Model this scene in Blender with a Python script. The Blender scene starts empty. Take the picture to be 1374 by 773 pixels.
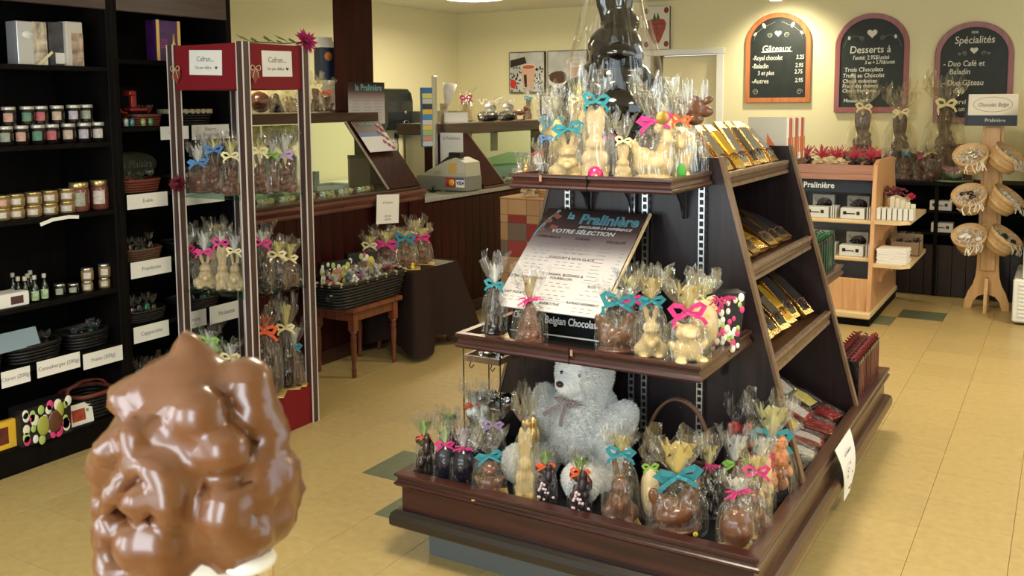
import bpy, bmesh, math, random
from mathutils import Vector, Matrix, Euler, noise
random.seed(7)
S = bpy.context.scene
C = S.collection
PI = math.pi
R = math.radians
# ------------------------------------------------------------------ camera
EYE = 1.6
YAW, PIT, ROL = R(-30.46), R(5.73), R(0.45)
FPX, CX, CY = 1274.464, 687.0, 265.363
fw = Vector((math.sin(YAW)*math.cos(PIT), math.cos(YAW)*math.cos(PIT), -math.sin(PIT)))
rt = fw.cross(Vector((0, 0, 1))).normalized()
dn = fw.cross(rt)
rt2 = rt*math.cos(ROL) + dn*math.sin(ROL)
dn2 = -rt*math.sin(ROL) + dn*math.cos(ROL)
cd = bpy.data.cameras.new('camera'); cam = bpy.data.objects.new('camera', cd); C.objects.link(cam)
M3 = Matrix((rt2, -dn2, -fw)).transposed()
cam.matrix_world = Matrix.Translation((0, 0, EYE)) @ M3.to_4x4()
cd.sensor_fit = 'HORIZONTAL'; cd.sensor_width = 36; cd.lens = FPX/1374*36
cd.shift_x = 0; cd.shift_y = -(386.5-CY)/1374
cd.clip_start = 0.05; cd.clip_end = 60
cd.dof.use_dof = True; cd.dof.focus_distance = 3.6; cd.dof.aperture_fstop = 26
S.camera = cam
S.view_settings.view_transform = 'Standard'; S.view_settings.look = 'None'
S.view_settings.gamma = 1; S.view_settings.use_curve_mapping = False
S.view_settings.exposure = 0.0
# ------------------------------------------------------------------ daylight, lamps
W = bpy.data.worlds.new('world'); S.world = W; W.use_nodes = True
bg = W.node_tree.nodes['Background']; bg.inputs[0].default_value = (.75, .86, 1, 1); bg.inputs[1].default_value = 2.0
def area(name, loc, rot, sx, sy, power, col, spread=180):
    l = bpy.data.lights.new(name, 'AREA'); l.shape = 'RECTANGLE'; l.size = sx; l.size_y = sy
    l.energy = power; l.color = col; l.spread = R(spread)
    o = bpy.data.objects.new(name, l); o.location = loc; o.rotation_euler = rot; C.objects.link(o); return o
DAY = (.86, .93, 1.0); WARM = (1.0, .86, .62)
for wx in (-3.4, -2.2, -1.0, .2): area('window_daylight', (wx, -1.42, 1.55), (R(90), 0, 0), .55, 1.1, 26, DAY)          # shop window behind the camera
area('window_daylight', (2.42, 3.6, 1.5), (R(90), 0, R(90)), 4.4, 1.9, 38, DAY)     # shop window in the right wall
LAMPS = [(-4.6, 7.2), (-4.5, 3.4), (-1.2, 5.4), (1.0, 6.4), (-1.2, 2.0), (1.0, 2.6)]
for (x, y) in LAMPS:
    area('ceiling_lamp_light', (x, y, 2.475), (0, 0, 0), .5, .5, 36, WARM, 170)
def spot(loc, power, size, tgt):
    l = bpy.data.lights.new('downlight', 'SPOT'); l.energy = power; l.color = (1, .9, .66); l.spot_size = R(size); l.spot_blend = .8; l.shadow_soft_size = .05
    o = bpy.data.objects.new('downlight', l); o.location = loc
    o.rotation_euler = (Vector(tgt)-Vector(loc)).to_track_quat('-Z', 'Y').to_euler(); C.objects.link(o)
spot((-2.25, 8.35, 2.5), 105, 125, (-2.25, 8.8, 1.6))
# ------------------------------------------------------------------ pixel -> point on a real plane of the room
def ray(px, py): return rt2*((px-CX)/FPX) + dn2*((py-CY)/FPX) + fw
O = Vector((0, 0, EYE))
def GZ(px, py, z): d = ray(px, py); return O + d*((z-EYE)/d.z)
def GX(px, py, x): d = ray(px, py); return O + d*(x/d.x)
def GY(px, py, y): d = ray(px, py); return O + d*(y/d.y)
def depth(p): return (Vector(p)-O).dot(fw)
def proj(p):
    v = Vector(p)-O; k = v.dot(fw); return CX+FPX*v.dot(rt2)/k, CY+FPX*v.dot(dn2)/k, k
# ------------------------------------------------------------------ materials
MATS = {}
def nodemat(name):
    m = bpy.data.materials.new(name); m.use_nodes = True
    return m, m.node_tree.nodes, m.node_tree.links, m.node_tree.nodes['Principled BSDF']
def mat(name, col, rough=.5, metal=0, coat=0, bump=0, bscale=60, var=0, spec=.5, emit=0, sheen=0, trans=0):
    if name in MATS: return MATS[name]
    m, N, L, b = nodemat(name)
    b.inputs['Base Color'].default_value = (*col, 1); b.inputs['Roughness'].default_value = rough
    b.inputs['Metallic'].default_value = metal; b.inputs['Coat Weight'].default_value = coat; b.inputs['Coat Roughness'].default_value = .08
    b.inputs['Specular IOR Level'].default_value = spec
    if sheen: b.inputs['Sheen Weight'].default_value = sheen
    if emit: b.inputs['Emission Color'].default_value = (*col, 1); b.inputs['Emission Strength'].default_value = emit
    if bump or var:
        tc = N.new('ShaderNodeTexCoord'); n = N.new('ShaderNodeTexNoise'); n.inputs['Scale'].default_value = bscale; n.inputs['Detail'].default_value = 4
        L.new(tc.outputs['Object'], n.inputs['Vector'])
        if bump:
            bp = N.new('ShaderNodeBump'); bp.inputs['Strength'].default_value = bump; bp.inputs['Distance'].default_value = .01
            L.new(n.outputs['Fac'], bp.inputs['Height']); L.new(bp.outputs[0], b.inputs['Normal'])
        if var:
            r = N.new('ShaderNodeValToRGB'); r.color_ramp.elements[0].position = .3; r.color_ramp.elements[1].position = .7
            r.color_ramp.elements[0].color = (*[c*(1-var) for c in col], 1); r.color_ramp.elements[1].color = (*[min(1, c*(1+var)) for c in col], 1)
            L.new(n.outputs['Fac'], r.inputs[0]); L.new(r.outputs[0], b.inputs['Base Color'])
    MATS[name] = m; return m
def wood(name, c1, c2, rough=.35, axis=0, coat=.3, scale=1.0, bump=.08):
    if name in MATS: return MATS[name]
    m, N, L, b = nodemat(name)
    tc = N.new('ShaderNodeTexCoord'); mp = N.new('ShaderNodeMapping')
    sc = [22, 22, 22]; sc[axis] = 1.6; mp.inputs['Scale'].default_value = [s*scale for s in sc]
    n = N.new('ShaderNodeTexNoise'); n.inputs['Scale'].default_value = 1.6; n.inputs['Detail'].default_value = 7; n.inputs['Distortion'].default_value = .6
    r = N.new('ShaderNodeValToRGB'); r.color_ramp.elements[0].position = .32; r.color_ramp.elements[1].position = .68
    r.color_ramp.elements[0].color = (*c1, 1); r.color_ramp.elements[1].color = (*c2, 1)
    L.new(tc.outputs['Object'], mp.inputs[0]); L.new(mp.outputs[0], n.inputs['Vector']); L.new(n.outputs['Fac'], r.inputs[0]); L.new(r.outputs[0], b.inputs['Base Color'])
    bp = N.new('ShaderNodeBump'); bp.inputs['Strength'].default_value = bump; bp.inputs['Distance'].default_value = .004
    L.new(n.outputs['Fac'], bp.inputs['Height']); L.new(bp.outputs[0], b.inputs['Normal'])
    b.inputs['Roughness'].default_value = rough; b.inputs['Coat Weight'].default_value = coat; b.inputs['Coat Roughness'].default_value = .2; b.inputs['Specular IOR Level'].default_value = .3
    MATS[name] = m; return m
def cello_mat(name, tint=(1, 1, 1), gloss=.05, haze=.015, bscale=4.5):
    m = bpy.data.materials.new(name); m.use_nodes = True; N = m.node_tree.nodes; L = m.node_tree.links; N.clear()
    out = N.new('ShaderNodeOutputMaterial'); tr = N.new('ShaderNodeBsdfTransparent'); tr.inputs[0].default_value = (*tint, 1)
    gl = N.new('ShaderNodeBsdfGlossy'); gl.inputs['Roughness'].default_value = .10; gl.inputs[0].default_value = (1, 1, 1, 1)
    df = N.new('ShaderNodeBsdfDiffuse'); df.inputs[0].default_value = (.9, .9, .85, 1)
    tc = N.new('ShaderNodeTexCoord'); mp = N.new('ShaderNodeMapping'); mp.inputs['Scale'].default_value = (1.6, 1.6, .5)
    v = N.new('ShaderNodeTexVoronoi'); v.inputs['Scale'].default_value = bscale; v.feature = 'F1'
    n = N.new('ShaderNodeTexNoise'); n.inputs['Scale'].default_value = bscale*.7; n.inputs['Detail'].default_value = 2; n.inputs['Distortion'].default_value = 1.5
    mx = N.new('ShaderNodeMath'); mx.operation = 'ADD'
    bp = N.new('ShaderNodeBump'); bp.inputs['Strength'].default_value = 1.0; bp.inputs['Distance'].default_value = .12
    lw = N.new('ShaderNodeLayerWeight'); lw.inputs['Blend'].default_value = .35
    ma = N.new('ShaderNodeMath'); ma.operation = 'MULTIPLY_ADD'; ma.inputs[1].default_value = .27; ma.inputs[2].default_value = gloss
    m1 = N.new('ShaderNodeMixShader'); m1.inputs[0].default_value = haze; m2 = N.new('ShaderNodeMixShader')
    L.new(tc.outputs['Object'], mp.inputs[0]); L.new(mp.outputs[0], v.inputs['Vector']); L.new(mp.outputs[0], n.inputs['Vector'])
    L.new(v.outputs['Distance'], mx.inputs[0]); L.new(n.outputs['Fac'], mx.inputs[1]); L.new(mx.outputs[0], bp.inputs['Height'])
    L.new(bp.outputs[0], gl.inputs['Normal']); L.new(bp.outputs[0], lw.inputs['Normal'])
    L.new(lw.outputs['Facing'], ma.inputs[0])
    L.new(tr.outputs[0], m1.inputs[1]); L.new(df.outputs[0], m1.inputs[2])
    L.new(ma.outputs[0], m2.inputs[0]); L.new(m1.outputs[0], m2.inputs[1]); L.new(gl.outputs[0], m2.inputs[2]); L.new(m2.outputs[0], out.inputs[0])
    MATS[name] = m; return m
def glass_mat(name, tint=(.9, .97, .94), refl=.05):
    m = bpy.data.materials.new(name); m.use_nodes = True; N = m.node_tree.nodes; L = m.node_tree.links; N.clear()
    out = N.new('ShaderNodeOutputMaterial'); tr = N.new('ShaderNodeBsdfTransparent'); tr.inputs[0].default_value = (*tint, 1)
    gl = N.new('ShaderNodeBsdfGlossy'); gl.inputs['Roughness'].default_value = .02
    lw = N.new('ShaderNodeLayerWeight'); lw.inputs['Blend'].default_value = .2; mx = N.new('ShaderNodeMixShader')
    pw = N.new('ShaderNodeMath'); pw.operation = 'POWER'; pw.inputs[1].default_value = 4; ma = N.new('ShaderNodeMath'); ma.operation = 'MULTIPLY_ADD'; ma.inputs[1].default_value = .5; ma.inputs[2].default_value = refl
    L.new(lw.outputs['Facing'], pw.inputs[0]); L.new(pw.outputs[0], ma.inputs[0])
    L.new(ma.outputs[0], mx.inputs[0]); L.new(tr.outputs[0], mx.inputs[1]); L.new(gl.outputs[0], mx.inputs[2]); L.new(mx.outputs[0], out.inputs[0])
    MATS[name] = m; return m
WALL = mat('wall_paint', (.80, .74, .47), .9, bump=.05, bscale=120, spec=.2)
CEIL = mat('ceiling_paint', (.80, .78, .66), .95, bump=.1, bscale=200, spec=.2)
WHITE = mat('white_paint', (.80, .80, .74), .5)
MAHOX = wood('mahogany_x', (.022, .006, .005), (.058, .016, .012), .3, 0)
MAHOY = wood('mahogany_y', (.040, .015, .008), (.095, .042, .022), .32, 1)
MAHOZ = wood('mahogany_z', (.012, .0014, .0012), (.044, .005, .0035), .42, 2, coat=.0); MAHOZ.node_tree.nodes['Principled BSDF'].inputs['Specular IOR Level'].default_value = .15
PANELD = wood('dark_panel', (.009, .005, .007), (.022, .012, .015), .36, 2, coat=.25)
BLACKW = wood('black_wood', (.0018, .0012, .0012), (.005, .0035, .003), .6, 2, coat=.0); BLACKW.node_tree.nodes['Principled BSDF'].inputs['Specular IOR Level'].default_value = .12
TRIMW = wood('worn_trim', (.10, .055, .032), (.19, .115, .07), .4, 2)
BEECH = wood('beech', (.52, .27, .12), (.66, .38, .18), .4, 2, coat=.25)
PALE = wood('pale_beech', (.62, .45, .24), (.75, .57, .33), .4, 0, coat=.25)
PINE = wood('pine', (.56, .33, .13), (.72, .46, .21), .45, 2, coat=.2)
STOOLW = wood('stool_wood', (.10, .025, .012), (.20, .06, .025), .35, 2)
MILKBG = 0
BLACK = mat('black_plastic', (.008, .008, .009), .35)
MATBLK = mat('matt_black', (.003, .003, .0035), .8, spec=.2)
STEEL = mat('steel', (.55, .56, .56), .3, 1)
CHROME = mat('bright_metal', (.75, .75, .76), .18, 1)
PAPER = mat('paper', (.80, .78, .74), .8)
GOLD = mat('gold_foil', (.85, .58, .22), .24, 1, bump=.25, bscale=30)
GOLDC = mat('gold_card', (.75, .50, .14), .35, .3)
SILV = mat('silver_foil', (.8, .8, .78), .2, 1, bump=.6, bscale=40)
MILK = mat('milk_chocolate', (.115, .042, .020), .28, coat=.3, bump=.12, bscale=14)
DARK = mat('dark_chocolate', (.020, .008, .007), .2, coat=.5, bump=.1, bscale=14)
WCHOC = mat('white_chocolate', (.56, .43, .23), .4, coat=.2, bump=.12, bscale=14)
RED = mat('red_board', (.19, .008, .014), .6, spec=.25)
INK = mat('ink', (.05, .05, .055), .8)
GREYINK = mat('grey_ink', (.25, .25, .26), .8)
CHALK = mat('chalk', (.72, .72, .62), .95)
GLASS = glass_mat('glass')
CELLO = cello_mat('cellophane')
CELLOY = cello_mat('cellophane_warm', (.99, .97, .90), .07, .03)
CELLOD = cello_mat('cellophane_fine', (.96, .97, 1), .08, .01, 6)
RIB = {k: mat('ribbon_'+k, c, .4, sheen=.3, bump=.2, bscale=80) for k, c in dict(teal=(.015, .22, .28), pink=(.62, .02, .20), orange=(.75, .10, .02), cream=(.80, .70, .38), red=(.55, .02, .02), lilac=(.45, .30, .50), blue=(.05, .18, .45), green=(.25, .50, .08)).items()}
# ------------------------------------------------------------------ mesh kit
class MB:
    def __init__(s): s.v = []; s.f = []; s.m = []; s.sm = []
    def add(s, vs, fs, mi=0, smooth=False, M=None):
        b = len(s.v); s.v += [tuple(M @ Vector(p)) if M else tuple(p) for p in vs]
        for f in fs: s.f.append([i+b for i in f]); s.m.append(mi); s.sm.append(smooth)
        return s
    def box(s, x0, x1, y0, y1, z0, z1, mi=0, M=None, b=0):
        if b:
            b = min(b, abs(x1-x0)*.45, abs(y1-y0)*.45, abs(z1-z0)*.45)
            vs = []
            for (z, i) in ((z0, b), (z0+b, 0), (z1-b, 0), (z1, b)):
                xs = (x0+i, x1-i); ys = (y0+i, y1-i); c = b*.6 if not i else b*.3
                vs += [(xs[0]+c, ys[0], z), (xs[1]-c, ys[0], z), (xs[1], ys[0]+c, z), (xs[1], ys[1]-c, z), (xs[1]-c, ys[1], z), (xs[0]+c, ys[1], z), (xs[0], ys[1]-c, z), (xs[0], ys[0]+c, z)]
            fs = [list(range(7, -1, -1)), list(range(24, 32))]
            for k in range(3):
                for j in range(8): fs.append([k*8+j, k*8+(j+1) % 8, (k+1)*8+(j+1) % 8, (k+1)*8+j])
            return s.add(vs, fs, mi, False, M)
        vs = [(x0, y0, z0), (x1, y0, z0), (x1, y1, z0), (x0, y1, z0), (x0, y0, z1), (x1, y0, z1), (x1, y1, z1), (x0, y1, z1)]
        return s.add(vs, [(3, 2, 1, 0), (4, 5, 6, 7), (0, 1, 5, 4), (1, 2, 6, 5), (2, 3, 7, 6), (3, 0, 4, 7)], mi, False, M)
    def loft(s, rings, mi=0, smooth=True, closed=True, cap=(True, True), M=None):
        n = len(rings[0]); vs = [p for r in rings for p in r]; fs = []
        for k in range(len(rings)-1):
            for j in range(n if closed else n-1):
                fs.append([k*n+j, k*n+(j+1) % n, (k+1)*n+(j+1) % n, (k+1)*n+j])
        if cap[0]: fs.append(list(range(n-1, -1, -1)))
        if cap[1]: fs.append([(len(rings)-1)*n+j for j in range(n)])
        return s.add(vs, fs, mi, smooth, M)
    def lathe(s, prof, n=24, c=(0, 0, 0), mi=0, smooth=True, cap=(True, True), M=None):
        return s.loft([[(c[0]+r*math.cos(2*PI*j/n), c[1]+r*math.sin(2*PI*j/n), c[2]+z) for j in range(n)] for r, z in prof], mi, smooth, True, cap, M)
    def tube(s, pts, r, n=8, mi=0, closed=False, M=None, flat=None):
        pts = [Vector(p) for p in pts]; rings = []; L = len(pts); up = Vector((0, 0, 1)); pr = None
        for i, p in enumerate(pts):
            t = (pts[(i+1) % L]-pts[i-1]) if closed else (pts[min(i+1, L-1)]-pts[max(i-1, 0)])
            t.normalize()
            a = (pr - t*pr.dot(t)) if pr is not None else (t.cross(up) if abs(t.z) < .95 else t.cross(Vector((1, 0, 0))))
            if a.length < 1e-6: a = t.cross(Vector((0, 1, 0)))
            a.normalize(); pr = a; b = t.cross(a)
            rr = r[i] if isinstance(r, (list, tuple)) else r
            fl = flat if flat else 1
            rings.append([p + a*rr*math.cos(2*PI*j/n) + b*rr*fl*math.sin(2*PI*j/n) for j in range(n)])
        if closed: rings.append(rings[0])
        return s.loft(rings, mi, True, True, (not closed, not closed), M)
    def ell(s, c, r, mi=0, n=16, m=10, M=None, rot=None):
        T = Matrix.Translation(c) @ (Euler(rot).to_matrix().to_4x4() if rot else Matrix()) ; 
        if M: T = M @ T
        return s.lathe([(max(1e-4, math.sin(PI*k/m))*1, -math.cos(PI*k/m)) for k in range(m+1)], n, mi=mi, M=T @ Matrix.Diagonal((r[0], r[1], r[2], 1)))
    def prism(s, poly, z0, z1, mi=0, M=None):
        n = len(poly); vs = [(x, y, z0) for x, y in poly]+[(x, y, z1) for x, y in poly]
        fs = [list(range(n-1, -1, -1)), list(range(n, 2*n))]+[[j, (j+1) % n, n+(j+1) % n, n+j] for j in range(n)]
        return s.add(vs, fs, mi, False, M)
    def mesh(s, name, mats):
        me = bpy.data.meshes.new(name); me.from_pydata(s.v, [], s.f)
        for m_ in (mats if isinstance(mats, (list, tuple)) else [mats]): me.materials.append(m_)
        me.polygons.foreach_set('material_index', s.m); me.polygons.foreach_set('use_smooth', s.sm)
        me.update(); return me
    def build(s, name, mats, parent=None): return link(name, s.mesh(name, mats), parent)
def link(name, me, parent=None, loc=None, rot=None, sc=None, m=None):
    o = bpy.data.objects.new(name, me); C.objects.link(o)
    if parent: o.parent = parent
    if loc is not None: o.location = loc
    if rot is not None: o.rotation_euler = rot
    if sc is not None: o.scale = sc
    if m is not None:
        for i, mm in enumerate(m if isinstance(m, (list, tuple)) else [m]):
            o.material_slots[i].link = 'OBJECT'; o.material_slots[i].material = mm
    return o
def tag(o, label, cat=None, group=None, kind=None):
    if label: o['label'] = label
    if cat: o['category'] = cat
    if group: o['group'] = group
    if kind: o['kind'] = kind
    return o
def thing(name, label, cat, loc=(0, 0, 0), rz=0, group=None, rot=None):
    o = bpy.data.objects.new(name, None); C.objects.link(o); o.empty_display_size = .05
    o.location = loc; o.rotation_euler = rot if rot else (0, 0, rz)
    return tag(o, label, cat, group)
def box1(name, x0, x1, y0, y1, z0, z1, m, parent=None, b=.002): return MB().box(x0, x1, y0, y1, z0, z1, b=b).build(name, m, parent)
def struct(o): o['kind'] = 'structure'; return o
ORD = ['first', 'second', 'third', 'fourth', 'fifth', 'sixth', 'seventh', 'eighth', 'ninth', 'tenth', 'eleventh', 'twelfth', 'thirteenth', 'fourteenth', 'fifteenth', 'sixteenth']
def ordn(i, n, a='left'):
    if i == 0: return ('leftmost' if a == 'left' else 'nearest')
    if i == n-1: return ('rightmost' if a == 'left' else 'farthest')
    return ORD[i]+' from the '+('left' if a == 'left' else 'near end')
TEXTS = []
def text(parent, s, size, loc, rot, m, name='lettering', align='CENTER', ext=.0004, off=0, width=None, shear=0, space=1):
    cu = bpy.data.curves.new('txt', 'FONT'); cu.body = s; cu.size = size; cu.align_x = align; cu.align_y = 'CENTER'; cu.extrude = ext; cu.offset = off; cu.shear = shear; cu.space_character = space
    cu.resolution_u = 3
    o = bpy.data.objects.new(name, cu); C.objects.link(o); o.parent = parent; o.location = loc; o.rotation_euler = rot
    cu.materials.append(m)
    if width: o.scale = (width, 1, 1)
    TEXTS.append(o); return o
FRONT = (R(90), 0, 0)            # faces -Y
SIDE = (R(90), 0, R(90))         # faces +X
def bake_texts():
    dg = bpy.context.evaluated_depsgraph_get()
    for o in TEXTS:
        me = bpy.data.meshes.new_from_object(o.evaluated_get(dg)); me.name = 'lettering'
        nm = o.name.split('.')[0]; pa, lo, ro, sc = o.parent, o.location.copy(), o.rotation_euler.copy(), o.scale.copy()
        cu = o.data; bpy.data.objects.remove(o); bpy.data.curves.remove(cu)
        link(nm, me, pa, lo, ro, sc)
# ------------------------------------------------------------------ room
XL, XR, YN, YB, HC = -5.83, 2.5, -1.5, 8.75, 2.56
TX, TY, X0, Y0 = .31, .305, -1.05, 7.685
def floor_mat(name, c1, c2):
    m, N, L, b = nodemat(name)
    tc = N.new('ShaderNodeTexCoord'); n = N.new('ShaderNodeTexNoise'); n.inputs['Scale'].default_value = 26; n.inputs['Detail'].default_value = 6
    oi = N.new('ShaderNodeObjectInfo'); ad = N.new('ShaderNodeVectorMath'); ad.operation = 'ADD'
    r = N.new('ShaderNodeValToRGB'); r.color_ramp.elements[0].position = .25; r.color_ramp.elements[1].position = .75
    r.color_ramp.elements[0].color = (*c1, 1); r.color_ramp.elements[1].color = (*c2, 1)
    hs = N.new('ShaderNodeHueSaturation'); mr = N.new('ShaderNodeMapRange'); mr.inputs[3].default_value = .96; mr.inputs[4].default_value = 1.04
    L.new(oi.outputs['Random'], mr.inputs[0]); L.new(mr.outputs[0], hs.inputs['Value'])
    L.new(tc.outputs['Object'], ad.inputs[0]); L.new(oi.outputs['Location'], ad.inputs[1]); L.new(ad.outputs[0], n.inputs['Vector'])
    L.new(n.outputs['Fac'], r.inputs[0]); L.new(r.outputs[0], hs.inputs['Color']); L.new(hs.outputs[0], b.inputs['Base Color'])
    b.inputs['Roughness'].default_value = .38; b.inputs['Specular IOR Level'].default_value = .3
    n2 = N.new('ShaderNodeTexNoise'); n2.inputs['Scale'].default_value = 9; bp = N.new('ShaderNodeBump'); bp.inputs['Strength'].default_value = .05
    L.new(ad.outputs[0], n2.inputs['Vector']); L.new(n2.outputs['Fac'], bp.inputs['Height']); L.new(bp.outputs[0], b.inputs['Normal'])
    return m
TILEM = floor_mat('vinyl_tile', (.40, .29, .118), (.47, .35, .15)); TILEG = floor_mat('green_tile', (.10, .115, .065), (.14, .155, .09))
GROUT = mat('tile_joint', (.20, .15, .07), .8)
fl = struct(box1('floor', XL-.1, XR+.1, YN-.1, YB+.1, -.1, -.004, GROUT, b=0))
cand = []
for i in range(-16, 12):
    for j in range(-31, 4):
        x, y = X0+i*TX, Y0+j*TY
        if x < XL or x > XR-TX or y < YN or y > YB-TY+.05: continue
        p = Vector((x+TX/2, y+TY/2, 0)); u, v, k = proj(p)
        cand.append((k if (k > .3 and -60 < u < 1434 and v < 860 and x > -4.2) else 99+k, i, j, x, y))
cand.sort()
g = .0007
def tile_mb(mb, x, y, mi=0):
    mb.box(x+g, x+TX-g, y+g, y+TY-g, -.004, 0, mi, b=.0006); return mb
tm = tile_mb(MB(), 0, 0).mesh('tile', TILEM); tg = tile_mb(MB(), 0, 0).mesh('tile', TILEG)
green = {(-5, -15), (-4, -16), (0, -1), (-1, -2)}
rest = MB(); cnt = 0
for k, i, j, x, y in cand:
    if k < 99 and cnt < 300 and (i, j) not in green:
        link('tile', tm, fl, (x, y, 0)); cnt += 1
    elif (i, j) in green:
        o = link('tile', tg, fl, (x, y, 0)); o['label'] = 'dark green floor tile'
    else: rest.box(x+g, x+TX-g, y+g, y+TY-g, -.004, 0)
rs = rest.build('tile_field', TILEM, fl); rs['kind'] = 'stuff'
struct(box1('ceiling', XL-.1, XR+.1, YN-.1, YB+.1, HC, HC+.1, CEIL, b=0))
struct(box1('wall_left', XL-.1, XL, YN, YB, 0, HC, WALL, b=0))
# back wall with the doorway
dx0, dx1 = -3.56, -2.90
wb = MB(); wb.box(XL, dx0, YB, YB+.1, 0, HC); wb.box(dx1, XR, YB, YB+.1, 0, HC); wb.box(dx0, dx1, YB, YB+.1, 2.04, HC)
struct(wb.build('wall_back', WALL))
d = MB(); d.box(dx0+.1, dx1-.005, YB+.06, YB+.1, .005, 2.035, b=.004)
dr = struct(d.build('door_1', mat('door_paint', (.74, .68, .42), .6))); 
kn = MB(); kn.lathe([(.012, 0), (.012, .03), (.028, .035), (.03, .055), (.018, .07)], 16, M=Matrix.Translation((dx0+.17, YB+.06, .98)) @ Matrix.Rotation(R(90), 4, 'X')); kn.build('door_knob', STEEL, dr)
struct(box1('door_gap_shade', dx0, dx0+.1, YB+.07, YB+.1, 0, 2.04, mat('door_gap', (.16, .12, .07), .8)))  # dark strip added to stand for the shade in the door's open gap
tr = MB(); tr.box(dx0-.08, dx1+.08, YB-.02, YB, 2.04, 2.10, b=.006); tr.box(dx0-.07, dx0, YB-.018, YB, 0, 2.04, b=.006); tr.box(dx1, dx1+.07, YB-.018, YB, 0, 2.04, b=.006)
struct(tr.build('trim_1', WHITE))
# near wall and right wall with the shop windows
def wallwin(name, horiz, a0, a1, w0, w1, p0, p1, inner):
    z0, z1 = .5, 2.3; mb = MB()
    for (u0, u1, q0, q1) in ((a0, w0, 0, HC), (w1, a1, 0, HC), (w0, w1, 0, z0), (w0, w1, z1, HC)):
        if horiz: mb.box(u0, u1, p0, p1, q0, q1)
        else: mb.box(p0, p1, u0, u1, q0, q1)
    struct(mb.build(name, WALL))
    w = MB(); n = 4; t = .03
    for k in range(n+1):
        u = w0+(w1-w0)*k/n; u = min(max(u, w0+t), w1-t)
        if horiz: w.box(u-t, u+t, p0+.02, p1-.02, z0, z1, b=.004)
        else: w.box(p0+.02, p1-.02, u-t, u+t, z0, z1, b=.004)
    for z in (z0+t, z1-t):
        if horiz: w.box(w0, w1, p0+.03, p1-.03, z-t, z+t)
        else: w.box(p0+.03, p1-.03, w0, w1, z-t, z+t)
    fr = struct(w.build('window_1' if horiz else 'window_2', WHITE))
    gl = MB()
    if horiz: gl.box(w0, w1, (p0+p1)/2-.003, (p0+p1)/2+.003, z0, z1)
    else: gl.box((p0+p1)/2-.003, (p0+p1)/2+.003, w0, w1, z0, z1)
    gl.build('window_pane', GLASS, fr)
wallwin('wall_near', True, XL, XR, -3.9, .7, YN-.1, YN, 1)
wallwin('wall_right', False, YN, YB, 1.4, 5.8, XR, XR+.1, -1)
bb = MB(); bb.box(XL+.4, dx0-.08, YB-.012, YB, 0, .1, b=.003); bb.box(dx1+.08, XR, YB-.012, YB, 0, .1, b=.003); struct(bb.build('baseboard_back', WHITE))
DIFF = mat('lamp_diffuser', (1, .93, .74), .6, emit=6)
for i, (x, y) in enumerate(LAMPS):
    t = thing('ceiling_light', ['round ceiling light over the counter and the till', 'round ceiling light over the dark wall shelves', 'round ceiling light over the far end of the display stand', 'round ceiling light near the right wall at the back', 'round ceiling light between the camera and the display stand', 'round ceiling light near the right hand window'][i], 'ceiling light', (x, y, HC), group='ceiling lights')
    MB().lathe([(.02, -.03), (.32, -.03), (.34, -.02), (.34, 0)], 32).build('rim', WHITE, t)
    MB().lathe([(.01, -.06), (.15, -.058), (.26, -.045), (.31, -.03)], 32).build('diffuser', DIFF, t)
t = thing('spot_lamp', 'small ceiling spot lamp above the leftmost chalkboard', 'lamp', (-2.25, 8.35, HC))
MB().lathe([(.05, 0), (.05, -.015), (.015, -.02), (.015, -.05)], 16).build('ceiling_rose', WHITE, t)
MB().lathe([(.045, -.02), (.05, .0), (.03, .05), (.012, .06)], 16, M=Matrix.Translation((0, 0, -.08)), cap=(False, True)).build('lamp_head', WHITE, t)

# ------------------------------------------------------------------ gondola display stand
def rectsweep(mb, x0, x1, y0, y1, prof, sides='LFRB', mi=0, miy=None):
    """closed profile [(out,z)] swept round a rectangle with mitred corners; sides F = y0, R = x1, B = y1, L = x0"""
    n = len(prof)
    cor = {'a': (x0, y0, -1, -1), 'b': (x1, y0, 1, -1), 'c': (x1, y1, 1, 1), 'd': (x0, y1, -1, 1)}
    segs = {'F': 'ab', 'R': 'bc', 'B': 'cd', 'L': 'da'}
    for s in sides:
        r = []
        for c in segs[s]:
            X, Y, sx, sy = cor[c]; ox, oy = sx, sy
            if s in 'RL' and ((sy > 0 and 'B' not in sides) or (sy < 0 and 'F' not in sides)): oy = 0
            if s in 'FB' and ((sx > 0 and 'R' not in sides) or (sx < 0 and 'L' not in sides)): ox = 0
            r.append([(X+ox*o, Y+oy*o, z) for o, z in prof])
        mb.loft([r[1], r[0]], mi if (s in 'FB' or miy is None) else miy, False)
def rimprof(zt, t=.05, w=.026):
    return [(-w, zt), (-.002, zt), (0, zt-.003), (0, zt-.010), (-.008, zt-.014), (-.010, zt-.022), (-.006, zt-t*.62), (0, zt-t*.72), (.001, zt-t*.86), (-.004, zt-t), (-w, zt-t)]
gd = thing('display_stand', 'dark mahogany pyramid display stand with stepped trays full of wrapped chocolates', 'display stand', (-1.35, 3.67, 0))
def gpart(mb, name, mats):
    for i, v in enumerate(mb.v): mb.v[i] = (v[0]+1.35, v[1]-3.67, v[2])
    return mb.build(name, mats, gd)
bx0, bx1, by0, by1 = -1.995, -.705, 2.56, 4.79
mb = MB(); mb.box(bx0+.09, bx1-.1, by0+.08, by1-.1, 0, .13); gpart(mb, 'plinth', mat('grey_plinth', (.09, .10, .10), .6))
mb = MB(); rectsweep(mb, bx0, bx1, by0, by1, [(-.05, .12), (.008, .12), (.014, .127), (.015, .15), (.010, .168), (-.004, .178), (-.05, .178)], mi=0, miy=1); gpart(mb, 'base_moulding', [mat('base_black', (.012, .008, .008), .25, coat=.4), MAHOY])
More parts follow.
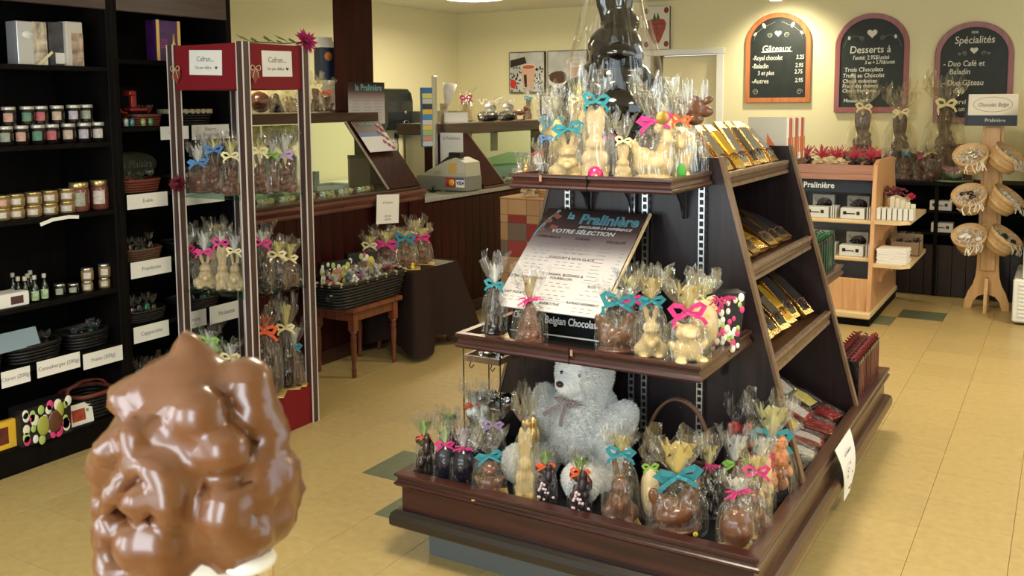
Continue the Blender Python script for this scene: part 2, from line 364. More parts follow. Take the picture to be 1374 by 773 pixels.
mb = MB(); rectsweep(mb, bx0+.02, bx1-.02, by0+.02, by1-.02, [(-.02, .15), (0, .15), (0, .272), (-.02, .272)], mi=0, miy=1); gpart(mb, 'side_panel', [MAHOX, MAHOY])
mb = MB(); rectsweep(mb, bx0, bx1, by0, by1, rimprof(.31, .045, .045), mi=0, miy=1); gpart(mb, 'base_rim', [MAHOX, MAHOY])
mb = MB(); mb.box(bx0+.03, bx1-.03, by0+.03, by1-.03, .255, .275); gpart(mb, 'base_floor', MATBLK)
# end panels (trapezoids) with worn edge strips
def xo(z): return .31+(.62-.31)*(1.405-z)/(1.405-.275)
for yy in (3.17, 4.105):
    mb = MB(); M_ = Matrix.Translation((-1.35, yy+.012, 0)) @ Matrix.Rotation(R(90), 4, 'X')
    mb.prism([(-xo(.275), .275), (xo(.275), .275), (xo(1.405), 1.405), (-xo(1.405), 1.405)], -.012, .012, M=M_)
    gpart(mb, 'end_panel', PANELD)
    for s in (-1, 1):
        mb = MB(); a, b = xo(.275), xo(1.405); w = .012
        pts = [(s*a, .275), (s*(a+w), .275), (s*(b+w), 1.41), (s*b, 1.41)]
        if s < 0: pts = pts[::-1]
        mb.prism(pts, -.017, .017, M=M_)
        gpart(mb, 'edge_strip', TRIMW)
mb = MB(); mb.box(-1.36, -1.34, 3.19, 4.1, .275, 1.312); gpart(mb, 'centre_panel', BLACKW)
# trays at both ends
def tray(x0, x1, yf, yb, zt, name='tray', flip=False, th=.05):
    mb = MB()
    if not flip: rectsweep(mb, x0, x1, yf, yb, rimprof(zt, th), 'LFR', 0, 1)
    else: rectsweep(mb, x0, x1, yf, yb, rimprof(zt, th), 'LBR', 0, 1)
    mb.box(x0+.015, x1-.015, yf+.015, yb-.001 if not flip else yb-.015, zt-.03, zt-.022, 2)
    mb.box((x0+x1)/2-.0015, (x0+x1)/2+.0015, yf-.0015 if not flip else yb-.01, yf+.02 if not flip else yb+.0015, zt-th, zt, 2)
    gpart(mb, name, [MAHOX, MAHOY, MATBLK])
    # brackets beneath
    yw = yb if not flip else yf
    for x in (x0+.12, (x0+x1)/2, x1-.1):
        m2 = MB(); s = -1 if not flip else 1
        prof = [(0, 0), (0, -.14), (s*.02, -.13)]+[(s*(.02+.2*(1-math.cos(a))), -.13+.12*math.sin(a)) for a in [R(q) for q in range(10, 91, 16)]]+[(s*.24, 0)]
        if s > 0: prof = prof[::-1]
        m2.prism(prof, -.004, .004, M=Matrix.Translation((x, yw, zt-.031)) @ Matrix(((0, 0, 1, 0), (1, 0, 0, 0), (0, 1, 0, 0), (0, 0, 0, 1))))
        gpart(m2, 'bracket', mat('bracket_grey', (.03, .032, .036), .4, .6))
tray(-1.644, -1.056, 2.775, 3.156, 1.36)
tray(-1.781, -.908, 2.635, 3.156, .82)
tray(-1.644, -1.056, 4.12, 4.52, 1.36, flip=True)
tray(-1.781, -.908, 4.12, 4.66, .82, flip=True)
for yy, s in ((3.157, -1), (4.118, 1)):
    for x in (-1.09, -1.35, -1.61, -1.3):
        if x == -1.3 and s > 0: continue
        mb = MB(); zt = 1.335 if abs(x+1.09) < .01 else 1.30
        w = .011
        mb.box(x-w, x-w+.004, min(yy, yy+s*.012), max(yy, yy+s*.012), .3, zt)
        mb.box(x+w-.004, x+w, min(yy, yy+s*.012), max(yy, yy+s*.012), .3, zt)
        z = .31
        while z < zt-.02:
            mb.box(x-w+.004, x+w-.004, min(yy+s*.009, yy+s*.012), max(yy+s*.009, yy+s*.012), z, z+.008); z += .025
        gpart(mb, 'metal_standard', STEEL)
# side shelves between the end panels
for s in (1, -1):
    for z, xf in ((1.335, 1.032), (1.015, .93), (.70, .845)):
        out = 1.35-xf
        x1 = -1.35+s*out; x0 = -1.35+s*.012
        mb = MB(); mb.box(min(x0, x1), max(x0, x1), 3.195, 4.085, z-.02, z-.008)
        P_ = [(-.02, z+.012), (0, z+.012), (.003, z+.006), (0, z-.006), (-.008, z-.012), (-.008, z-.024), (0, z-.030), (.001, z-.042), (-.02, z-.042)]
        r = [[(x1+s*o, y, zz) for o, zz in P_] for y in ((3.195, 4.085) if s > 0 else (4.085, 3.195))]
        mb.loft(r, 1, False)
        gpart(mb, 'side_shelf', [MAHOY, TRIMW])
# small ticket clips on the front rims
for (x, y, z) in ((-1.52, 2.771, 1.345), (-1.335, 2.632, .806)):
    mb = MB(); mb.box(x-.004, x+.004, y, y+.003, z-.008, z+.012, M=None); gpart(mb, 'ticket_clip', mat('clip', (.4, .2, .12), .5))
# ------------------------------------------------------------------ dark wall shelving on the left
cab = thing('wall_shelving', 'tall black open shelving unit along the left with jars, bottles and sweet baskets', 'shelving', (-4.1, 2.9, 0))
def cpart(mb, name, m, off=(-4.1, 2.9)):
    for i, v in enumerate(mb.v): mb.v[i] = (v[0]-off[0], v[1]-off[1], v[2])
    return mb.build(name, m, cab)
for a, b in ((2.06, 2.10), (2.91, 2.94), (2.94, 2.97), (3.645, 3.68)):
    mb = MB(); mb.box(-4.3, -3.9, a, b, 0, 2.3, b=.003); cpart(mb, 'upright', BLACKW)
mb = MB(); mb.box(-4.32, -4.3, 2.06, 3.68, 0, 2.3); cpart(mb, 'back_board', BLACKW)
mb = MB(); mb.box(-4.3, -3.9, 2.06, 3.68, 2.28, 2.3); cpart(mb, 'top_board', BLACKW)
for a, b in ((2.10, 2.91), (2.97, 3.645)):
    mb = MB(); mb.box(-3.92, -3.895, a, b, 2.045, 2.28, b=.003); cpart(mb, 'valance', wood('valance_wood', (.05, .028, .024), (.085, .05, .042), .4, 1))
    mb = MB(); mb.box(-3.93, -3.905, a, b, 0, .10, b=.003); cpart(mb, 'kick_board', BLACKW)
SH1 = [1.78, 1.43, 1.11, .73, .46, .115]; SH2 = [1.82, 1.495, 1.17, .83, .52, .115]
for zs, a, b in ((SH1, 2.10, 2.91), (SH2, 2.97, 3.645)):
    for z in zs: mb = MB(); mb.box(-4.3, -3.905, a, b, z-.022, z, b=.002); cpart(mb, 'shelf', BLACKW)
def shelf_label(px0, px1, y0, y1, s, s2=None, tilt=0, x=-3.897):
    a = GX(px0, y0, x); b = GX(px1, (y0+y1)/2, x); c = GX(px0, y1, x)
    w = b.y-a.y; h = a.z-c.z
    o = thing('shelf_label', None, None); o.parent = cab; del_ = 0
    bpy.data.objects.remove(o)
    mb = MB(); mb.box(-w/2, w/2, -.0008, .0008, -h/2, h/2, 0)
    o = mb.build('shelf_label', PAPER, cab); o.location = (x+.006+4.1, (a.y+b.y)/2-2.9, (a.z+c.z)/2); o.rotation_euler = (0, tilt, R(90))
    if s2: text(o, s, h*.34, (0, -.0015, h*.2), FRONT, GREYINK); text(o, s2, h*.34, (0, -.0015, -h*.2), FRONT, GREYINK)
    elif s: text(o, s, h*.34, (0, -.0015, 0), FRONT, GREYINK)
    o['label'] = 'white card shelf label'+(' reading '+s if s else '')
shelf_label(214, 252, 170, 188, 'Caramel'); shelf_label(256, 306, 168, 188, 'Beurre', "d'arachide")
shelf_label(169, 224, 262, 282, 'Érable'); shelf_label(247, 300, 260, 276, None)
shelf_label(174, 229, 353, 375, 'Framboise'); shelf_label(178, 226, 440, 462, 'Cappuccino')
shelf_label(244, 276, 421, 444, 'Fraise'); shelf_label(280, 325, 412, 436, 'Noisette')
shelf_label(0, 40, 500, 522, 'Citron (200g)'); shelf_label(48, 107, 486, 508, 'Canneberges (200g)'); shelf_label(110, 164, 476, 497, 'Fraise (200g)')

# ------------------------------------------------------------------ counter of upright boards
CXF = -3.91
ct = thing('shop_counter', 'long dark red-brown counter clad in upright boards behind the gift tables', 'counter', (-4.2, 6, 0))
def kpart(mb, name, m):
    for i, v in enumerate(mb.v): mb.v[i] = (v[0]+4.2, v[1]-6, v[2])
    return mb.build(name, m, ct)
mb = MB(); mb.box(-4.75, CXF-.016, 3.70, 5.42, 0, .95); mb.box(-4.75, CXF-.016, 5.42, 8.3, 0, .899); kpart(mb, 'counter_body', BLACKW)
PLK = MB().box(-.016, 0, .0012, .1038, 0, 1, b=.003).mesh('plank', MAHOZ)
for k in range(16): link('plank', PLK, ct, (CXF+4.2, 3.72+k*.105-6, .09), None, (1, 1, .84))
for k in range(27): link('plank', PLK, ct, (CXF+4.2, 5.42+k*.105-6, .09), None, (1, 1, .80))
mb = MB(); mb.box(CXF-.016, CXF+.008, 3.70, 8.3, 0, .09, b=.003); kpart(mb, 'kick_board', wood('kick_wood', (.02, .006, .006), (.05, .015, .012), .4, 1))
mb = MB(); rectsweep(mb, -4.75, CXF, 3.70, 5.40, [(-.06, .93), (.012, .93), (.018, .94), (.018, .955), (.03, .965), (.045, .985), (.045, 1.0), (-.06, 1.0)], 'R', 0); kpart(mb, 'counter_ledge', wood('ledge_wood', (.10, .035, .025), (.18, .075, .05), .3, 1))
mb = MB(); mb.box(CXF-.02, CXF+.012, 5.24, 5.42, .0, .99, b=.003); kpart(mb, 'counter_post', MAHOZ)
LAM = mat('grey_laminate', (.30, .29, .25), .3, var=.15, bscale=40)
mb = MB(); mb.box(-4.75, CXF+.012, 5.42, 8.3, .90, .93, b=.004); kpart(mb, 'worktop', LAM)

# ------------------------------------------------------------------ glass cases on the counter
def case(name, label, y0, y1, zb, zt, xb, xt, thick, fl_, fr_, ydiv=None):
    t = thing(name, label, 'display case', (-4.3, (y0+y1)/2, zb))
    def q(mb, n, m):
        for i, v in enumerate(mb.v): mb.v[i] = (v[0]+4.3, v[1]-(y0+y1)/2, v[2]-zb)
        return mb.build(n, m, t)
    mb = MB(); mb.box(-4.75, xt+.01, y0, y1, zt, zt+thick, b=.004); q(mb, 'top_shelf', wood('case_top', (.035, .018, .014), (.08, .04, .03), .3, 1))
    mb = MB(); mb.box(-4.75, xb+.02, y0, y1, zb, zb+.02, b=.003); q(mb, 'case_floor', MAHOY)
    ax = Matrix(((1, 0, 0, 0), (0, 0, 1, 0), (0, 1, 0, 0), (0, 0, 0, 1)))      # prism in xz, extruded along y
    def slab(ya, yb_, poly, mb): mb.prism(poly[::-1], ya, yb_, M=ax)
    nrm = Vector((zt-zb-.02, 0, xb-xt)).normalized()
    def lean(o, ya, yb_, th, mb, s0=0, s1=1):
        A = Vector((xb, 0, zb+.02)); B = Vector((xt, 0, zt)); a = A.lerp(B, s0)+nrm*o; b = A.lerp(B, s1)+nrm*o
        slab(ya, yb_, [(a.x, a.z), (a.x+nrm.x*th, a.z+nrm.z*th), (b.x+nrm.x*th, b.z+nrm.z*th), (b.x, b.z)], mb)
    for (a, b) in (fl_, fr_):
        mb = MB(); lean(-.012, a, b, .024, mb); q(mb, 'slanted_frame', MAHOZ)
        mb = MB(); ys_ = min(a, b)+.002 if a < (y0+y1)/2 else max(a, b)-.022; slab(ys_, ys_+.02, [(xb-.02, zb+.02), (xt-.02, zt), (xt-.2, zt), (xt-.2, zb+.02)], mb); q(mb, 'side_panel', MAHOZ)
    g0, g1 = fl_[1], fr_[0]
    mb = MB(); lean(-.003, g0, g1, .005, mb); q(mb, 'glass_front', GLASS)
    for a, b in ((g0, g0+.012), (g1-.012, g1)):
        mb = MB(); lean(.002, a, b, .010, mb); q(mb, 'edge_bead', mat('alu_bead', (.45, .42, .36), .35, .8))
    return t
case('display_case', 'slanted glass display case with wooden frame at the near end of the counter', 3.70, 5.40, 1.0, 1.475, -3.93, -4.29, .065, (3.70, 3.76), (5.05, 5.40))
case('display_case', 'second slanted glass display case behind the cash register', 6.23, 8.0, .93, 1.345, -3.93, -4.28, .09, (6.23, 6.55), (7.92, 8.0))
# column
t = thing('wooden_column', 'square dark mahogany column rising from the counter to the ceiling', 'column', (-4.4, 5.285, 0))
MB().box(-.1, .1, -.095, .095, 1.54, HC, b=.004).build('column_shaft', MAHOZ, t); MB().box(-.115, .115, -.11, .11, 1.54, 1.56, b=.003).build('column_base', MAHOZ, t)

# ------------------------------------------------------------------ red glass tower on the left
rd = thing('red_display_tower', 'red topped display tower with glass shelves and striped corner posts', 'display tower', (-3.48, 3.325, 0))
hx, hy = .25, .215
RB = lambda a, b, c, d_, e, f, n, m, bb=.002: box1(n, a, b, c, d_, e, f, m, rd, bb)
RB(-hx+.01, hx-.01, -hy+.01, hy-.01, 0, .2, 'base_box', RED)
RB(-hx+.012, hx-.012, -hy+.012, hy-.012, 1.67, 1.88, 'top_box', RED)
SBR = wood('post_brown', (.05, .025, .022), (.09, .05, .04), .4, 2)
STR = mat('post_edge', (.62, .58, .56), .35)
for sx in (-1, 1):
    for sy in (-1, 1):
        cx, cy = sx*(hx-.02), sy*(hy-.02)
        mb = MB(); mb.box(cx-.02, cx+.02, cy-.02, cy+.02, 0, 1.885)
        for ex in (-.0195, .0195):
            for ey in (-.0195, .0195): mb.box(cx+ex-.0026, cx+ex+.0026, cy+ey-.0026, cy+ey+.0026, 0, 1.885, 1)
        mb.build('corner_post', [SBR, STR], rd)
for z in (1.165, .70): RB(-hx+.02, hx-.02, -hy+.02, hy-.02, z-.008, z, 'glass_shelf', mat('shelf_glass_edge', (.10, .26, .21), .08, spec=.8) if 0 else glass_mat('glass_green%d' % int(z*10), (.62, .82, .74)))
def card(parent, loc, rot, w, h):
    o = MB().box(-w/2, w/2, -.001, .001, -h/2, h/2).build('paper_notice', PAPER, parent); o.location = loc; o.rotation_euler = rot
    text(o, 'Cafran...', h*.3, (0, -.002, h*.14), FRONT, GREYINK); text(o, 'Un pur délice', h*.17, (-w*.06, -.002, -h*.2), FRONT, GREYINK)
    m = MB(); s = h*.07; m.prism([(0, -s), (s, 0), (s*.9, s*.6), (s*.45, s*.8), (0, s*.35), (-s*.45, s*.8), (-s*.9, s*.6), (-s, 0)], 0, .0008, M=Matrix.Translation((w*.33, -.001, -h*.2)) @ Matrix.Rotation(R(90), 4, 'X')); m.build('small_heart', INK, o)
card(rd, (.0, -hy+.009, 1.795), (0, R(2), 0), .215, .115); card(rd, (hx-.009, .01, 1.79), (0, R(-1), R(90)), .195, .12)
def heart_tag(parent, loc, rz):
    t = MB(); P_ = []
    for k in range(28):
        a = 2*PI*k/28; P_.append((.0026*16*math.sin(a)**3*.62, .0026*(13*math.cos(a)-5*math.cos(2*a)-2*math.cos(3*a)-math.cos(4*a))))
    t.prism(P_, 0, .006, M=Matrix.Rotation(R(90), 4, 'X')); o = t.build('wooden_heart', mat('heart_red', (.25, .045, .03), .5), parent); o.location = loc; o.rotation_euler = (0, 0, rz)
    b = MB()
    for s in (-1, 1):
        b.tube([(0, -.008, .03)]+[(s*.03*math.sin(a), -.012, .032+.012*math.sin(2*a)) for a in [R(q) for q in range(20, 161, 20)]]+[(0, -.008, .03)], .0018, 5)
        b.tube([(0, -.009, .03), (s*.012, -.013, .01), (s*.02, -.011, -.015)], .0016, 5)
    b.build('raffia_bow', mat('raffia', (.62, .48, .28), .7), o)
heart_tag(rd, (-hx+.06, -hy+.004, 1.74), 0); heart_tag(rd, (hx-.004, -hy+.07, 1.735), R(90))
def spiky_flower(name, label, p, r, col, nrm):
    t = thing(name, label, 'flower', p); rnd = random.Random(hash(label) % 99)
    q = Vector(nrm).to_track_quat('Z', 'Y').to_matrix().to_4x4(); mb = MB()
    rnd = random.Random(len(label))
    for k in range(90):
        a = rnd.uniform(0, 2*PI); e = rnd.uniform(-.1, 1.3); l = r*rnd.uniform(.75, 1.05)
        d_ = Vector((math.cos(a)*math.cos(e), math.sin(a)*math.cos(e), math.sin(e)*.7)); sd = d_.cross(Vector((0, 0, 1))).normalized()*r*.075
        b0 = d_*r*.1; m_ = d_*l*.7+Vector((0, 0, .06*r)); e_ = d_*l
        mb.add([b0-sd*.4, b0+sd*.4, m_+sd, e_, m_-sd], [(0, 1, 2, 3, 4)], M=q)
    mb.build('petals', mat('petal_'+name+col[3], col[:3], .6), t)
    MB().ell((0, 0, r*.25), (r*.22, r*.22, r*.15), M=q).build('flower_centre', mat('petal_dark', (.12, .01, .04), .7), t)
    return t
fl1 = spiky_flower('artificial_flower', 'bright magenta spiky artificial flower on top corner of red tower', tuple(GX(410, 56, -3.24)), .068, (.42, .012, .11, 'a'), (1, -.6, .4))
lf = MB(); b = Vector((0, 0, 0))
for k in range(9):
    a = Vector((-.03-.02*k, .0-.022*k, -.008+.003*(k % 3))); s = 1 if k % 2 else -1
    e = a+Vector((-.05, s*.03-.02, .02+.008*(k % 3))); w_ = Vector((.004, .012, 0))
    lf.add([a, a+(e-a)*.5+w_, e, a+(e-a)*.5-w_], [(0, 1, 2, 3)])
lf.tube([(0, 0, 0), (-.08, -.06, -.008), (-.22, -.17, 0)], .003, 5); lf.build('leafy_stem', mat('leaf_grey', (.12, .17, .06), .6), fl1)
spiky_flower('artificial_flower', 'dark red spiky artificial flower on the left post of the red tower', tuple(GY(240, 247, 3.10)), .055, (.13, .008, .02, 'b'), (.2, -1, .1))

# ------------------------------------------------------------------ stool, cloth table, patchwork box
def turned_leg(mb, x, y, z0, z1, r=.018):
    h = z1-z0
    prof = [(.55, 0), (.75, .03), (.6, .07), (.8, .12), (.55, .15), (.75, .3), (.95, .5), (.8, .6), (1.0, .63), (.65, .66), (1.0, .69), (1, .72)]
    mb.lathe([(r*a, z0+h*b_) for a, b_ in prof], 16, (x, y, 0)); mb.box(x-r*1.05, x+r*1.05, y-r*1.05, y+r*1.05, z0+h*.72, z1, b=.002)
st = thing('wooden_stool', 'low reddish wooden stool with turned legs under the black basket', 'stool', (-3.70, 4.41, 0))
for x in (-.135, .135):
    for y in (-.19, .19): mb = MB(); turned_leg(mb, x, y, 0, .385, .02); mb.build('leg', STOOLW, st)
box1('seat', -.18, .18, -.235, .235, .39, .42, STOOLW, st, .006)
mb = MB(); rectsweep(mb, -.14, .14, -.195, .195, [(-.008, .335), (.008, .335), (.008, .385), (-.008, .385)]); mb.build('apron', STOOLW, st)
tb = thing('draped_table', 'small table under a dark brown cloth beside the stool', 'table', (-3.70, 5.0, 0))
for x in (-.14, .14):
    for y in (-.2, .2): mb = MB(); turned_leg(mb, x, y, 0, .54, .02); mb.build('leg', STOOLW, tb)
box1('table_top', -.17, .17, -.23, .23, .52, .54, STOOLW, tb)
def cloth_ring(t_, z):
    out = []
    for j in range(96):
        a = 2*PI*j/96; c, s = math.cos(a), math.sin(a); k = 1/max(abs(c)/.185, abs(s)/.245); p = Vector((c*k, s*k, 0))
        cor = max(0, (abs(c*s)*2))**3
        fl_ = 1+t_*(.10+.50*cor+.05*math.sin(9*a+1)+.03*math.sin(17*a))
        x = max(-.2, p.x*fl_) ; out.append((x, p.y*fl_, z-(cor*.06*t_)))
    return out
mb = MB(); mb.loft([[(x*.2, y*.2, .548) for x, y, z in cloth_ring(0, .5)], cloth_ring(0, .548), cloth_ring(.02, .542), cloth_ring(.15, .49), cloth_ring(.35, .40), cloth_ring(.6, .30), cloth_ring(.85, .18), cloth_ring(1.1, .09)], cap=(True, False))
o = mb.build('tablecloth', mat('brown_cloth', (.022, .011, .008), .8, bump=.1, bscale=90, spec=.15), tb)
mb = MB()
for k in range(7): mb.box(-.19+.0, .19, -.0+.03*k, .012+.03*k, .5485, .5495)
o = mb.build('striped_runner', mat('runner', (.45, .42, .33), .8), tb)
pw = thing('patchwork_pedestal', 'tall square pedestal covered in patchwork of tan and red squares', 'pedestal', (-3.35, 6.05, 0))
box1('pedestal_body', -.215, .215, -.148, .148, 0, .9, mat('patch_base', (.2, .12, .07), .8), pw)
PC = [mat('patch%d' % i, c, .85, bump=.3, bscale=200) for i, c in enumerate([(.36, .20, .09), (.23, .025, .02), (.15, .10, .07), (.42, .24, .11), (.28, .04, .03)])]
rp = random.Random(5)
cols_ = [-.22, -.155, .0, .11, .22]; rows_ = [0, .12, .28, .36, .48, .60, .73, .79, .905]
for r_ in range(8):
    for c_ in range(4):
        mm = PC[[2, 0, 1, 3, 0, 4, 3, 1, 0, 2, 3, 1][(c_*5+r_*3+(r_ % 2)) % 12]]
        box1('patch', cols_[c_]+.002, cols_[c_+1]-.002, -.153, -.147, rows_[r_]+.002, rows_[r_+1]-.002, mm, pw, .0015)
for r_ in range(8):
    for c_ in range(2):
        box1('patch', .214, .221, -.148+.148*c_+.002, .148*c_-.002, rows_[r_]+.002, rows_[r_+1]-.002, PC[(r_*2+c_) % 5], pw, .0015)
box1('pedestal_top', -.222, .222, -.155, .155, .905, .915, PC[3], pw)

# ------------------------------------------------------------------ beech shelf unit behind the stand
bu = thing('beech_shelf_unit', 'orange beech shop shelf unit with side shelves beyond the dark display stand', 'shelf unit', (-1.6, 7.5, 0))
def upart(mb, name, m):
    for i, v in enumerate(mb.v): mb.v[i] = (v[0]+1.6, v[1]-7.5, v[2])
    return mb.build(name, m, bu)
AX = Matrix(((0, 0, 1, 0), (1, 0, 0, 0), (0, 1, 0, 0), (0, 0, 0, 1)))     # (a,b,c) -> x=c, y=a, z=b
for x0_ in (-1.20, -2.0):
    mb = MB(); mb.prism([(6.98, .07), (8.12, .07), (8.12, .5), (7.86, 1.16), (7.22, 1.17), (7.12, 1.14)], x0_, x0_+.028, M=AX); upart(mb, 'side_panel', BEECH)
mb = MB(); mb.box(-2.0, -1.172, 6.96, 8.14, .0, .06, 0); upart(mb, 'plinth', BLACKW)
mb = MB(); mb.box(-2.0, -1.165, 6.93, 8.15, .055, .10, 0, b=.008); upart(mb, 'base_board', PALE)
mb = MB(); mb.box(-1.98, -1.2, 7.56, 7.58, .1, 1.05); upart(mb, 'back_board', mat('grey_back', (.30, .31, .30), .6))
mb = MB(); mb.box(-1.98, -1.2, 7.0, 7.02, .1, .33, b=.002); upart(mb, 'lower_front', BEECH)
PNK = wood('rose_beech', (.33, .15, .10), (.42, .21, .14), .35, 0)
mb = MB(); mb.box(-2.0, -1.2, 7.12, 7.8, 1.10, 1.12, b=.003); mb.box(-2.0, -1.2, 7.10, 7.125, 1.025, 1.13, b=.003); upart(mb, 'top_tray', PNK)
mb = MB(); mb.box(-2.0, -1.2, 7.095, 7.105, 1.07, 1.135, b=.002); upart(mb, 'top_moulding', PNK)
for z in (.745, .475): mb = MB(); mb.box(-1.98, -1.2, 7.05, 7.56, z-.028, z, b=.006); upart(mb, 'shelf', PALE)
mb = MB(); mb.box(-1.98, -1.2, 7.135, 7.15, .93, 1.02, b=.002); hb = upart(mb, 'header_board', mat('header_navy', (.012, .022, .04), .5))
text(hb, 'Pralinière', .058, (.02, -.367, .978), FRONT, mat('sign_white', (.7, .72, .72), .7), off=.0012); text(hb, 'la', .03, (-.15, -.367, .985), FRONT, MATS['sign_white'])
mb = MB()
for k, xx in enumerate((-1.83, -1.80, -1.775, -1.745, -1.72)): mb.prism([(xx-.008, .935), (xx+.004, .935), (xx+.012+.01*(k % 2), 1.015), (xx+.002, 1.015)], -7.134, -7.133, M=Matrix(((1, 0, 0, 0), (0, 0, -1, 0), (0, 1, 0, 0), (0, 0, 0, 1))))
upart(mb, 'header_stripes', mat('stripe_pale', (.45, .52, .42), .6))
p1, p2 = GY(1220, 296, 7.05), GY(1213, 363, 7.05)
for z, xr, yb_ in ((.75, p1.x, 7.95), (.44, p2.x+.03, 7.95)):
    mb = MB(); mb.prism([(-1.172, 7.05), (xr-.06, 7.05), (xr+.0, 7.12), (xr, yb_), (-1.172, yb_)], z-.028, z, b if 0 else 0); upart(mb, 'side_shelf', PALE)
    for yy in (7.3, 7.8):
        prof = [(-1.172, z-.028), (-1.172, z-.17)]+[(-1.172+.02+.13*(1-math.cos(a)), z-.17+.12*math.sin(a)) for a in [R(q) for q in range(0, 91, 15)]]+[(-1.03, z-.028)]
        mb = MB(); mb.prism(prof[::-1], yy, yy+.02, M=Matrix(((1, 0, 0, 0), (0, 0, 1, 0), (0, 1, 0, 0), (0, 0, 0, 1)))); upart(mb, 'bracket', BEECH)

# ------------------------------------------------------------------ dark cabinet along the back wall
bc = thing('back_cabinet', 'low black cabinet with open shelves along the back wall', 'cabinet', (-.7, 8.5, 0))
def bpart(mb, name, m):
    for i, v in enumerate(mb.v): mb.v[i] = (v[0]+.7, v[1]-8.5, v[2])
    return mb.build(name, m, bc)
mb = MB(); mb.box(-1.75, .6, 8.32, 8.74, .90, .93, b=.004); bpart(mb, 'top_board', BLACKW)
for x in (-1.75, -.93, -.13, .57): mb = MB(); mb.box(x, x+.03, 8.34, 8.74, 0, .90, b=.002); bpart(mb, 'upright', BLACKW)
for z in (.70, .52): mb = MB(); mb.box(-1.72, .57, 8.345, 8.74, z-.02, z, b=.002); bpart(mb, 'shelf', BLACKW)
mb = MB(); mb.box(-1.72, .57, 8.72, 8.74, 0, .9); bpart(mb, 'back_board', BLACKW)
for k in range(22): mb = MB(); mb.box(-1.72+k*.104+.001, -1.72+(k+1)*.104-.001, 8.345, 8.36, .0, .42, b=.003); bpart(mb, 'plank', wood('dark_red_plank', (.008, .004, .004), (.022, .009, .008), .4, 2))

# ------------------------------------------------------------------ stand of six chip baskets
bs = thing('basket_stand', 'pine pedestal stand with splayed feet carrying six tilted chip baskets', 'stand', (-.5, 7.98, 0))
q = [(-.155, 0), (-.105, 0), (-.09, .06), (-.06, .10), (-.02, .115), (.02, .115), (.06, .10), (.09, .06), (.105, 0), (.155, 0), (.152, .06), (.13, .13), (.098, .19), (.082, .25), (.075, .33), (.072, 1.40), (-.072, 1.40), (-.075, .33), (-.082, .25), (-.098, .19), (-.13, .13), (-.152, .06)]
XZ = Matrix(((1, 0, 0, 0), (0, 0, -1, 0), (0, 1, 0, 0), (0, 0, 0, 1)))
mb = MB(); mb.prism(q, -.012, .012, M=XZ); mb.build('post_board', PINE, bs)
mb = MB(); mb.prism(q[:14]+q[18:], -.012, .012, M=Matrix.Rotation(R(90), 4, 'Z') @ XZ); mb.build('cross_board', PINE, bs)
mb = MB(); mb.box(-.05, .05, -.035, .035, .3, 1.39, b=.006); mb.build('post', PINE, bs)
# cooler at the right edge
fz = thing('drinks_cooler', 'white upright cooler with louvred base at the right edge', 'cooler', (.03, 7.85, 0))
WH = mat('white_enamel', (.72, .72, .68), .35)
box1('lower_housing', -.335, .33, -.35, .35, .02, .33, WH, fz, .012); box1('cooler_body', -.28, .33, -.33, .35, .33, 1.62, WH, fz, .01)
box1('glass_door', -.25, .28, -.345, -.33, .4, 1.5, mat('cooler_glass', (.02, .03, .04), .08, spec=.8), fz, .004)
for k in range(9): mb = MB(); mb.box(-.30, .30, -.358, -.348, .06+k*.028, .076+k*.028, b=.003); mb.build('louvre_slat', WH, fz)
box1('foot_strip', -.30, .30, -.32, .32, 0, .02, BLACK, fz)
# ------------------------------------------------------------------ chocolate shapes, each one continuous remeshed body
PROTO = []
def protod(name, ells, vox=.02, smooth=9):
    mb = MB()
    for e in ells:
        mb.ell(e[0], e[1], n=14, m=9, rot=e[2] if len(e) > 2 else None)
    me = mb.mesh(name, []); o = bpy.data.objects.new(name, me); C.objects.link(o)
    r = o.modifiers.new('r', 'REMESH'); r.mode = 'VOXEL'; r.voxel_size = vox; r.use_smooth_shade = True
    s_ = o.modifiers.new('s', 'SMOOTH'); s_.iterations = smooth; s_.factor = .5
    PROTO.append((name, o))
def mir(c, r, rot=None):
    a = [(c, r, rot) if rot else (c, r)]; c2 = (-c[0], c[1], c[2])
    a.append((c2, r, (rot[0], -rot[1], -rot[2])) if rot else (c2, r)); return a
protod('bunny', [((0, 0, .2), (.23, .19, .2)), ((0, -.02, .37), (.16, .14, .14)), ((0, -.05, .55), (.145, .14, .12)), ((0, -.17, .52), (.06, .05, .045))]+mir((.06, -.14, .52), (.06, .05, .05))+mir((.075, .01, .80), (.052, .042, .19), (0, R(12), 0))+mir((.13, -.14, .05), (.085, .14, .055))+mir((.10, -.14, .33), (.05, .06, .08))+mir((.19, -.02, .15), (.1, .13, .13))+mir((.055, -.165, .60), (.018, .02, .022))+[((0, -.2, .28), (.07, .07, .09))])
protod('tall_bunny', [((0, 0, .14), (.17, .14, .14)), ((0, -.01, .30), (.14, .12, .13)), ((0, -.02, .46), (.12, .115, .10)), ((0, -.12, .44), (.05, .04, .04))]+mir((.045, .01, .74), (.065, .05, .24), (0, R(3), 0))+mir((.09, -.09, .045), (.07, .1, .05))+mir((.11, -.08, .27), (.045, .055, .09))+mir((.05, -.11, .50), (.016, .02, .02)))
protod('hen', [((0, 0, .30), (.40, .24, .24)), ((-.2, 0, .42), (.2, .15, .2), (0, R(-35), 0)), ((-.36, 0, .60), (.10, .07, .16), (0, R(-20), 0)), ((.20, 0, .50), (.16, .15, .24), (0, R(15), 0)), ((.25, -.02, .74), (.135, .12, .125)), ((.39, -.03, .72), (.06, .03, .03)), ((.24, -.02, .89), (.09, .03, .07)), ((.34, -.02, .62), (.03, .03, .06)), ((.02, -.2, .34), (.22, .07, .13), (0, R(-15), 0)), ((0, 0, .07), (.42, .28, .08))])
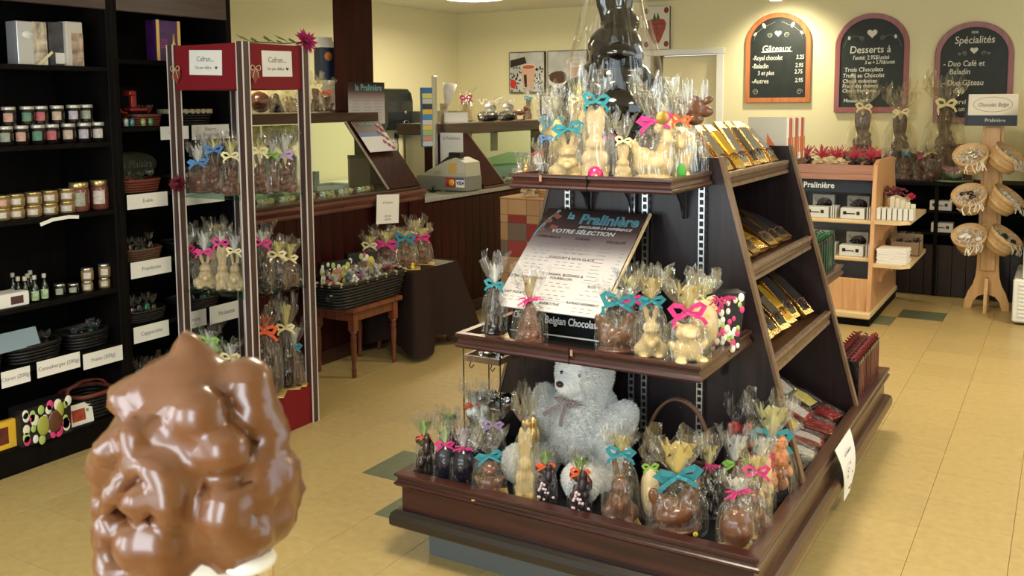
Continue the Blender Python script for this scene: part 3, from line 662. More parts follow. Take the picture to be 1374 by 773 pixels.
protod('bear', [((0, 0, .25), (.25, .2, .25)), ((0, -.03, .62), (.2, .17, .17)), ((0, -.18, .58), (.08, .07, .06))]+mir((.15, 0, .78), (.065, .04, .065))+mir((.24, -.06, .36), (.07, .09, .13), (0, R(25), 0))+mir((.17, -.2, .08), (.09, .13, .09))+mir((.07, -.17, .66), (.02, .02, .02)))
protod('egg', [((0, 0, .5), (.36, .34, .5)), ((0, -.3, .5), (.13, .08, .14))])
protod('lamb', [((0, 0, .48), (.36, .17, .19)), ((.33, 0, .70), (.13, .12, .16)), ((.45, -.02, .74), (.1, .075, .075)), ((.28, .1, .83), (.05, .07, .04)), ((.28, -.1, .83), (.05, .07, .04)), ((-.38, 0, .55), (.07, .05, .1))]+[((x, y, .17), (.06, .06, .19)) for x in (-.24, .24) for y in (-.09, .09)]+[((0, 0, .03), (.36, .17, .04))])
rc = random.Random(3)
protod('cluster', [((rc.uniform(-.3, .3), rc.uniform(-.2, .2), .08+.84*k/26), (rc.uniform(.10, .16),)*3) for k in range(27)], .03, 2)
protod('cone', [((0, 0, .05+.07*k), (.30*(1-k/13.5)**.8+.02, .27*(1-k/13.5)**.8+.02, .07)) for k in range(13)]+mir((.15, -.16, .22), (.07, .07, .1))+[((0, -.16, .42), (.07, .07, .08)), ((0, -.2, .16), (.1, .08, .12))])
rk = random.Random(9)
protod('giant_rabbit', [((0, 0, .15), (.20, .16, .16)), ((0, 0, .28), (.170, .14, .14)), ((0, -.01, .37), (.135, .12, .10)), ((0, -.03, .50), (.098, .10, .10)), ((0, -.12, .475), (.06, .05, .045)), ((.02, .01, .60), (.07, .06, .07))]+mir((.035, .0, .78), (.042, .035, .20), (0, R(4), 0))+mir((.12, -.08, .31), (.06, .08, .075), (0, R(20), R(30)))+mir((.12, -.12, .07), (.08, .11, .08))+mir((.045, -.09, .46), (.05, .05, .05))+mir((.165, -.02, .20), (.07, .1, .11))+[((0, -.15, .25), (.09, .06, .09))], .012, 6)
# ------------------------------------------------------------------ plush bear body
protod('plush_body', [((0, 0, .17), (.165, .145, .165)), ((0, -.005, .27), (.14, .12, .12)), ((.0, -.015, .425), (.124, .108, .112)), ((-.02, -.10, .395), (.062, .055, .048))]+mir((.092, .005, .495), (.042, .025, .040))+mir((.165, -.04, .24), (.065, .07, .12), (R(-20), R(35), 0))+mir((.20, -.09, .15), (.055, .06, .07))+mir((.13, -.16, .06), (.078, .13, .065), (0, 0, R(-22)))+mir((.155, -.27, .075), (.072, .05, .08)), .012, 5)
# ------------------------------------------------------------------ the dipped ice cream, in metres about its centre, -Y towards the viewer
def px_(x, y): return ((x-262)*.00033, -(y-615)*.00033)
ice = []
def il(x, y, dy, rx, ry, rz, rot=0): a, b = px_(x, y); ice.append(((a, dy, b), (rx, ry, rz), (0, R(rot), 0)))
K_ = .00033
def lump(x, y, fwd, rx, rz, rot=0, ry=None):
    """x, y, radii in photo pixels; fwd metres towards the viewer"""
    a_, b_ = px_(x, y); ice.append(((a_, -fwd, b_), (rx*K_, (ry or (rx+rz)/2)*K_, rz*K_), (0, R(rot), 0)))
for a in [(262, 625, 0, 98, 95, 0, 88), (258, 570, 0, 82, 80, 0, 80), (262, 690, 0, 104, 62, 0, 88), (262, 525, 0, 55, 58, 0, 52), (262, 492, 0, 28, 38, 0, 26), (259, 466, 0, 17, 22, 0, 16), (259, 452, 0, 11, 14, 0, 11),
          (210, 512, .006, 52, 26, -30, 30), (186, 525, .006, 30, 24, 0, 30), (222, 490, -.004, 22, 12, -10, 18), (338, 508, .002, 34, 32, 20, 36), (352, 545, .004, 26, 36, 0, 36), (288, 530, .021, 34, 32, 10, 28),
          (178, 578, .014, 36, 24, -38, 34), (212, 566, .025, 18, 34, -12, 20), (246, 596, .030, 34, 15, 32, 18), (322, 578, .023, 33, 30, 15, 28), (368, 590, .004, 20, 40, 8, 34),
          (150, 615, .006, 26, 34, 10, 30), (190, 622, .027, 14, 46, 32, 16), (226, 632, .032, 30, 20, -30, 18), (262, 640, .032, 18, 30, 10, 20), (326, 655, .026, 32, 40, 0, 28), (360, 640, .014, 22, 44, 0, 30), (384, 640, .002, 18, 38, 0, 34), (385, 668, -.004, 16, 22, 0, 24),
          (140, 672, .0, 20, 42, 6, 28), (170, 688, .020, 20, 40, 12, 26), (215, 692, .031, 32, 34, 20, 20), (248, 700, .030, 20, 36, 0, 20), (344, 700, .020, 36, 24, -28, 26), (372, 690, .004, 24, 32, 0, 34),
          (182, 738, .020, 36, 22, 8, 28), (236, 742, .026, 38, 24, 0, 26), (266, 728, .022, 18, 20, 0, 20), (322, 732, .016, 30, 15, -14, 26), (352, 722, .010, 24, 14, -20, 28)]: lump(*a)
mbd = bpy.data.metaballs.new('ice_coating'); mbd.resolution = .0011; mbd.render_resolution = .0011; mbd.threshold = .6
mbo = bpy.data.objects.new('ice_coating', mbd); C.objects.link(mbo)
for i_, (c_, r_, e_) in enumerate(ice):
    el = mbd.elements.new(type='ELLIPSOID'); base_ = i_ < 7; el.stiffness = 6 if base_ else 4.5; k_ = (1.0 if base_ else .95)/(.732 if base_ else .699)
    el.co = c_; el.radius = 1.0; el.size_x, el.size_y, el.size_z = r_[0]*k_, r_[1]*k_, r_[2]*k_; el.radius = 1.0; el.rotation = Euler(e_).to_quaternion()
PROTO.append(('ice_coating', mbo))
def fold_ice(me):
    """heavy rolling folds of the set chocolate, pushed along the surface normals"""
    N_ = [v.normal.copy() for v in me.vertices]; P_ = [v.co.copy() for v in me.vertices]
    def h(p):
        q = Vector((p.x*46+9, p.y*46, p.z*62+3)); w = noise.noise_vector(q*.55)*1.5
        a = noise.noise(q*.85+w); b = noise.noise(q*1.7+w*1.3+Vector((7, 1, 2)))
        r1 = 1-abs(a)*2.3; r2 = 1-abs(b)*2
        return .62*r1*abs(r1)+.25*r2+.25*noise.noise(q*.5)
    for v, n, p in zip(me.vertices, N_, P_):
        t = min(1, max(.1, (.052-p.z)/.03)); v.co = p+n*(.0006+.0026*t*(h(p)-.3))
    me.update()
def bake_protos():
    dg = bpy.context.evaluated_depsgraph_get(); out = {}
    for n, o in PROTO:
        me = bpy.data.meshes.new_from_object(o.evaluated_get(dg)); me.name = n; me.materials.clear(); me.materials.append(MILK)
        me.polygons.foreach_set('use_smooth', [True]*len(me.polygons)); out[n] = me
        old = o.data; bpy.data.objects.remove(o); (bpy.data.metaballs if isinstance(old, bpy.types.MetaBall) else bpy.data.meshes).remove(old)
    return out
FIG = bake_protos(); fold_ice(FIG['ice_coating'])
# ------------------------------------------------------------------ cellophane bags, ribbons, base cards (unit sizes: x -.5...5, z 0..1)
def bag_mesh(seed, kind=0):
    r = random.Random(seed); n = 44; p = [r.uniform(0, 6.28) for _ in range(8)]
    zn = [.66, .60, .74][kind % 3]
    prof = [(0, .40, .38), (.012, .46, .44), (.08, .485, .46), (.22, .49, .45), (.36, .475, .41), (.47, .43, .34), (.55, .34, .26), (.61, .21, .16), (.65, .095, .08), (.67, .075, .065), (.69, .10, .08), (.74, .19, .14), (.81, .30, .21), (.89, .39, .27), (.96, .44, .30), (1.0, .46, .31)]
    rings = []
    for z, rx, ry in prof:
        zz = z/.67*zn if z <= .67 else zn+(z-.67)/.33*(1-zn)
        t = max(0, (z-.67)/.33); ring = []
        for j in range(n):
            a = 2*PI*j/n; c, s = math.cos(a), math.sin(a); e = .55 if z < .5 else 1
            k = (abs(c)**(2/e if e != 1 else 2)+abs(s)**(2/e if e != 1 else 2))**(-.5*e) if z < .5 else 1
            w = 1+.02*math.sin(5*a+p[0]+6*z)+.018*math.sin(9*a+p[1]-4*z)
            if .4 < z < .7: w += .10*math.sin(11*a+p[2])*(z-.4)/.3
            if t > 0: w *= 1+t*(.22*math.sin(7*a+p[3])+.16*math.sin(12*a+p[4])+.1*math.sin(17*a+p[5]))
            dz = t*(.07*math.sin(5*a+p[6])+.05*math.sin(11*a+p[7])+r.uniform(-.02, .02))
            ring.append((c*k*rx*w, s*k*ry*w, zz+dz*(1 if t > .2 else 0)))
        rings.append(ring)
    return MB().loft(rings, 0, True, True, (True, False)).mesh('cellophane', CELLO), zn
BAGS = [bag_mesh(11+i, i % 3) for i in range(6)]
def strip(mb, pts, w, th=.006, nrm=(0, -1, 0)):
    """a ribbon of width w along pts, solid"""
    P_ = [Vector(p) for p in pts]; rings = []; nn = Vector(nrm)
    for i, p in enumerate(P_):
        t = (P_[min(i+1, len(P_)-1)]-P_[max(i-1, 0)]).normalized(); s = t.cross(nn)
        if s.length < .1: s = Vector((0, 0, 1))
        s.normalize(); m = t.cross(s).normalized()
        ww = w(i/(len(P_)-1)) if callable(w) else w
        rings.append([p-s*ww/2-m*th/2, p+s*ww/2-m*th/2, p+s*ww/2+m*th/2, p-s*ww/2+m*th/2])
    mb.loft(rings, 0, False)
def ribbon_mesh(seed, frilly=False):
    """bow about the neck at the origin, unit = bag width"""
    r = random.Random(seed); mb = MB()
    mb.tube([(.085*math.cos(a), .08*math.sin(a), .008*math.sin(3*a)) for a in [2*PI*k/14 for k in range(14)]], .028, 6, closed=True)
    if frilly:
        for k in range(16):
            a = r.uniform(-2.9, -.25); l = r.uniform(.22, .42); dz = r.uniform(-.14, .14); x, y = math.cos(a), math.sin(a)
            strip(mb, [(x*.06, y*.07, 0), (x*l*.5, y*.12-.03, dz*.6+.03), (x*l, y*l*.5, dz-r.uniform(0, .06))], .034)
    else:
        for s in (-1, 1):
            a0 = r.uniform(.0, .12)
            strip(mb, [(0, -.08, 0), (s*.10, -.13, .05+a0), (s*.25, -.12, .085+a0), (s*.33, -.10, .03+a0), (s*.24, -.09, -.02), (s*.1, -.09, -.01), (0, -.09, 0)], lambda t: .05+.065*math.sin(PI*t))
            strip(mb, [(0, -.09, 0), (s*.12, -.15, -.03), (s*(.22+r.uniform(0, .08)), -.14, -.10-r.uniform(0, .06)), (s*(.30+r.uniform(-.05, .1)), -.11, -.16-r.uniform(0, .12))], lambda t: .05+.035*t)
        mb.ell((0, -.1, 0), (.04, .03, .035), n=10, m=6)
    return mb.mesh('ribbon', RIB['teal'])
RIBM = [ribbon_mesh(i, i >= 3) for i in range(6)]
cm = MB(); cm.box(-.5, .5, -.5, .5, 0, .01, b=.002); CARDM = cm.mesh('base_card', GOLDC)
def daisy_mesh():
    mb = MB()
    for k in range(9):
        a = 2*PI*k/9; mb.ell((.32*math.cos(a), .32*math.sin(a), 0), (.2, .12, .05), n=8, m=5, rot=(0, 0, a))
    mb.ell((0, 0, .05), (.16, .16, .06), 1, n=10, m=6); return mb.mesh('daisy', [mat('daisy_yellow', (.85, .68, .05), .6), mat('daisy_centre', (.45, .38, .06), .6)])
DAISY = daisy_mesh()
VIEWR = R(30)
nb = [0]
def wrapped(label, pxb, pyb, pyt, wpx, z, fig='bunny', choc=None, rib='teal', name='wrapped_chocolate', cat='chocolate', frill=False, bag=None, film=None, rz=0, card=None, sticker=None, group=None, figh=None, figw=1, dep=.62, pt=None, tilt=0, extra=None, rs=1.05, P=None, H=None, Wd=None):
    nb[0] += 1; i = nb[0]; rr = random.Random(i*7)
    p = Vector(P) if P is not None else (pt if pt is not None else GZ(pxb, pyb, z)); k = depth(p)
    h = H or (pyb-pyt)*k/FPX; w = Wd or wpx*k/FPX
    bm, zn = BAGS[bag if bag is not None else i % 6]
    t = thing(name, label, cat, (p.x, p.y, p.z), VIEWR+rz, group)
    if tilt: t.rotation_euler = Euler((0, tilt, VIEWR+rz))
    fh = (figh or zn*.99)*h
    if fig:
        me = FIG[fig]; fs = fh; s = min(w*.9*figw, fh*1.15 if fig in ('hen', 'lamb') else fh*.95)
        xs = {'hen': .86, 'lamb': .95, 'bunny': .55, 'tall_bunny': .37, 'bear': .66, 'egg': .76, 'cluster': .85, 'cone': .66, 'giant_rabbit': .42}[fig]
        sx = w*.86*figw/xs if fig not in ('tall_bunny', 'giant_rabbit') else w*.70*figw/xs
        sx = min(sx*1.06, fh*1.45)
        link('chocolate_figure', me, t, (0, 0, .006), (0, 0, rr.uniform(-.3, .3)), (sx, min(sx, w*dep*1.0/.5), fh), choc or MILK)
    link('cellophane_wrap', bm, t, (0, 0, .002), None, (w, w*dep, h), film or [CELLO, CELLOY, CELLOD][i % 3])
    if rib: link('ribbon', RIBM[(3 if frill else 0)+i % 3], t, (0, 0, zn*h), (0, rr.uniform(-.15, .15), 0), (w*rs,)*3, RIB[rib])
    if card: link('base_card', CARDM, t, (0, 0, .0), (0, 0, .1), (w*1.05, w*dep*1.2, .3), card if card is not True else GOLDC)
    if sticker: link('flower_sticker', DAISY, t, (sticker[0]*w, -w*dep*.5-.004, sticker[1]*h), (R(90), 0, 0), (sticker[2],)*3)
    if extra: extra(t, w, h, zn)
    return t
def puff(col, zlo=.72, r=.3, n=5):
    r *= .68; col = tuple(c*.72 for c in col)
    """crumpled coloured tissue that shows inside the gathered top"""
    def f(t, w, h, zn):
        mb = MB(); rr = random.Random(n)
        m = 7; rings = []
        for kk in range(6):
            a_ = kk/5; rings.append([((.05+r*a_)*w*math.cos(2*PI*j/20)*(1+.4*a_*math.sin(9*j*2*PI/20+kk*1.7)+rr.uniform(-.12, .12)*a_), (.05+r*.6*a_)*w*math.sin(2*PI*j/20)*(1+.2*a_*math.sin(7*j*2*PI/20)), h*(zn+(.90-zn)*a_+.06*a_*math.sin(3*j)+rr.uniform(-.02, .02)*a_)) for j in range(20)])
        mb.loft(rings, 0, True, True, (True, False)); mb.build('tissue_top', mat('tissue_%.2f_%.2f_%.2f' % col, col, .7), t)
    return f
GREENT, YELT, WHT = (.38, .55, .18), (.80, .72, .30), (.75, .75, .70)
# ------------------------------------------------------------------ top tray
zt = 1.332
def top(label, x, yt, w, y, **k):          # x: pixel column, y: how deep on the tray (metres)
    p = GY(x, 236, y); p.z = zt; kk = depth(p); yb_ = proj(p)[1]
    return wrapped(label, 0, yb_, yt, w, zt, pt=p, **k)
top("white chocolate bunny with teal bow left of the tall white bunny on the top tray", 762, 128, 56, 2.90, fig='bunny', choc=WCHOC, rib='teal', film=CELLOY, figh=.58)
top('tall white chocolate bunny with teal bow behind the magenta egg', 799, 100, 48, 2.90, fig='tall_bunny', choc=WCHOC, rib='teal', film=CELLO, bag=2, figw=1.3, figh=.72)
MB().ell((0, 0, .5), (.42, .4, .5), n=16, m=10).mesh('egg_unit', RIB['pink'])
pe = GY(799, 236, 2.81); pe.z = zt+.001
t = thing('magenta_egg', 'small magenta egg with a daisy on it before the tall white bunny', 'egg', pe, VIEWR); e = MB(); e.ell((0, 0, .029), (.026, .022, .029)); e.build('egg_shell', mat('egg_magenta', (.50, .01, .13), .35, coat=.4), t); link('daisy_badge', DAISY, t, (0, -.023, .029), (R(90), 0, 0), (.009,)*3)
top('small white chocolate rabbit with cream bow in the middle of the top tray', 836, 160, 30, 2.84, fig='tall_bunny', choc=WCHOC, rib='cream', film=CELLOY, bag=0, figw=1.25)
top('broad white chocolate hen with magenta bow at the right of the top tray', 877, 108, 62, 2.89, fig='hen', choc=WCHOC, rib='pink', film=CELLOY, bag=1, figh=.55, figw=1.05)
t = thing('gold_medallion', None, None); bpy.data.objects.remove(t)
top("white chocolate figure with orange bow and green leaf, right end of top tray", 912, 120, 36, 2.97, fig='bear', choc=WCHOC, rib='orange', film=CELLOY, bag=3, extra=lambda t, w, h, zn: (MB().ell((0, -w*.36, h*.12), (.014, .006, .03)).build('green_leaf', mat('leaf_green', (.06, .35, .04), .5), t)))
top('clear bag with yellow tissue and lollipops at the left end of the top tray', 741, 118, 44, 3.04, fig='cluster', choc=YELT and mat('yellow_sweets', (.70, .52, .20), .5), rib='teal', film=CELLO, bag=1, extra=puff(WHT))
top("small foil chocolate with red bow at the left edge of the top tray", 722, 190, 20, 2.98, fig='egg', choc=SILV, rib='red', bag=0)
top('dark chocolate lolly bag with blue bow at the left rim of the top tray', 733, 150, 24, 2.88, fig='tall_bunny', choc=DARK, rib='blue', bag=4)
top('clear bag with white and yellow tissue behind the tall white bunny', 776, 100, 34, 3.08, fig='cluster', choc=WCHOC, rib='cream', bag=5, extra=puff(YELT))
top('small bag of coloured eggs behind the small white rabbit on the top tray', 817, 150, 26, 3.06, fig='cluster', choc=mat('mixed_eggs', (.25, .28, .30), .4, var=.6, bscale=20), rib='pink', bag=4)
top('clear bag of white chocolate pieces behind the white hen', 893, 128, 40, 3.10, fig='cluster', choc=WCHOC, rib='cream', bag=3, extra=puff(WHT))
pm = GY(889, 158, 2.80)
t = thing('gold_medallion', 'round gold medallion hanging on the white hen bag', 'medallion', pm, VIEWR); MB().lathe([(.02, -.0015), (.021, 0), (.02, .0015)], 24, M=Matrix.Rotation(R(90), 4, 'X')).build('disc', mat('old_gold', (.38, .25, .06), .4, .7), t); m_ = MB(); m_.tube([(0, 0, .02), (.002, .01, .035), (0, .02, .05)], .001, 5); m_.build('string', mat('string', (.7, .6, .3), .6), t)
# cow head lolly
p = GY(931, 236, 3.12); p.z = zt
t = thing('cow_lollipop', 'milk chocolate cow head lollipop above the right end of the top tray', 'chocolate', p, VIEWR)
hgt = GY(929, 146, 3.12).z-zt
mb = MB(); mb.tube([(0, 0, 0), (0, 0, hgt-.03)], .004, 8); mb.build('stick', WHITE, t)
mb = MB(); mb.ell((0, 0, hgt), (.040, .022, .045)); mb.ell((.0, -.012, hgt-.035), (.03, .02, .022)); mb.ell((-.045, 0, hgt+.028), (.02, .01, .012), rot=(0, .5, 0)); mb.ell((.045, 0, hgt+.028), (.02, .01, .012), rot=(0, -.5, 0)); mb.ell((.03, .0, hgt-.01), (.035, .02, .02)); mb.build('cow_head', MILK, t)
link('cellophane_wrap', BAGS[3][0], t, (0, 0, .002), None, (.10, .06, hgt+.07), CELLO)
# the giant black rabbit on the top board
p = GY(824, 200, 3.50); p.z = 1.337
t = thing('giant_wrapped_rabbit', 'giant black chocolate rabbit in clear cellophane towering over the top tray', 'chocolate', p, VIEWR)
BLG = mat('black_gloss', (.004, .003, .003), .12, coat=.6, bump=.1, bscale=10)
link('chocolate_figure', FIG['giant_rabbit'], t, (0, 0, 0), None, (1.16, 1.0, .95), BLG)
r_ = random.Random(4); rings = []
for z, a in ((0, .19), (.01, .205), (.15, .21), (.3, .20), (.45, .165), (.6, .13), (.75, .10), (.9, .075), (1.02, .05), (1.06, .045)):
    rings.append([(a*1.05*math.cos(2*PI*j/56)*(1+.03*math.sin(9*j*2*PI/56+z*3)+.05*min(1, z*2)*math.sin(14*j*2*PI/56)), a*.9*math.sin(2*PI*j/56)*(1+.05*min(1, z*2)*math.sin(17*j*2*PI/56)), z) for j in range(56)])
MB().loft(rings, 0, True, True, (True, True)).build('cellophane_wrap', cello_mat('cellophane_large', (1, 1, 1), .02, .0, 3.5), t)
MB().tube([(.05*math.cos(a), .05*math.sin(a), 1.03) for a in [2*PI*k/16 for k in range(16)]], .008, 6, closed=True).build('ribbon', RIB['cream'], t)

# ------------------------------------------------------------------ mid tray
zm = .800
def mid(label, x, yb_, yt, w, **k): return wrapped(label, x, yb_, yt, w, zm, **k)
mid('slim dark chocolate figure with wide teal bow at the left end of the middle tray', 664, 452, 345, 36, fig='cone', choc=DARK, rib='teal', card=True, bag=0, film=CELLOD, extra=puff(WHT, n=2))
mid('cone shaped milk chocolate with pink frilly bow before the black sign', 711, 462, 362, 50, fig='cone', choc=MILK, rib='pink', frill=True, bag=1, film=CELLO, extra=puff((.55, .42, .20), r=.18))
mid('milk chocolate hen with teal bow right of the menu poster', 828, 476, 380, 62, fig='hen', choc=MILK, rib='teal', bag=2, film=CELLO, extra=puff(WHT))
mid('dark wrapped chocolate with magenta bow behind the milk chocolate hen', 846, 462, 362, 44, fig='bunny', choc=DARK, rib='pink', bag=4, film=CELLOD, extra=puff(YELT))
mid('white chocolate rabbit with teal bow left of the heart shaped white one', 873, 482, 362, 48, fig='bunny', choc=WCHOC, rib='teal', bag=0, film=CELLOY, extra=puff((.7, .55, .25), r=.35), figh=.62)
mid('wide white chocolate pair with broad magenta bow on the middle tray', 921, 489, 372, 66, fig='bear', choc=WCHOC, rib='pink', bag=1, film=CELLOY, figh=.58, extra=puff((.7, .58, .25), r=.3), sticker=None)
mid('white chocolate figure behind the pair with the broad magenta bow', 944, 472, 366, 46, fig='egg', choc=WCHOC, rib='cream', bag=3, film=CELLOY, extra=puff((.6, .65, .25)))
# polka box
def dotted_box(name, label, p, w, d_, h, rz=0, base=(.008, .006, .008), tilt=0, tissue=True, taper=0, cols=None, seed=1):
    t = thing(name, label, 'box', p, VIEWR+rz)
    if tilt: t.rotation_euler = Euler((tilt, 0, VIEWR+rz))
    mb = MB(); q = taper
    mb.add([(-w/2+q, -d_/2, 0), (w/2-q, -d_/2, 0), (w/2-q, d_/2, 0), (-w/2+q, d_/2, 0), (-w/2, -d_/2, h), (w/2, -d_/2, h), (w/2, d_/2, h), (-w/2, d_/2, h)], [(3, 2, 1, 0), (4, 5, 6, 7), (0, 1, 5, 4), (1, 2, 6, 5), (2, 3, 7, 6), (3, 0, 4, 7)])
    mb.build('box_body', mat('box_'+label[:12], base, .5), t); r = random.Random(seed)
    cols = cols or [(.8, .75, .6), (.7, .05, .2), (.4, .55, .15), (.8, .8, .75)]
    for ci, c in enumerate(cols):
        m2 = MB()
        for k in range(60):
            if (k*7+k//6*3) % len(cols) != ci: continue
            gx, gz = (k % 6), (k//6)
            x = (-.42+gx*.168+r.uniform(-.05, .05))*w; z = (.05+gz*.102+.05*(gx % 2)+r.uniform(-.02, .02))*h; 
            if r.random() < .45: continue
            x *= 1-2*q*(1-z/h)/w
            if z > h*.93: continue
            rr_ = r.uniform(.05, .085)*w; m2.lathe([(rr_, 0), (rr_*.95, .0006)], 10, (0, 0, 0), M=Matrix.Translation((x, -d_/2-.0001, z)) @ Matrix.Rotation(R(90), 4, 'X') @ Matrix.Diagonal((1, 1.4, 1, 1)))
            y = (-.4+gx*.16)*d_
            m2.lathe([(rr_*.6, 0), (rr_*.55, .0006)], 10, M=Matrix.Translation((w/2-q*(1-z/h)+.0004, y, z)) @ Matrix.Rotation(R(90), 4, 'Y') @ Matrix.Diagonal((1, .7, 1, 1)))
        m2.build('printed_dots', mat('dot%d_%.2f' % (ci, c[0]), c, .6), t)['kind'] = 'stuff'
    return t
p = GZ(968, 468, zm); k = depth(p)
b_ = dotted_box('floral_gift_box', 'black gift box with pink and white petals, right end of the middle tray', p, 54*k/FPX, .07, 78*k/FPX, rz=R(10), taper=.02)
link('ribbon', RIBM[3], b_, (-.03, -.036, 72*k/FPX), (.3, 0, 0), (.16,)*3, RIB['pink'])
# black sign box and the menu poster leaning on it
A = GZ(675, 441, .83); Bp = GZ(785, 463, .79)
t = thing('black_sign_box', 'low black box lettered Belgian Chocolate under the menu poster', 'sign', (-1.495, 2.83, .80), 0, rot=(R(-14), 0, 0))
box1('sign_body', -.18, .185, -.0, .05, 0, .105, MATBLK, t, .004)
for a in ((-.18, .185, -.003, 0, 0, .005), (-.18, .185, -.003, 0, .1, .105)): mb = MB(); mb.box(*a); mb.build('white_edge', PAPER, t)
box1('tan_end', .165, .19, -.004, .052, 0, .105, mat('tan_card', (.30, .19, .12), .6), t)
text(t, 'Belgian Chocolate', .036, (.058, -.002, .052), FRONT, MATS['paper'], off=.0006, width=.80)
text(t, 'Chocolat', .034, (-.135, -.002, .058), FRONT, MATS['paper'], width=.6)
TLc, TRc = GY(735, 272, 3.12), GY(869, 291, 3.12); BRc = GY(797, 433, 2.74); BLc = GY(677, 401, 2.74)
w_ = .405; up = Vector((-1.49, 3.10, 1.205))-Vector((-1.475+.0, 2.73, .905)); hgt = up.length
t = thing('menu_poster', 'large menu poster shading from brown to white leaning back on the middle tray', 'poster', (-1.488, 2.735, .905), 0)
ang = math.atan2(up.z, up.y)
t.rotation_euler = Euler((ang-R(90), 0, R(-2.5)))
def menu_mat(name):
    m, N, L, b = nodemat(name); tc = N.new('ShaderNodeTexCoord'); sp = N.new('ShaderNodeSeparateXYZ'); r = N.new('ShaderNodeValToRGB')
    e = r.color_ramp.elements; e[0].position = .0; e[0].color = (.56, .54, .55, 1); e[1].position = 1; e[1].color = (.022, .012, .011, 1)
    for p_, c in ((.50, (.48, .45, .46, 1)), (.68, (.27, .20, .20, 1)), (.80, (.08, .045, .045, 1))): q_ = e.new(p_); q_.color = c
    L.new(tc.outputs['Generated'], sp.inputs[0]); L.new(sp.outputs['Z'], r.inputs[0]); L.new(r.outputs[0], b.inputs['Base Color']); b.inputs['Roughness'].default_value = .6; b.inputs['Specular IOR Level'].default_value = .25
    return m
MENU = menu_mat('menu_print')
o = MB().box(-w_/2, w_/2, -.002, .002, 0, hgt).build('poster_board', MENU, t)
TEAL = mat('logo_teal', (.16, .42, .52), .5); WP = mat('print_white', (.75, .75, .75), .6); KP = mat('print_black', (.03, .025, .03), .7); BRN = mat('print_brown', (.30, .10, .06), .5)
y_ = -.0026
def mt(s, size, x, z, m=KP, off=.0002, width=None, al='CENTER', shear=0): text(t, s, size, (x*w_/2, y_, z*hgt), FRONT, m, align=al, off=off, width=width, shear=shear, ext=.0002)
mt('Pralinière', .066, .36, .90, TEAL, .0022, .92); mt('Pralinière', .066, .36, .90, KP, -.0004, .92); mt('la', .045, -.42, .925, TEAL, .001)
mt('SAVOURER LA DIFFÉRENCE', .0155, .34, .82, WP, .0003, 1.1, shear=.3); mt('VOTRE SÉLECTION', .026, -.05, .765, WP, .0006, 1.15, shear=.2)
for (s, x, z, sz) in (('CRÈME MOLLE', -.66, .70, .015), ('SUNDAE', .02, .70, .015), ('SPÉCIALITÉ', .68, .69, .015), ('YOGOURT & SOYA GLACÉ', .0, .50, .015), ('CRÈME GLACÉE DURE', -.66, .29, .015), ('OURAGAN, BLIZZARD &', .0, .34, .0145), ('TOURBILLON', .0, .305, .0145), ('LAIT FOUETTÉ', -.70, .14, .015), ('SLUSH', .66, .26, .015), ('RAFRAÎCHISSEMENT', .62, .10, .0135), ('BARBOTINE', .02, .07, .0145)): mt(s, sz, x, z)
rq = random.Random(2); lines = MB()
def ln(x0, x1, z, hh=.0022): lines.box(x0*w_/2, x1*w_/2, y_-.0002, y_+.0004, z*hgt-hh/2, z*hgt+hh/2)
for x, zs in ((-.66, (.66, .63, .60, .56, .53, .49, .46, .42, .39, .35, .25, .22, .18, .10, .07)), (.0, (.66, .63, .59, .55, .46, .43, .26, .23, .19, .15, .12, .03)), (.66, (.22, .18, .06, .03))):
    for z in zs:
        n = rq.randint(2, 4)
        for k in range(n):
            c = x+(k-(n-1)/2)*.14; ln(c-.045, c+.035, z)
for k in range(11): z = .655-.034*k; ln(.44, .44+rq.uniform(.16, .26), z); ln(.86, .93, z)
lines.build('fine_print', GREYINK, t)
mb = MB()
for (x0, x1, z) in ((-.3, .34, .555), (-.3, .34, .40), (.42, .95, .29), (-.95, -.38, .33), (.42, .95, .14), (-.3, .34, .10)): mb.box(x0*w_/2, x1*w_/2, y_, y_+.0004, z*hgt-.0004, z*hgt+.0004)
mb.build('rule_lines', GREYINK, t)
mb = MB()
for (x, z, a, s) in ((-.72, .92, .5, 1), (-.84, .86, -.3, .8), (-.66, .80, .2, .9), (-.86, .77, .9, .7)):
    mb.box(-.018*s, .018*s, -.0006, .0006, -.010*s, .010*s, M=Matrix.Translation((x*w_/2, y_, z*hgt)) @ Matrix.Rotation(a, 4, 'Y'))
mb.build('printed_chocolates', BRN, t)
mb = MB(); strip(mb, [(-.98*w_/2, y_, .70*hgt), (-.93*w_/2, y_, .8*hgt), (-.85*w_/2, y_, .89*hgt), (-.70*w_/2, y_, .98*hgt)], .006, .0006); strip(mb, [(-.90*w_/2, y_, .76*hgt), (-.86*w_/2, y_, .86*hgt), (-.80*w_/2, y_, .92*hgt), (-.74*w_/2, y_, .985*hgt)], .004, .0006); mb.build('printed_ribbons', TEAL, t)
mb = MB(); mb.box(-.004, .004, .004, .012, .0, hgt*1.02, M=Matrix.Translation((w_/2+.006, 0, 0))); mb.build('edge_rod', PALE, t)
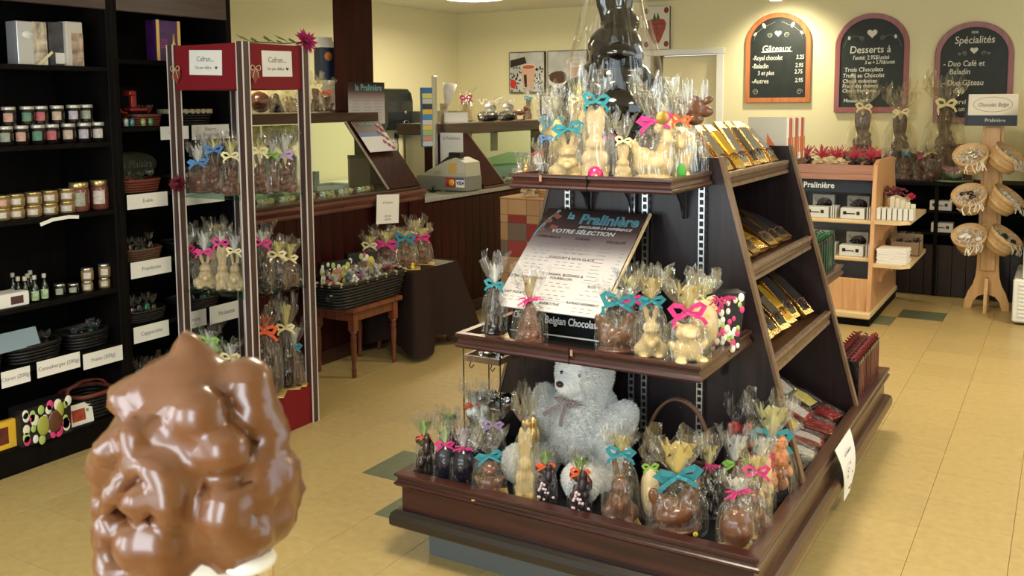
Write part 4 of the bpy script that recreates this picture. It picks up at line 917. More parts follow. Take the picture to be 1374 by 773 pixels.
# ------------------------------------------------------------------ base tray
zb = .278
def low(label, x, yb_, yt, w, **k): return wrapped(label, x, yb_, yt, w, zb, **k)
SPOT = mat('dark_foil', (.012, .010, .02), .25, coat=.3)
low("small dark packet with green top in the left corner of the base tray", 570, 640, 556, 30, fig='cluster', choc=DARK, rib='orange', frill=True, bag=0, film=CELLOD, extra=puff(GREENT))
low("dark packet with green top and orange bow behind the navy eggs", 603, 628, 548, 34, fig='cluster', choc=DARK, rib='orange', bag=3, film=CELLOD, extra=puff(GREENT, n=3))
low("navy foil egg, left one of the pair at the left of base tray", 598, 646, 562, 34, fig='egg', choc=SPOT, rib='pink', bag=1, film=CELLOD, extra=puff((.6, .7, .35)))
low("navy foil egg with frilly magenta bow, right one of the pair on base tray", 622, 652, 566, 38, fig='egg', choc=SPOT, rib='pink', frill=True, bag=4, film=CELLOD, extra=puff((.72, .62, .66)))
low('dark chocolate rabbit with orange bow standing behind the navy eggs', 637, 622, 514, 42, fig='bunny', choc=DARK, rib='orange', frill=True, bag=5, film=CELLO, extra=puff(WHT))
low('dark packet with lilac wrap behind the rounded chocolate with turquoise bow', 662, 636, 545, 38, fig='egg', choc=DARK, rib='lilac', bag=2, film=CELLO, extra=puff((.5, .45, .3)))
low('rounded milk chocolate with turquoise bow near the left of the base tray', 657, 664, 574, 48, fig='bear', choc=MILK, rib='teal', bag=1, film=CELLO, card=True, figh=.62)
low('tall slim white chocolate rabbit in front of the plush bear', 705, 671, 530, 34, fig='tall_bunny', choc=WCHOC, rib=None, bag=2, film=CELLOY, card=mat('yellow_card', (.75, .5, .06), .6), figw=1.3, figh=.72)
low('gold bell in silver foil beside the head of the tall slim white rabbit', 712, 640, 520, 30, fig='cluster', choc=GOLD, rib=None, bag=3, film=SILV and CELLO)
DOTF = [mat('dot_foil', (.02, .012, .02), .35)]
def dots(t, w, h, zn):
    mb = MB(); r = random.Random(8)
    for k in range(16): mb.ell((r.uniform(-.3, .3)*w, -w*.30-.002, r.uniform(.06, .4)*h), (w*.06, .004, w*.06), n=8, m=5)
    mb.build('printed_dots', mat('lilac_dots', (.60, .45, .48), .6), t)['kind'] = 'stuff'; puff(GREENT)(t, w, h, zn)
low("spotted dark packet with orange bow directly right of the tall slim white rabbit", 732, 673, 598, 34, fig='cluster', choc=DOTF[0], rib='orange', bag=0, film=CELLOD, extra=dots)
low("spotted dark packet with orange bow before the bear, farther from the slim rabbit", 778, 689, 604, 36, fig='cluster', choc=DOTF[0], rib='orange', bag=3, film=CELLOD, extra=dots)
low('milk chocolate block figure with teal bow right of the plush bear', 832, 703, 571, 52, fig='bunny', choc=MILK, rib='teal', bag=2, film=CELLO, card=True, extra=puff((.7, .62, .3)))
low('big milk chocolate hen with teal bow and yellow daisy, front of base tray', 908, 716, 580, 84, fig='hen', choc=MILK, rib='teal', bag=1, film=CELLO, sticker=(.25, .07, .017), figh=.64, extra=puff((.8, .6, .2), r=.3), dep=.5)
low('white chocolate bar figure tucked left of the big milk chocolate hen', 872, 696, 600, 30, fig='egg', choc=WCHOC, rib='green', bag=5, film=CELLO)
low('slim dark chocolate with magenta bow behind the daisy hen', 950, 694, 586, 40, fig='tall_bunny', choc=DARK, rib='pink', frill=True, bag=0, film=CELLOD, extra=puff(YELT), figw=1.4)
low("milk chocolate egg bag with long magenta ribbon at the base tray's front right corner", 988, 738, 630, 56, fig='egg', choc=MILK, rib='pink', frill=True, bag=2, film=CELLO, card=True, figh=.55, extra=puff(WHT))
low('milk chocolate figure with red daisy by the right rim of the base tray', 1012, 716, 600, 48, fig='bunny', choc=MILK, rib='pink', bag=5, film=CELLOY, card=True, extra=puff(YELT))
low('tan sweets in a clear bag behind the red daisy figure', 1020, 690, 575, 42, fig='cluster', choc=mat('tan_sweets', (.55, .40, .18), .5), rib='pink', bag=3, film=CELLO, extra=puff(WHT))
low('white topped tissue bag behind the long magenta ribbon bag', 985, 690, 572, 46, fig='cluster', choc=MILK, rib='green', bag=4, film=CELLO, extra=puff(WHT, r=.4))
low('large clear gift bag with teal bow at the right rear of the base tray', 1032, 668, 532, 74, fig='cluster', choc=mat('orange_sweets', (.42, .16, .06), .5, var=.5, bscale=18), rib='teal', bag=1, film=CELLO, extra=puff((.65, .6, .25), r=.3))
low('harlequin coloured box in a tall clear bag against the end panel', 992, 645, 534, 44, fig='cluster', choc=mat('harlequin', (.22, .03, .05), .4, var=.6, bscale=25), rib='red', bag=0, film=CELLO)
# wicker basket with a tall hoop handle
def basket(name, label, p, w, d_, h, m, rim, rz=0, flare=.12, handle=None, group=None, lace=None, rows=7, stakes=22, tiltx=0, parent=None, cat='basket', sq=3):
    t = thing(name, label, cat, p, rz, group)
    if tiltx: t.rotation_euler = Euler((tiltx, 0, rz))
    n = 48
    def ring(z, off=0, amp=0, ph=0):
        k = 1-flare+flare*z/h; out = []
        for j in range(n):
            a = 2*PI*j/n; c, s = math.cos(a), math.sin(a); q_ = (abs(c)**sq+abs(s)**sq)**(-1/sq)
            o_ = 1+amp*math.sin(stakes*a/2*2+ph)
            out.append((c*q_*(w/2*k)*o_+0, s*q_*(d_/2*k)*o_, z))
        return out
    mb = MB(); th = h/rows*.5
    for r_ in range(rows): mb.tube(ring(h*(r_+.5)/rows, 0, .014, PI*(r_ % 2)), th, 5, closed=True)
    mb.build('wicker_weave', m, t)
    mb = MB(); mb.loft([ring(.002), ring(h*.98)], closed=True, cap=(True, False)); mb.build('lining', MATBLK if m is not PINE else PINE, t)
    mb = MB(); mb.tube(ring(h), th*1.25, 6, closed=True); mb.build('rim', rim, t)
    if lace:
        mb = MB(); rr = ring(h)
        for j in range(0, n, 2): x, y, z = rr[j]; mb.box(x-.009, x+.009, y-.009, y+.009, z-.012, z+th*1.9, b=.003)
        mb.build('lacing', lace, t)['kind'] = 'stuff'
    if handle:
        for o_ in (-.006, .006):
            mb = MB(); mb.tube([(w*.5*math.cos(a)*.98, o_+.003*math.sin(8*a), h+handle*math.sin(a)) for a in [PI*k/30 for k in range(31)]], .006, 6); mb.build('handle', rim, t)
    return t
WICK = mat('brown_wicker', (.11, .05, .025), .6, bump=.3, bscale=60); WICKB = mat('black_wicker', (.006, .005, .005), .5, bump=.3, bscale=60); WICKR = mat('red_wicker', (.16, .035, .02), .55, bump=.3)
TANL = mat('tan_lacing', (.45, .38, .22), .7)
p = GZ(912, 640, zb+.0); k = depth(p)
basket('hoop_basket', 'brown wicker basket with tall hoop handle behind the big chocolate hen', (-1.12, 3.02, zb), .245, .13, .07, WICK, WICK, R(4), handle=.235)
# ------------------------------------------------------------------ plush bear
bp = (-1.455, 2.99, .277)
tb_ = thing('plush_bear', 'large fluffy white plush bear with a checked bow sitting in the base tray', 'plush toy', bp, R(-8)); tb_.scale = (.85, .85, .845)
FUR = mat('plush_fur', (.86, .85, .82), .95, sheen=.5, bump=.5, bscale=45, spec=.1); SC = 1.0
me = FIG['plush_body'].copy(); me.materials.clear(); me.materials.append(FUR)
bo = link('bear_body', me, tb_, (0, 0, 0), None, (1.0, 1.0, 1.0))
rf = random.Random(12); polys = [p_ for p_ in me.polygons]; fv = []; ff = []
for p_ in polys:
    for _ in range(7):
        vs = [me.vertices[i].co for i in p_.vertices]; u = rf.random(); v_ = rf.random(); c = vs[0].lerp(vs[1], u).lerp(vs[-1].lerp(vs[2], u), v_)
        muzzle = c.z > .34 and c.y < -.09 and abs(c.x+.02) < .06
        L_ = rf.uniform(.008, .019) if not muzzle else rf.uniform(.003, .006)
        n_ = p_.normal; d_ = (n_+Vector((rf.uniform(-.7, .7), rf.uniform(-.7, .7), rf.uniform(-.9, .4)))).normalized(); s_ = d_.cross(n_ if abs(d_.dot(n_)) < .98 else Vector((1, 0, 0))).normalized()*.0010
        m_ = c+d_*L_*.6+n_*L_*.15; b0 = len(fv); fv += [c-s_, c+s_, m_+s_*.8, c+d_*L_, m_-s_*.8]; ff.append((b0, b0+1, b0+2, b0+3, b0+4))
fm = bpy.data.meshes.new('fur'); fm.from_pydata([tuple(v) for v in fv], [], ff); fm.materials.append(FUR); fo = link('fur', fm, tb_); fo['kind'] = 'stuff'
MB().ell((-.028, -.156, .408), (.017, .012, .013)).build('nose', mat('bear_nose', (.05, .02, .018), .5), tb_)
for s in (-1, 1): MB().ell((-.004+s*.044, -.113 if s < 0 else -.108, .445), (.008, .007, .008)).build('eye', mat('bear_eye', (.01, .01, .015), .08, coat=1), tb_)
CHK, NN, LL, bb_ = nodemat('checked_ribbon'); tc = NN.new('ShaderNodeTexCoord'); ck = NN.new('ShaderNodeTexChecker'); ck.inputs['Scale'].default_value = 180; ck.inputs[1].default_value = (.12, .06, .07, 1); ck.inputs[2].default_value = (.42, .36, .36, 1); LL.new(tc.outputs['Object'], ck.inputs[0]); LL.new(ck.outputs[0], bb_.inputs['Base Color'])
mb = MB(); strip(mb, [(0, -.15, .335), (-.03, -.17, .315), (-.07, -.175, .29), (-.10, -.17, .268)], .018, .002); strip(mb, [(0, -.15, .335), (.005, -.175, .305), (-.004, -.18, .27), (-.008, -.178, .24)], .017, .002)
strip(mb, [(0, -.15, .335), (-.03, -.165, .352), (-.055, -.15, .345), (-.03, -.155, .335), (0, -.15, .333)], .014, .002); strip(mb, [(0, -.15, .335), (.03, -.16, .345), (.07, -.14, .335), (.03, -.15, .325), (0, -.15, .333)], .014, .002); mb.build('checked_bow', CHK, tb_)
# ------------------------------------------------------------------ dipped ice cream held up close to the camera
p = O + ray(262, 615)*.42
t = thing('dipped_ice_cream', 'milk chocolate dipped soft serve cone held up in the left foreground', 'ice cream', p, R(30.46))
DIP = mat('dip_chocolate', (.165, .058, .018), .30, coat=.3)
me = FIG['ice_coating']; me.materials.clear(); me.materials.append(DIP)
link('chocolate_coating', me, t)
mb = MB(); mb.lathe([(.004, -.075), (.021, -.066), (.025, -.055), (.027, -.046), (.024, -.035), (.01, -.03)], 40)
for a in (195, 345): pass
mb.ell((.026, -.014, -.040), (.012, .012, .005)); mb.ell((-.020, -.014, -.049), (.015, .012, .006)); mb.build('soft_ice', mat('soft_ice', (.85, .78, .66), .4), t)
mb = MB(); mb.lathe([(.021, -.19), (.022, -.105), (.029, -.10), (.031, -.062), (.0315, -.05), (.0295, -.05), (.028, -.062), (.002, -.07)], 40)
for k in range(24): a = 2*PI*k/24; mb.box(-.0012, .0012, .0300, .0318, -.099, -.052, M=Matrix.Rotation(a, 4, 'Z'))
mb.build('wafer_cup', mat('wafer', (.72, .50, .24), .7, bump=.2, bscale=200), t)
# ------------------------------------------------------------------ jars, bottles and boxes on the dark shelving
def jar_meshes(r, h, lidm, lab, glassm, key):
    b = MB().lathe([(r*.86, 0), (r, h*.06), (r, h*.74), (r*.84, h*.84)], 20).mesh('jar_glass', glassm)
    l = MB().lathe([(r*.9, h*.82), (r*.93, h*.84), (r*.93, h*.985), (r*.88, h)], 20).mesh('lid', lidm)
    return b, l
def label_wrap(r, z0, z1, a0, a1, m):
    mb = MB(); n = 10; vs = []
    for k in range(n+1):
        a = a0+(a1-a0)*k/n; vs += [(r*math.cos(a), r*math.sin(a), z0), (r*math.cos(a), r*math.sin(a), z1)]
    return mb.add(vs, [(2*k, 2*k+2, 2*k+3, 2*k+1) for k in range(n)], 0, True).mesh('label', m)
DKJ = mat('dark_preserve', (.012, .01, .008), .12, coat=.4); HON = mat('amber_preserve', (.25, .16, .06), .15, coat=.4)
LIDW = mat('pale_lid', (.62, .60, .55), .3, .4); LIDG = mat('gilt_lid', (.55, .42, .2), .28, .8)
LCOL = [mat('lab%d' % i, c, .6, var=.25, bscale=60) for i, c in enumerate([(.12, .16, .12), (.55, .30, .24), (.10, .22, .14), (.45, .10, .12), (.50, .38, .28), (.45, .40, .46), (.30, .32, .25), (.55, .50, .45)])]
def place_jar(x, pxl, pyb, pyt, wpx, lidm, body, lab, label, group, cat='jar', name='preserve_jar', zfix=None, xp=-3.97):
    p = GX(pxl, pyb, xp); k = depth(p)
    if zfix is not None: p.z = zfix
    r = wpx*k/FPX/2; h = (pyb-pyt)*k/FPX
    key = (round(r, 3), round(h, 3), lidm.name, body.name)
    if key not in JC: JC[key] = jar_meshes(r, h, lidm, None, body, key)
    b, l = JC[key]; t = thing(name, label, cat, p, 0, group)
    link('jar_glass', b, t); link('lid', l, t)
    link('label', label_wrap(r*1.012, h*.20, h*.66, R(-72), R(-2), lab), t)
    return t
JC = {}
ux = [12, 37, 55, 77, 99, 116]; lx = [8, 29, 51, 70, 92, 113, 132]
for i, x in enumerate(ux): place_jar(0, x, 164-i*.3, 139, 19, LIDW, DKJ, LCOL[[1, 2, 3, 4, 5, 6][i]], 'dark jar with pale lid, upper layer of top jar shelf, '+ordn(i, 6), 'jam jars on the upper shelf', xp=-3.99)
UPJ = [o for o in C.objects if o.get('label', '').startswith('dark jar with pale lid, upper')]
for o in UPJ: o.location.z = 1.431+26*depth(o.location)/FPX+.0015
for i, x in enumerate(lx): place_jar(0, x, 190, 164, 20, LIDW, DKJ, LCOL[[6, 1, 2, 3, 4, 5, 7][i]], 'dark jar with pale lid, lower layer of top jar shelf, '+ordn(i, 7), 'jam jars on the upper shelf', zfix=1.431, xp=-3.98)
for i, x in enumerate([3, 22, 45, 67, 90]):
    place_jar(0, x, 296-i*2.3, 280-i*2.3, 22, LIDG, HON, LCOL[7], 'squat gilt lidded jar, lower layer of second jar shelf, '+ordn(i, 5), 'squat jars on the second shelf', zfix=1.111)
    q = GX(x, 280-i*2.3, -3.97); q2 = place_jar(0, x, 280-i*2.3, 263-i*2.2, 22, LIDG, HON, LCOL[7 if i else 1], 'squat gilt lidded jar, upper layer of second jar shelf, '+ordn(i, 5), 'squat jars on the second shelf')
    kk = depth(q); q2.location.z = 1.111+16*kk/FPX+.0008
place_jar(0, 107, 282, 243, 26, LIDG, mat('fruit_jar', (.16, .05, .04), .2, coat=.4), LCOL[6], 'tall gilt lidded jar with a picture label, left one of two', 'tall jars on the second shelf', zfix=1.111)
place_jar(0, 134, 281, 242, 24, LIDG, MATS['fruit_jar'], LCOL[7], 'tall gilt lidded jar with a picture label, right one of two', 'tall jars on the second shelf', zfix=1.111)
t = thing('price_strip', 'white curled price strip hanging under the gilt lidded jars', 'label', GX(79, 295, -3.893)); mb = MB(); strip(mb, [(0, -.09, -.012), (0, -.03, .004), (0, .05, .008), (0, .1, .002)], .016, .001, (1, 0, 0)); mb.build('strip', PAPER, t)
BOT = MB().lathe([(.016, 0), (.018, .004), (.018, .055), (.012, .075), (.0065, .085), (.0065, .105)], 16).mesh('bottle_glass', mat('bottle_dark', (.006, .012, .008), .1, coat=.5))
CAP = MB().lathe([(.0085, .100), (.009, .102), (.009, .118), (.007, .12)], 14).mesh('cap', mat('cap_cream', (.45, .42, .35), .4))
BLB = label_wrap(.0185, .008, .05, R(-90), R(20), mat('bottle_label', (.38, .48, .28), .6, var=.4, bscale=70))
for i, (x, xp) in enumerate([(18, -4.1), (25, -3.99), (34, -3.97), (42, -4.09), (47, -3.955), (60, -3.96), (38, -4.02)]):
    p = GX(x, 392, xp); p.z = .731
    t = thing('small_bottle', 'small dark syrup bottle with cream cap, %s' % ['first of seven from the left', 'second of seven from the left', 'third of seven from the left', 'fourth of seven, in the rear', 'sixth of seven with a leafy label', 'rightmost, with a leafy label', 'middle one behind the leafy labels'][i], 'bottle', p, 0, 'syrup bottles'); link('bottle_glass', BOT, t); link('cap', CAP, t); link('label', BLB, t)
for i, (x, yb_, yt) in enumerate([(80, 392, 375), (98, 388, 374), (117, 380, 366), (140, 378, 364), (117, 366, 349), (140, 364, 346)]):
    o = place_jar(0, x, yb_, yt, 15 if i < 4 else 16, mat('silver_lid', (.6, .6, .6), .25, .9), DKJ if i < 2 else HON, LCOL[7] if i >= 2 else LCOL[6], ['small dark jar with silver lid nearest the syrup bottles', 'small dark jar with silver lid between bottles and honey pots', 'lower left silver lidded honey pot of the block of four', 'lower right silver lidded honey pot of the block of four', 'upper left silver lidded honey pot of the block of four', 'upper right silver lidded honey pot of the block of four'][i], 'small silver lidded jars', name='small_jar')
    kk = depth(o.location); o.location.z = .731 if i < 4 else .731+14.3*kk/FPX
# white display box with window, on the bottle shelf
def flatbox(name, label, cat, p, w, d_, h, m, rz=R(90), front=None, group=None, tilt=0, b=.003):
    t = thing(name, label, cat, p, rz, group)
    if tilt: t.rotation_euler = Euler((tilt, 0, rz))
    box1('box_body', -w/2, w/2, 0, d_, 0, h, m, t, b)
    if front:
        for (x0, x1, z0, z1, mm, nm) in front: mb = MB(); mb.box(x0*w, x1*w, -.0012, .0005, z0*h, z1*h); mb.build(nm, mm, t)
    return t
p = GX(12, 402, -3.90); flatbox('display_carton', 'white open display carton beside the syrup bottles', 'box', (-3.93, p.y, .731), .22, .10, .062, PAPER, front=[(.12, .38, .2, .75, mat('dark_print', (.08, .03, .03), .6), 'printed_panel')])
# gift boxes on the top shelf
def gbox(x0, x1, yt, yb_, z, xp, label, m, parts=None, dz=.08, name='gift_box', rz=R(90), lean=0):
    a = GX(x0, yb_, xp); b = GX(x1, yb_, xp); c = GX(x0, yt, xp); h = c.z-a.z
    return flatbox(name, label, 'box', (xp, (a.y+b.y)/2, z+.001), b.y-a.y, dz, h, m, rz, parts, tilt=lean)
PIC = mat('print_flowers', (.50, .42, .32), .4, var=.7, bscale=26); PIC2 = mat('print_autumn', (.42, .30, .22), .45, var=.8, bscale=22)
b1 = gbox(25, 65, 25, 84, 1.78, -3.95, 'silver and white gift box with an oval tag and diagonal ribbon', mat('silver_card', (.55, .56, .58), .25, .5), [(.02, .49, .0, 1, PIC, 'flower_print')])
MB().lathe([(.03, 0), (.0295, .001)], 24, M=Matrix.Translation((-.02, -.003, .13)) @ Matrix.Rotation(R(90), 4, 'X') @ Matrix.Diagonal((1, .6, 1, 1))).build('oval_tag', PAPER, b1)
mb = MB(); strip(mb, [(.02, -.003, .0), (.09, -.004, .06)], .012, .001); mb.build('ribbon', RIB['cream'], b1)
gbox(67, 87, 27, 86, 1.78, -3.97, 'narrow dark gift box between the silver box and the autumn print box', mat('dark_print_card', (.05, .05, .06), .4, var=.8, bscale=18), [(-.1, .5, .05, .3, PAPER, 'white_panel')])
gbox(91, 113, 28, 88, 1.78, -3.95, 'white gift box with an autumn print and red ribbon', mat('white_card', (.62, .56, .50), .4), [(-.2, .5, .0, .75, PIC2, 'autumn_print')])
b2 = gbox(211, 243, 20, 76, 1.82, -3.99, 'purple and gold gift box with a bottle picture above the red tower', mat('purple_card', (.07, .015, .12), .4, var=.3, bscale=20), [(-.5, -.38, 0, 1, GOLDC, 'gold_edge'), (.38, .5, 0, 1, GOLDC, 'gold_edge')])
mb = MB(); mb.lathe([(.016, 0), (.018, .006), (.018, .07), (.007, .10), (.007, .14)], 16, M=Matrix.Translation((.03, -.003, .0)) @ Matrix.Diagonal((1, .1, 1, 1))); mb.build('bottle_picture', GOLDC, b2)
mb = MB(); [mb.box(-.05, -.01, -.002, -.0005, .07+.012*k, .073+.012*k) for k in range(4)]; mb.build('fine_print', RIB['pink'], b2)
# baskets with dark sweet packets on the right bay and lower left bay
def shelf_basket(name, label, y, z, w, m, rim=None, lab='dark wrapped sweets heaped in the wicker basket', h=.055, group=None, xx=-4.03, np_=4, dp=.19, lace=None, top=.09):
    basket(name, label, (xx, y, z+.001), w, dp, h, m, rim or m, R(90), lace=lace, rows=5)
    rr = random.Random(int(y*100+z*10))
    for k in range(np_):
        yy = y-w*.36+w*.72*(k+.5)/np_
        wrapped(lab+', '+ordn(k, np_), 0, 0, 0, 0, 0, P=(xx+rr.uniform(.0, .05), yy, z+.004), H=top*rr.uniform(.85, 1.1), Wd=w*.82/np_, fig='egg', choc=[DARK, MATS['dark_foil'], mat('green_foil', (.02, .10, .05), .3, .5)][k % 3], rib=None, film=CELLOD, name='sweet_packet', cat='sweets', rz=R(60), group=group)
shelf_basket('wicker_basket', 'small dark red basket on the shelf above the Caramel label', 3.17, 1.495, .18, WICKR, None, 'dark packet in the red basket above the Caramel label', group='packets above Caramel')
shelf_basket('wicker_basket', 'black basket laced with tan, above the peanut butter label', 3.46, 1.495, .26, WICKB, TANL, 'dark packet in the tan laced basket', lace=TANL, h=.07, top=.06, group='packets in the tan laced basket')
shelf_basket('wicker_basket', 'red wicker basket above the Érable label', 3.12, 1.17, .24, WICKR, None, 'dark packet in the red basket above Érable', group='packets above Érable', h=.06)
shelf_basket('wicker_basket', 'dark basket hidden behind the tower above the blank label', 3.46, 1.17, .26, WICKB, None, 'dark packet in the basket right of Érable', group='packets right of Érable')
shelf_basket('wicker_basket', 'brown wicker basket above the Framboise label', 3.12, .83, .22, WICK, None, 'dark packet in the brown basket above Framboise', group='packets above Framboise', top=.11)
shelf_basket('wicker_basket', 'black basket right of the Framboise basket', 3.44, .83, .26, WICKB, None, 'dark packet in the basket right of Framboise', group='packets right of Framboise', top=.12)
shelf_basket('wicker_basket', 'black basket above the Cappuccino label', 3.12, .52, .24, WICKB, None, 'dark packet in the basket above Cappuccino', group='packets above Cappuccino', top=.12)
shelf_basket('wicker_basket', 'black basket above the Noisette label', 3.46, .52, .28, WICKB, None, 'dark packet in the basket above Noisette', group='packets above Noisette', top=.12)
shelf_basket('wicker_basket', 'black basket above the Canneberges label', 2.52, .46, .26, WICKB, None, 'dark packet above the Canneberges label', group='packets above Canneberges', top=.12, h=.075)
shelf_basket('wicker_basket', 'black basket above the left Fraise label', 2.79, .46, .22, WICKB, None, 'dark packet above the left Fraise label', group='packets above Fraise', top=.11, h=.075)
shelf_basket('wicker_basket', 'black basket at the far left above the Citron label', 2.25, .46, .24, WICKB, None, 'dark packet above the Citron label', group='packets above Citron', top=.10, h=.075)
for k, (yy) in enumerate((3.1, 3.25, 3.40, 3.54)):
    wrapped('bag of foil sweets on the bottom shelf behind the tower, '+ordn(k, 4), 0, 0, 0, 0, 0, P=(-4.0, yy, .117), H=.2, Wd=.11, fig='cluster', choc=[DARK, SILV, MILK, MATS['mixed_eggs']][k], rib=['blue', 'pink', 'red', 'cream'][k], film=CELLO, rz=R(40), name='sweet_bag', group='bags on the bottom shelf')
# ornaments on the top right shelf
p = GX(183, 168, -4.0)
t = thing('red_sleigh_ornament', 'red sleigh shaped ornament with small glass pots on the upper right shelf', 'ornament', (-4.0, p.y, 1.497)); mb = MB()
mb.box(-.03, .03, -.05, .05, .075, .09, b=.004); mb.tube([(0, -.10, .10), (0, -.08, .07), (0, 0, .06), (0, .07, .065), (0, .10, .10)], .006, 6); mb.box(-.012, .012, -.03, .0, .09, .17, b=.006); mb.box(-.025, .025, -.05, -.01, .15, .175, b=.006); mb.build('sleigh_body', mat('ornament_red', (.30, .02, .015), .4), t)
MB().box(-.03, .03, -.05, .05, 0, .0745, b=.003).build('ornament_stand', MATBLK, t)
for k, x in enumerate((170, 178, 193, 203)):
    q = GX(x, 168, -3.93); t = thing('small_glass_pot', 'small glass pot with coloured foil sweets before the red ornament, '+ordn(k, 4), 'pot', (-3.935, q.y, 1.497), 0, 'glass pots by the ornament'); MB().lathe([(.013, 0), (.015, .004), (.015, .045), (.011, .05)], 14).build('pot_glass', glass_mat('pot_glass') if 'pot_glass' not in MATS else MATS['pot_glass'], t); MB().lathe([(.012, .003), (.0125, .036), (.004, .04)], 12).build('foil_sweets', [mat('pf0', (.5, .5, .5), .3), mat('pf1', (.05, .2, .25), .3), mat('pf2', (.35, .35, .1), .3), mat('pf3', (.1, .25, .12), .3)][k], t)
# oval sign behind the red basket
p = GX(198, 225, -4.2); t = thing('oval_sign', 'grey green oval sign lettered Plaisirs at the back of a shelf', 'sign', (-4.255, 3.22+.05, 1.29), R(90)); MB().lathe([(.17, 0), (.175, .004), (.17, .008)], 40, M=Matrix.Translation((0, 0, .0)) @ Matrix.Rotation(R(90), 4, 'X') @ Matrix.Diagonal((1, .40, 1, 1))).build('sign_plate', mat('sign_green', (.06, .07, .05), .5), t); text(t, 'Les Plaisirs', .055, (.02, -.0095, .0), FRONT, mat('sign_ink', (.18, .2, .15), .6), shear=.2)
# lower left boxes
p = GX(25, 455, -3.93); flatbox('blue_envelope', 'pale blue paper envelope leaning in the lowest sweet baskets', 'paper', (-3.93, 2.37, .54), .30, .004, .085, mat('pale_blue', (.22, .30, .36), .6), R(92), tilt=R(-20))
b3 = dotted_box('petal_box', 'black petal patterned box with green and brown chocolates on the lowest shelf', (-3.93, GX(55, 570, -3.93).y, .117), .24, .09, .165, rz=R(60), seed=3)
mb = MB(); mb.ell((-.02, -.05, .07), (.03, .008, .045)); mb.ell((.065, -.05, .12), (.018, .008, .035)); mb.build('lime_chocolate', mat('lime_choc', (.35, .36, .06), .4), b3); mb = MB(); mb.ell((.035, -.052, .075), (.035, .009, .05)); mb.build('brown_chocolate', MILK, b3)
y1_ = GX(10, 600, -3.9)
flatbox('yellow_box', 'yellow box with a brown picture and red raffia at the lower left corner', 'box', (-3.925, 2.30, .117), .2, .03, .125, mat('yellow_print', (.75, .45, .03), .5), R(90), [(-.28, .2, .2, .8, mat('brown_picture', (.12, .02, .01), .5, var=.5, bscale=20), 'picture'), (.22, .3, .1, .2, GOLDC, 'seal')])
basket('red_handled_basket', 'dark basket with a red wicker handle on the lowest shelf', (-4.03, GX(128, 560, -4.0).y-.02, .117), .22, .2, .12, WICKB, WICKR, R(90), handle=.05)
flatbox('leaf_card', 'white card with red maple leaves before the red handled basket', 'card', (-3.925, GX(108, 565, -3.93).y, .117), .135, .006, .10, PAPER, R(88), [(-.30, .2, .2, .75, mat('maple_red', (.35, .05, .02), .6, var=.5, bscale=40), 'leaf_print'), (.24, .34, .55, .68, mat('leaf_g', (.15, .3, .08), .6), 'green_dot')], tilt=R(-8))

# ------------------------------------------------------------------ bags in the red tower
def tower(label, x, yb_, yt, w, z, y, **k):
    p = GY(x, yb_, y); p.z = z+.001; kk = depth(p)
    if p.x > -3.30: p.x = -3.30
    return wrapped(label, 0, yb_, yt, w, z, pt=p, rz=k.pop('rz', 0), **k)
T1 = [(268, 258, 188, 36, 3.20, 'hen', MILK, 'blue', WHT), (290, 259, 180, 34, 3.24, 'bunny', MILK, 'blue', YELT), (312, 259, 178, 32, 3.2, 'bunny', MILK, 'cream', YELT), (278, 250, 175, 30, 3.42, 'bear', DARK, 'teal', WHT), (350, 256, 178, 34, 3.30, 'bunny', MILK, 'cream', YELT), (366, 254, 176, 30, 3.38, 'cone', MILK, 'green', WHT), (388, 254, 170, 36, 3.43, 'bunny', MILK, 'lilac', WHT), (405, 252, 175, 26, 3.47, 'tall_bunny', MILK, 'cream', YELT)]
for i, (x, yb_, yt, w, y, f, c, r, tt) in enumerate(T1): tower('milk chocolate bag on the tower\'s upper glass shelf, '+ordn(i, 8) if i != 3 else 'dark chocolate bag at the back of the upper glass shelf of the tower', x, yb_, yt, w, 1.165, y, fig=f, choc=c, rib=r, film=CELLO, extra=puff(tt), group='bags on the upper glass shelf')
T2 = [(254, 394, 318, 30, 3.2, 'bunny', DARK, 'pink', WHT), (277, 395, 312, 34, 3.2, 'bunny', WCHOC, 'pink', WHT), (300, 397, 310, 32, 3.2, 'tall_bunny', WCHOC, 'pink', WHT), (317, 398, 316, 28, 3.22, 'bunny', WCHOC, 'cream', WHT), (290, 384, 305, 30, 3.42, 'bear', WCHOC, 'teal', YELT), (355, 396, 306, 34, 3.26, 'bunny', DARK, 'pink', WHT), (378, 392, 322, 34, 3.36, 'cone', DARK, 'cream', YELT), (399, 388, 325, 32, 3.44, 'bear', MILK, 'cream', YELT)]
N2 = ['dark chocolate bag with magenta bow at the left of the lower glass shelf', 'white chocolate bunny bag with magenta bow on the lower glass shelf', 'tall white chocolate bunny bag with magenta bow on the lower glass shelf', 'white chocolate bunny with cream bow beside the middle post', 'white chocolate bear with teal bow at the rear of the lower glass shelf', 'dark chocolate rabbit with magenta bow right of the middle post', 'dark cone shaped chocolate with cream bow on the lower glass shelf', 'milk chocolate bear with cream bow at the right of the lower glass shelf']
for i, (x, yb_, yt, w, y, f, c, r, tt) in enumerate(T2): tower(N2[i], x, yb_, yt, w, .70, y, fig=f, choc=c, rib=r, film=CELLO, extra=puff(tt), group='bags on the lower glass shelf')
tower('dark chocolate with orange ribbon and a green sticker on the red base', 364, 524, 408, 46, .2, 3.26, fig='bunny', choc=DARK, rib='orange', card=True, extra=puff((.6, .12, .04), r=.15))
tower('dark chocolate with cream bow standing on the red base of the tower', 387, 520, 398, 34, .2, 3.40, fig='cone', choc=DARK, rib='cream', card=True, extra=puff(YELT, r=.2))
tower('slim milk chocolate with teal bow at the right of the red base', 405, 513, 428, 32, .2, 3.45, fig='cone', choc=MILK, rib='teal', film=CELLO, card=GOLDC, extra=puff(WHT))
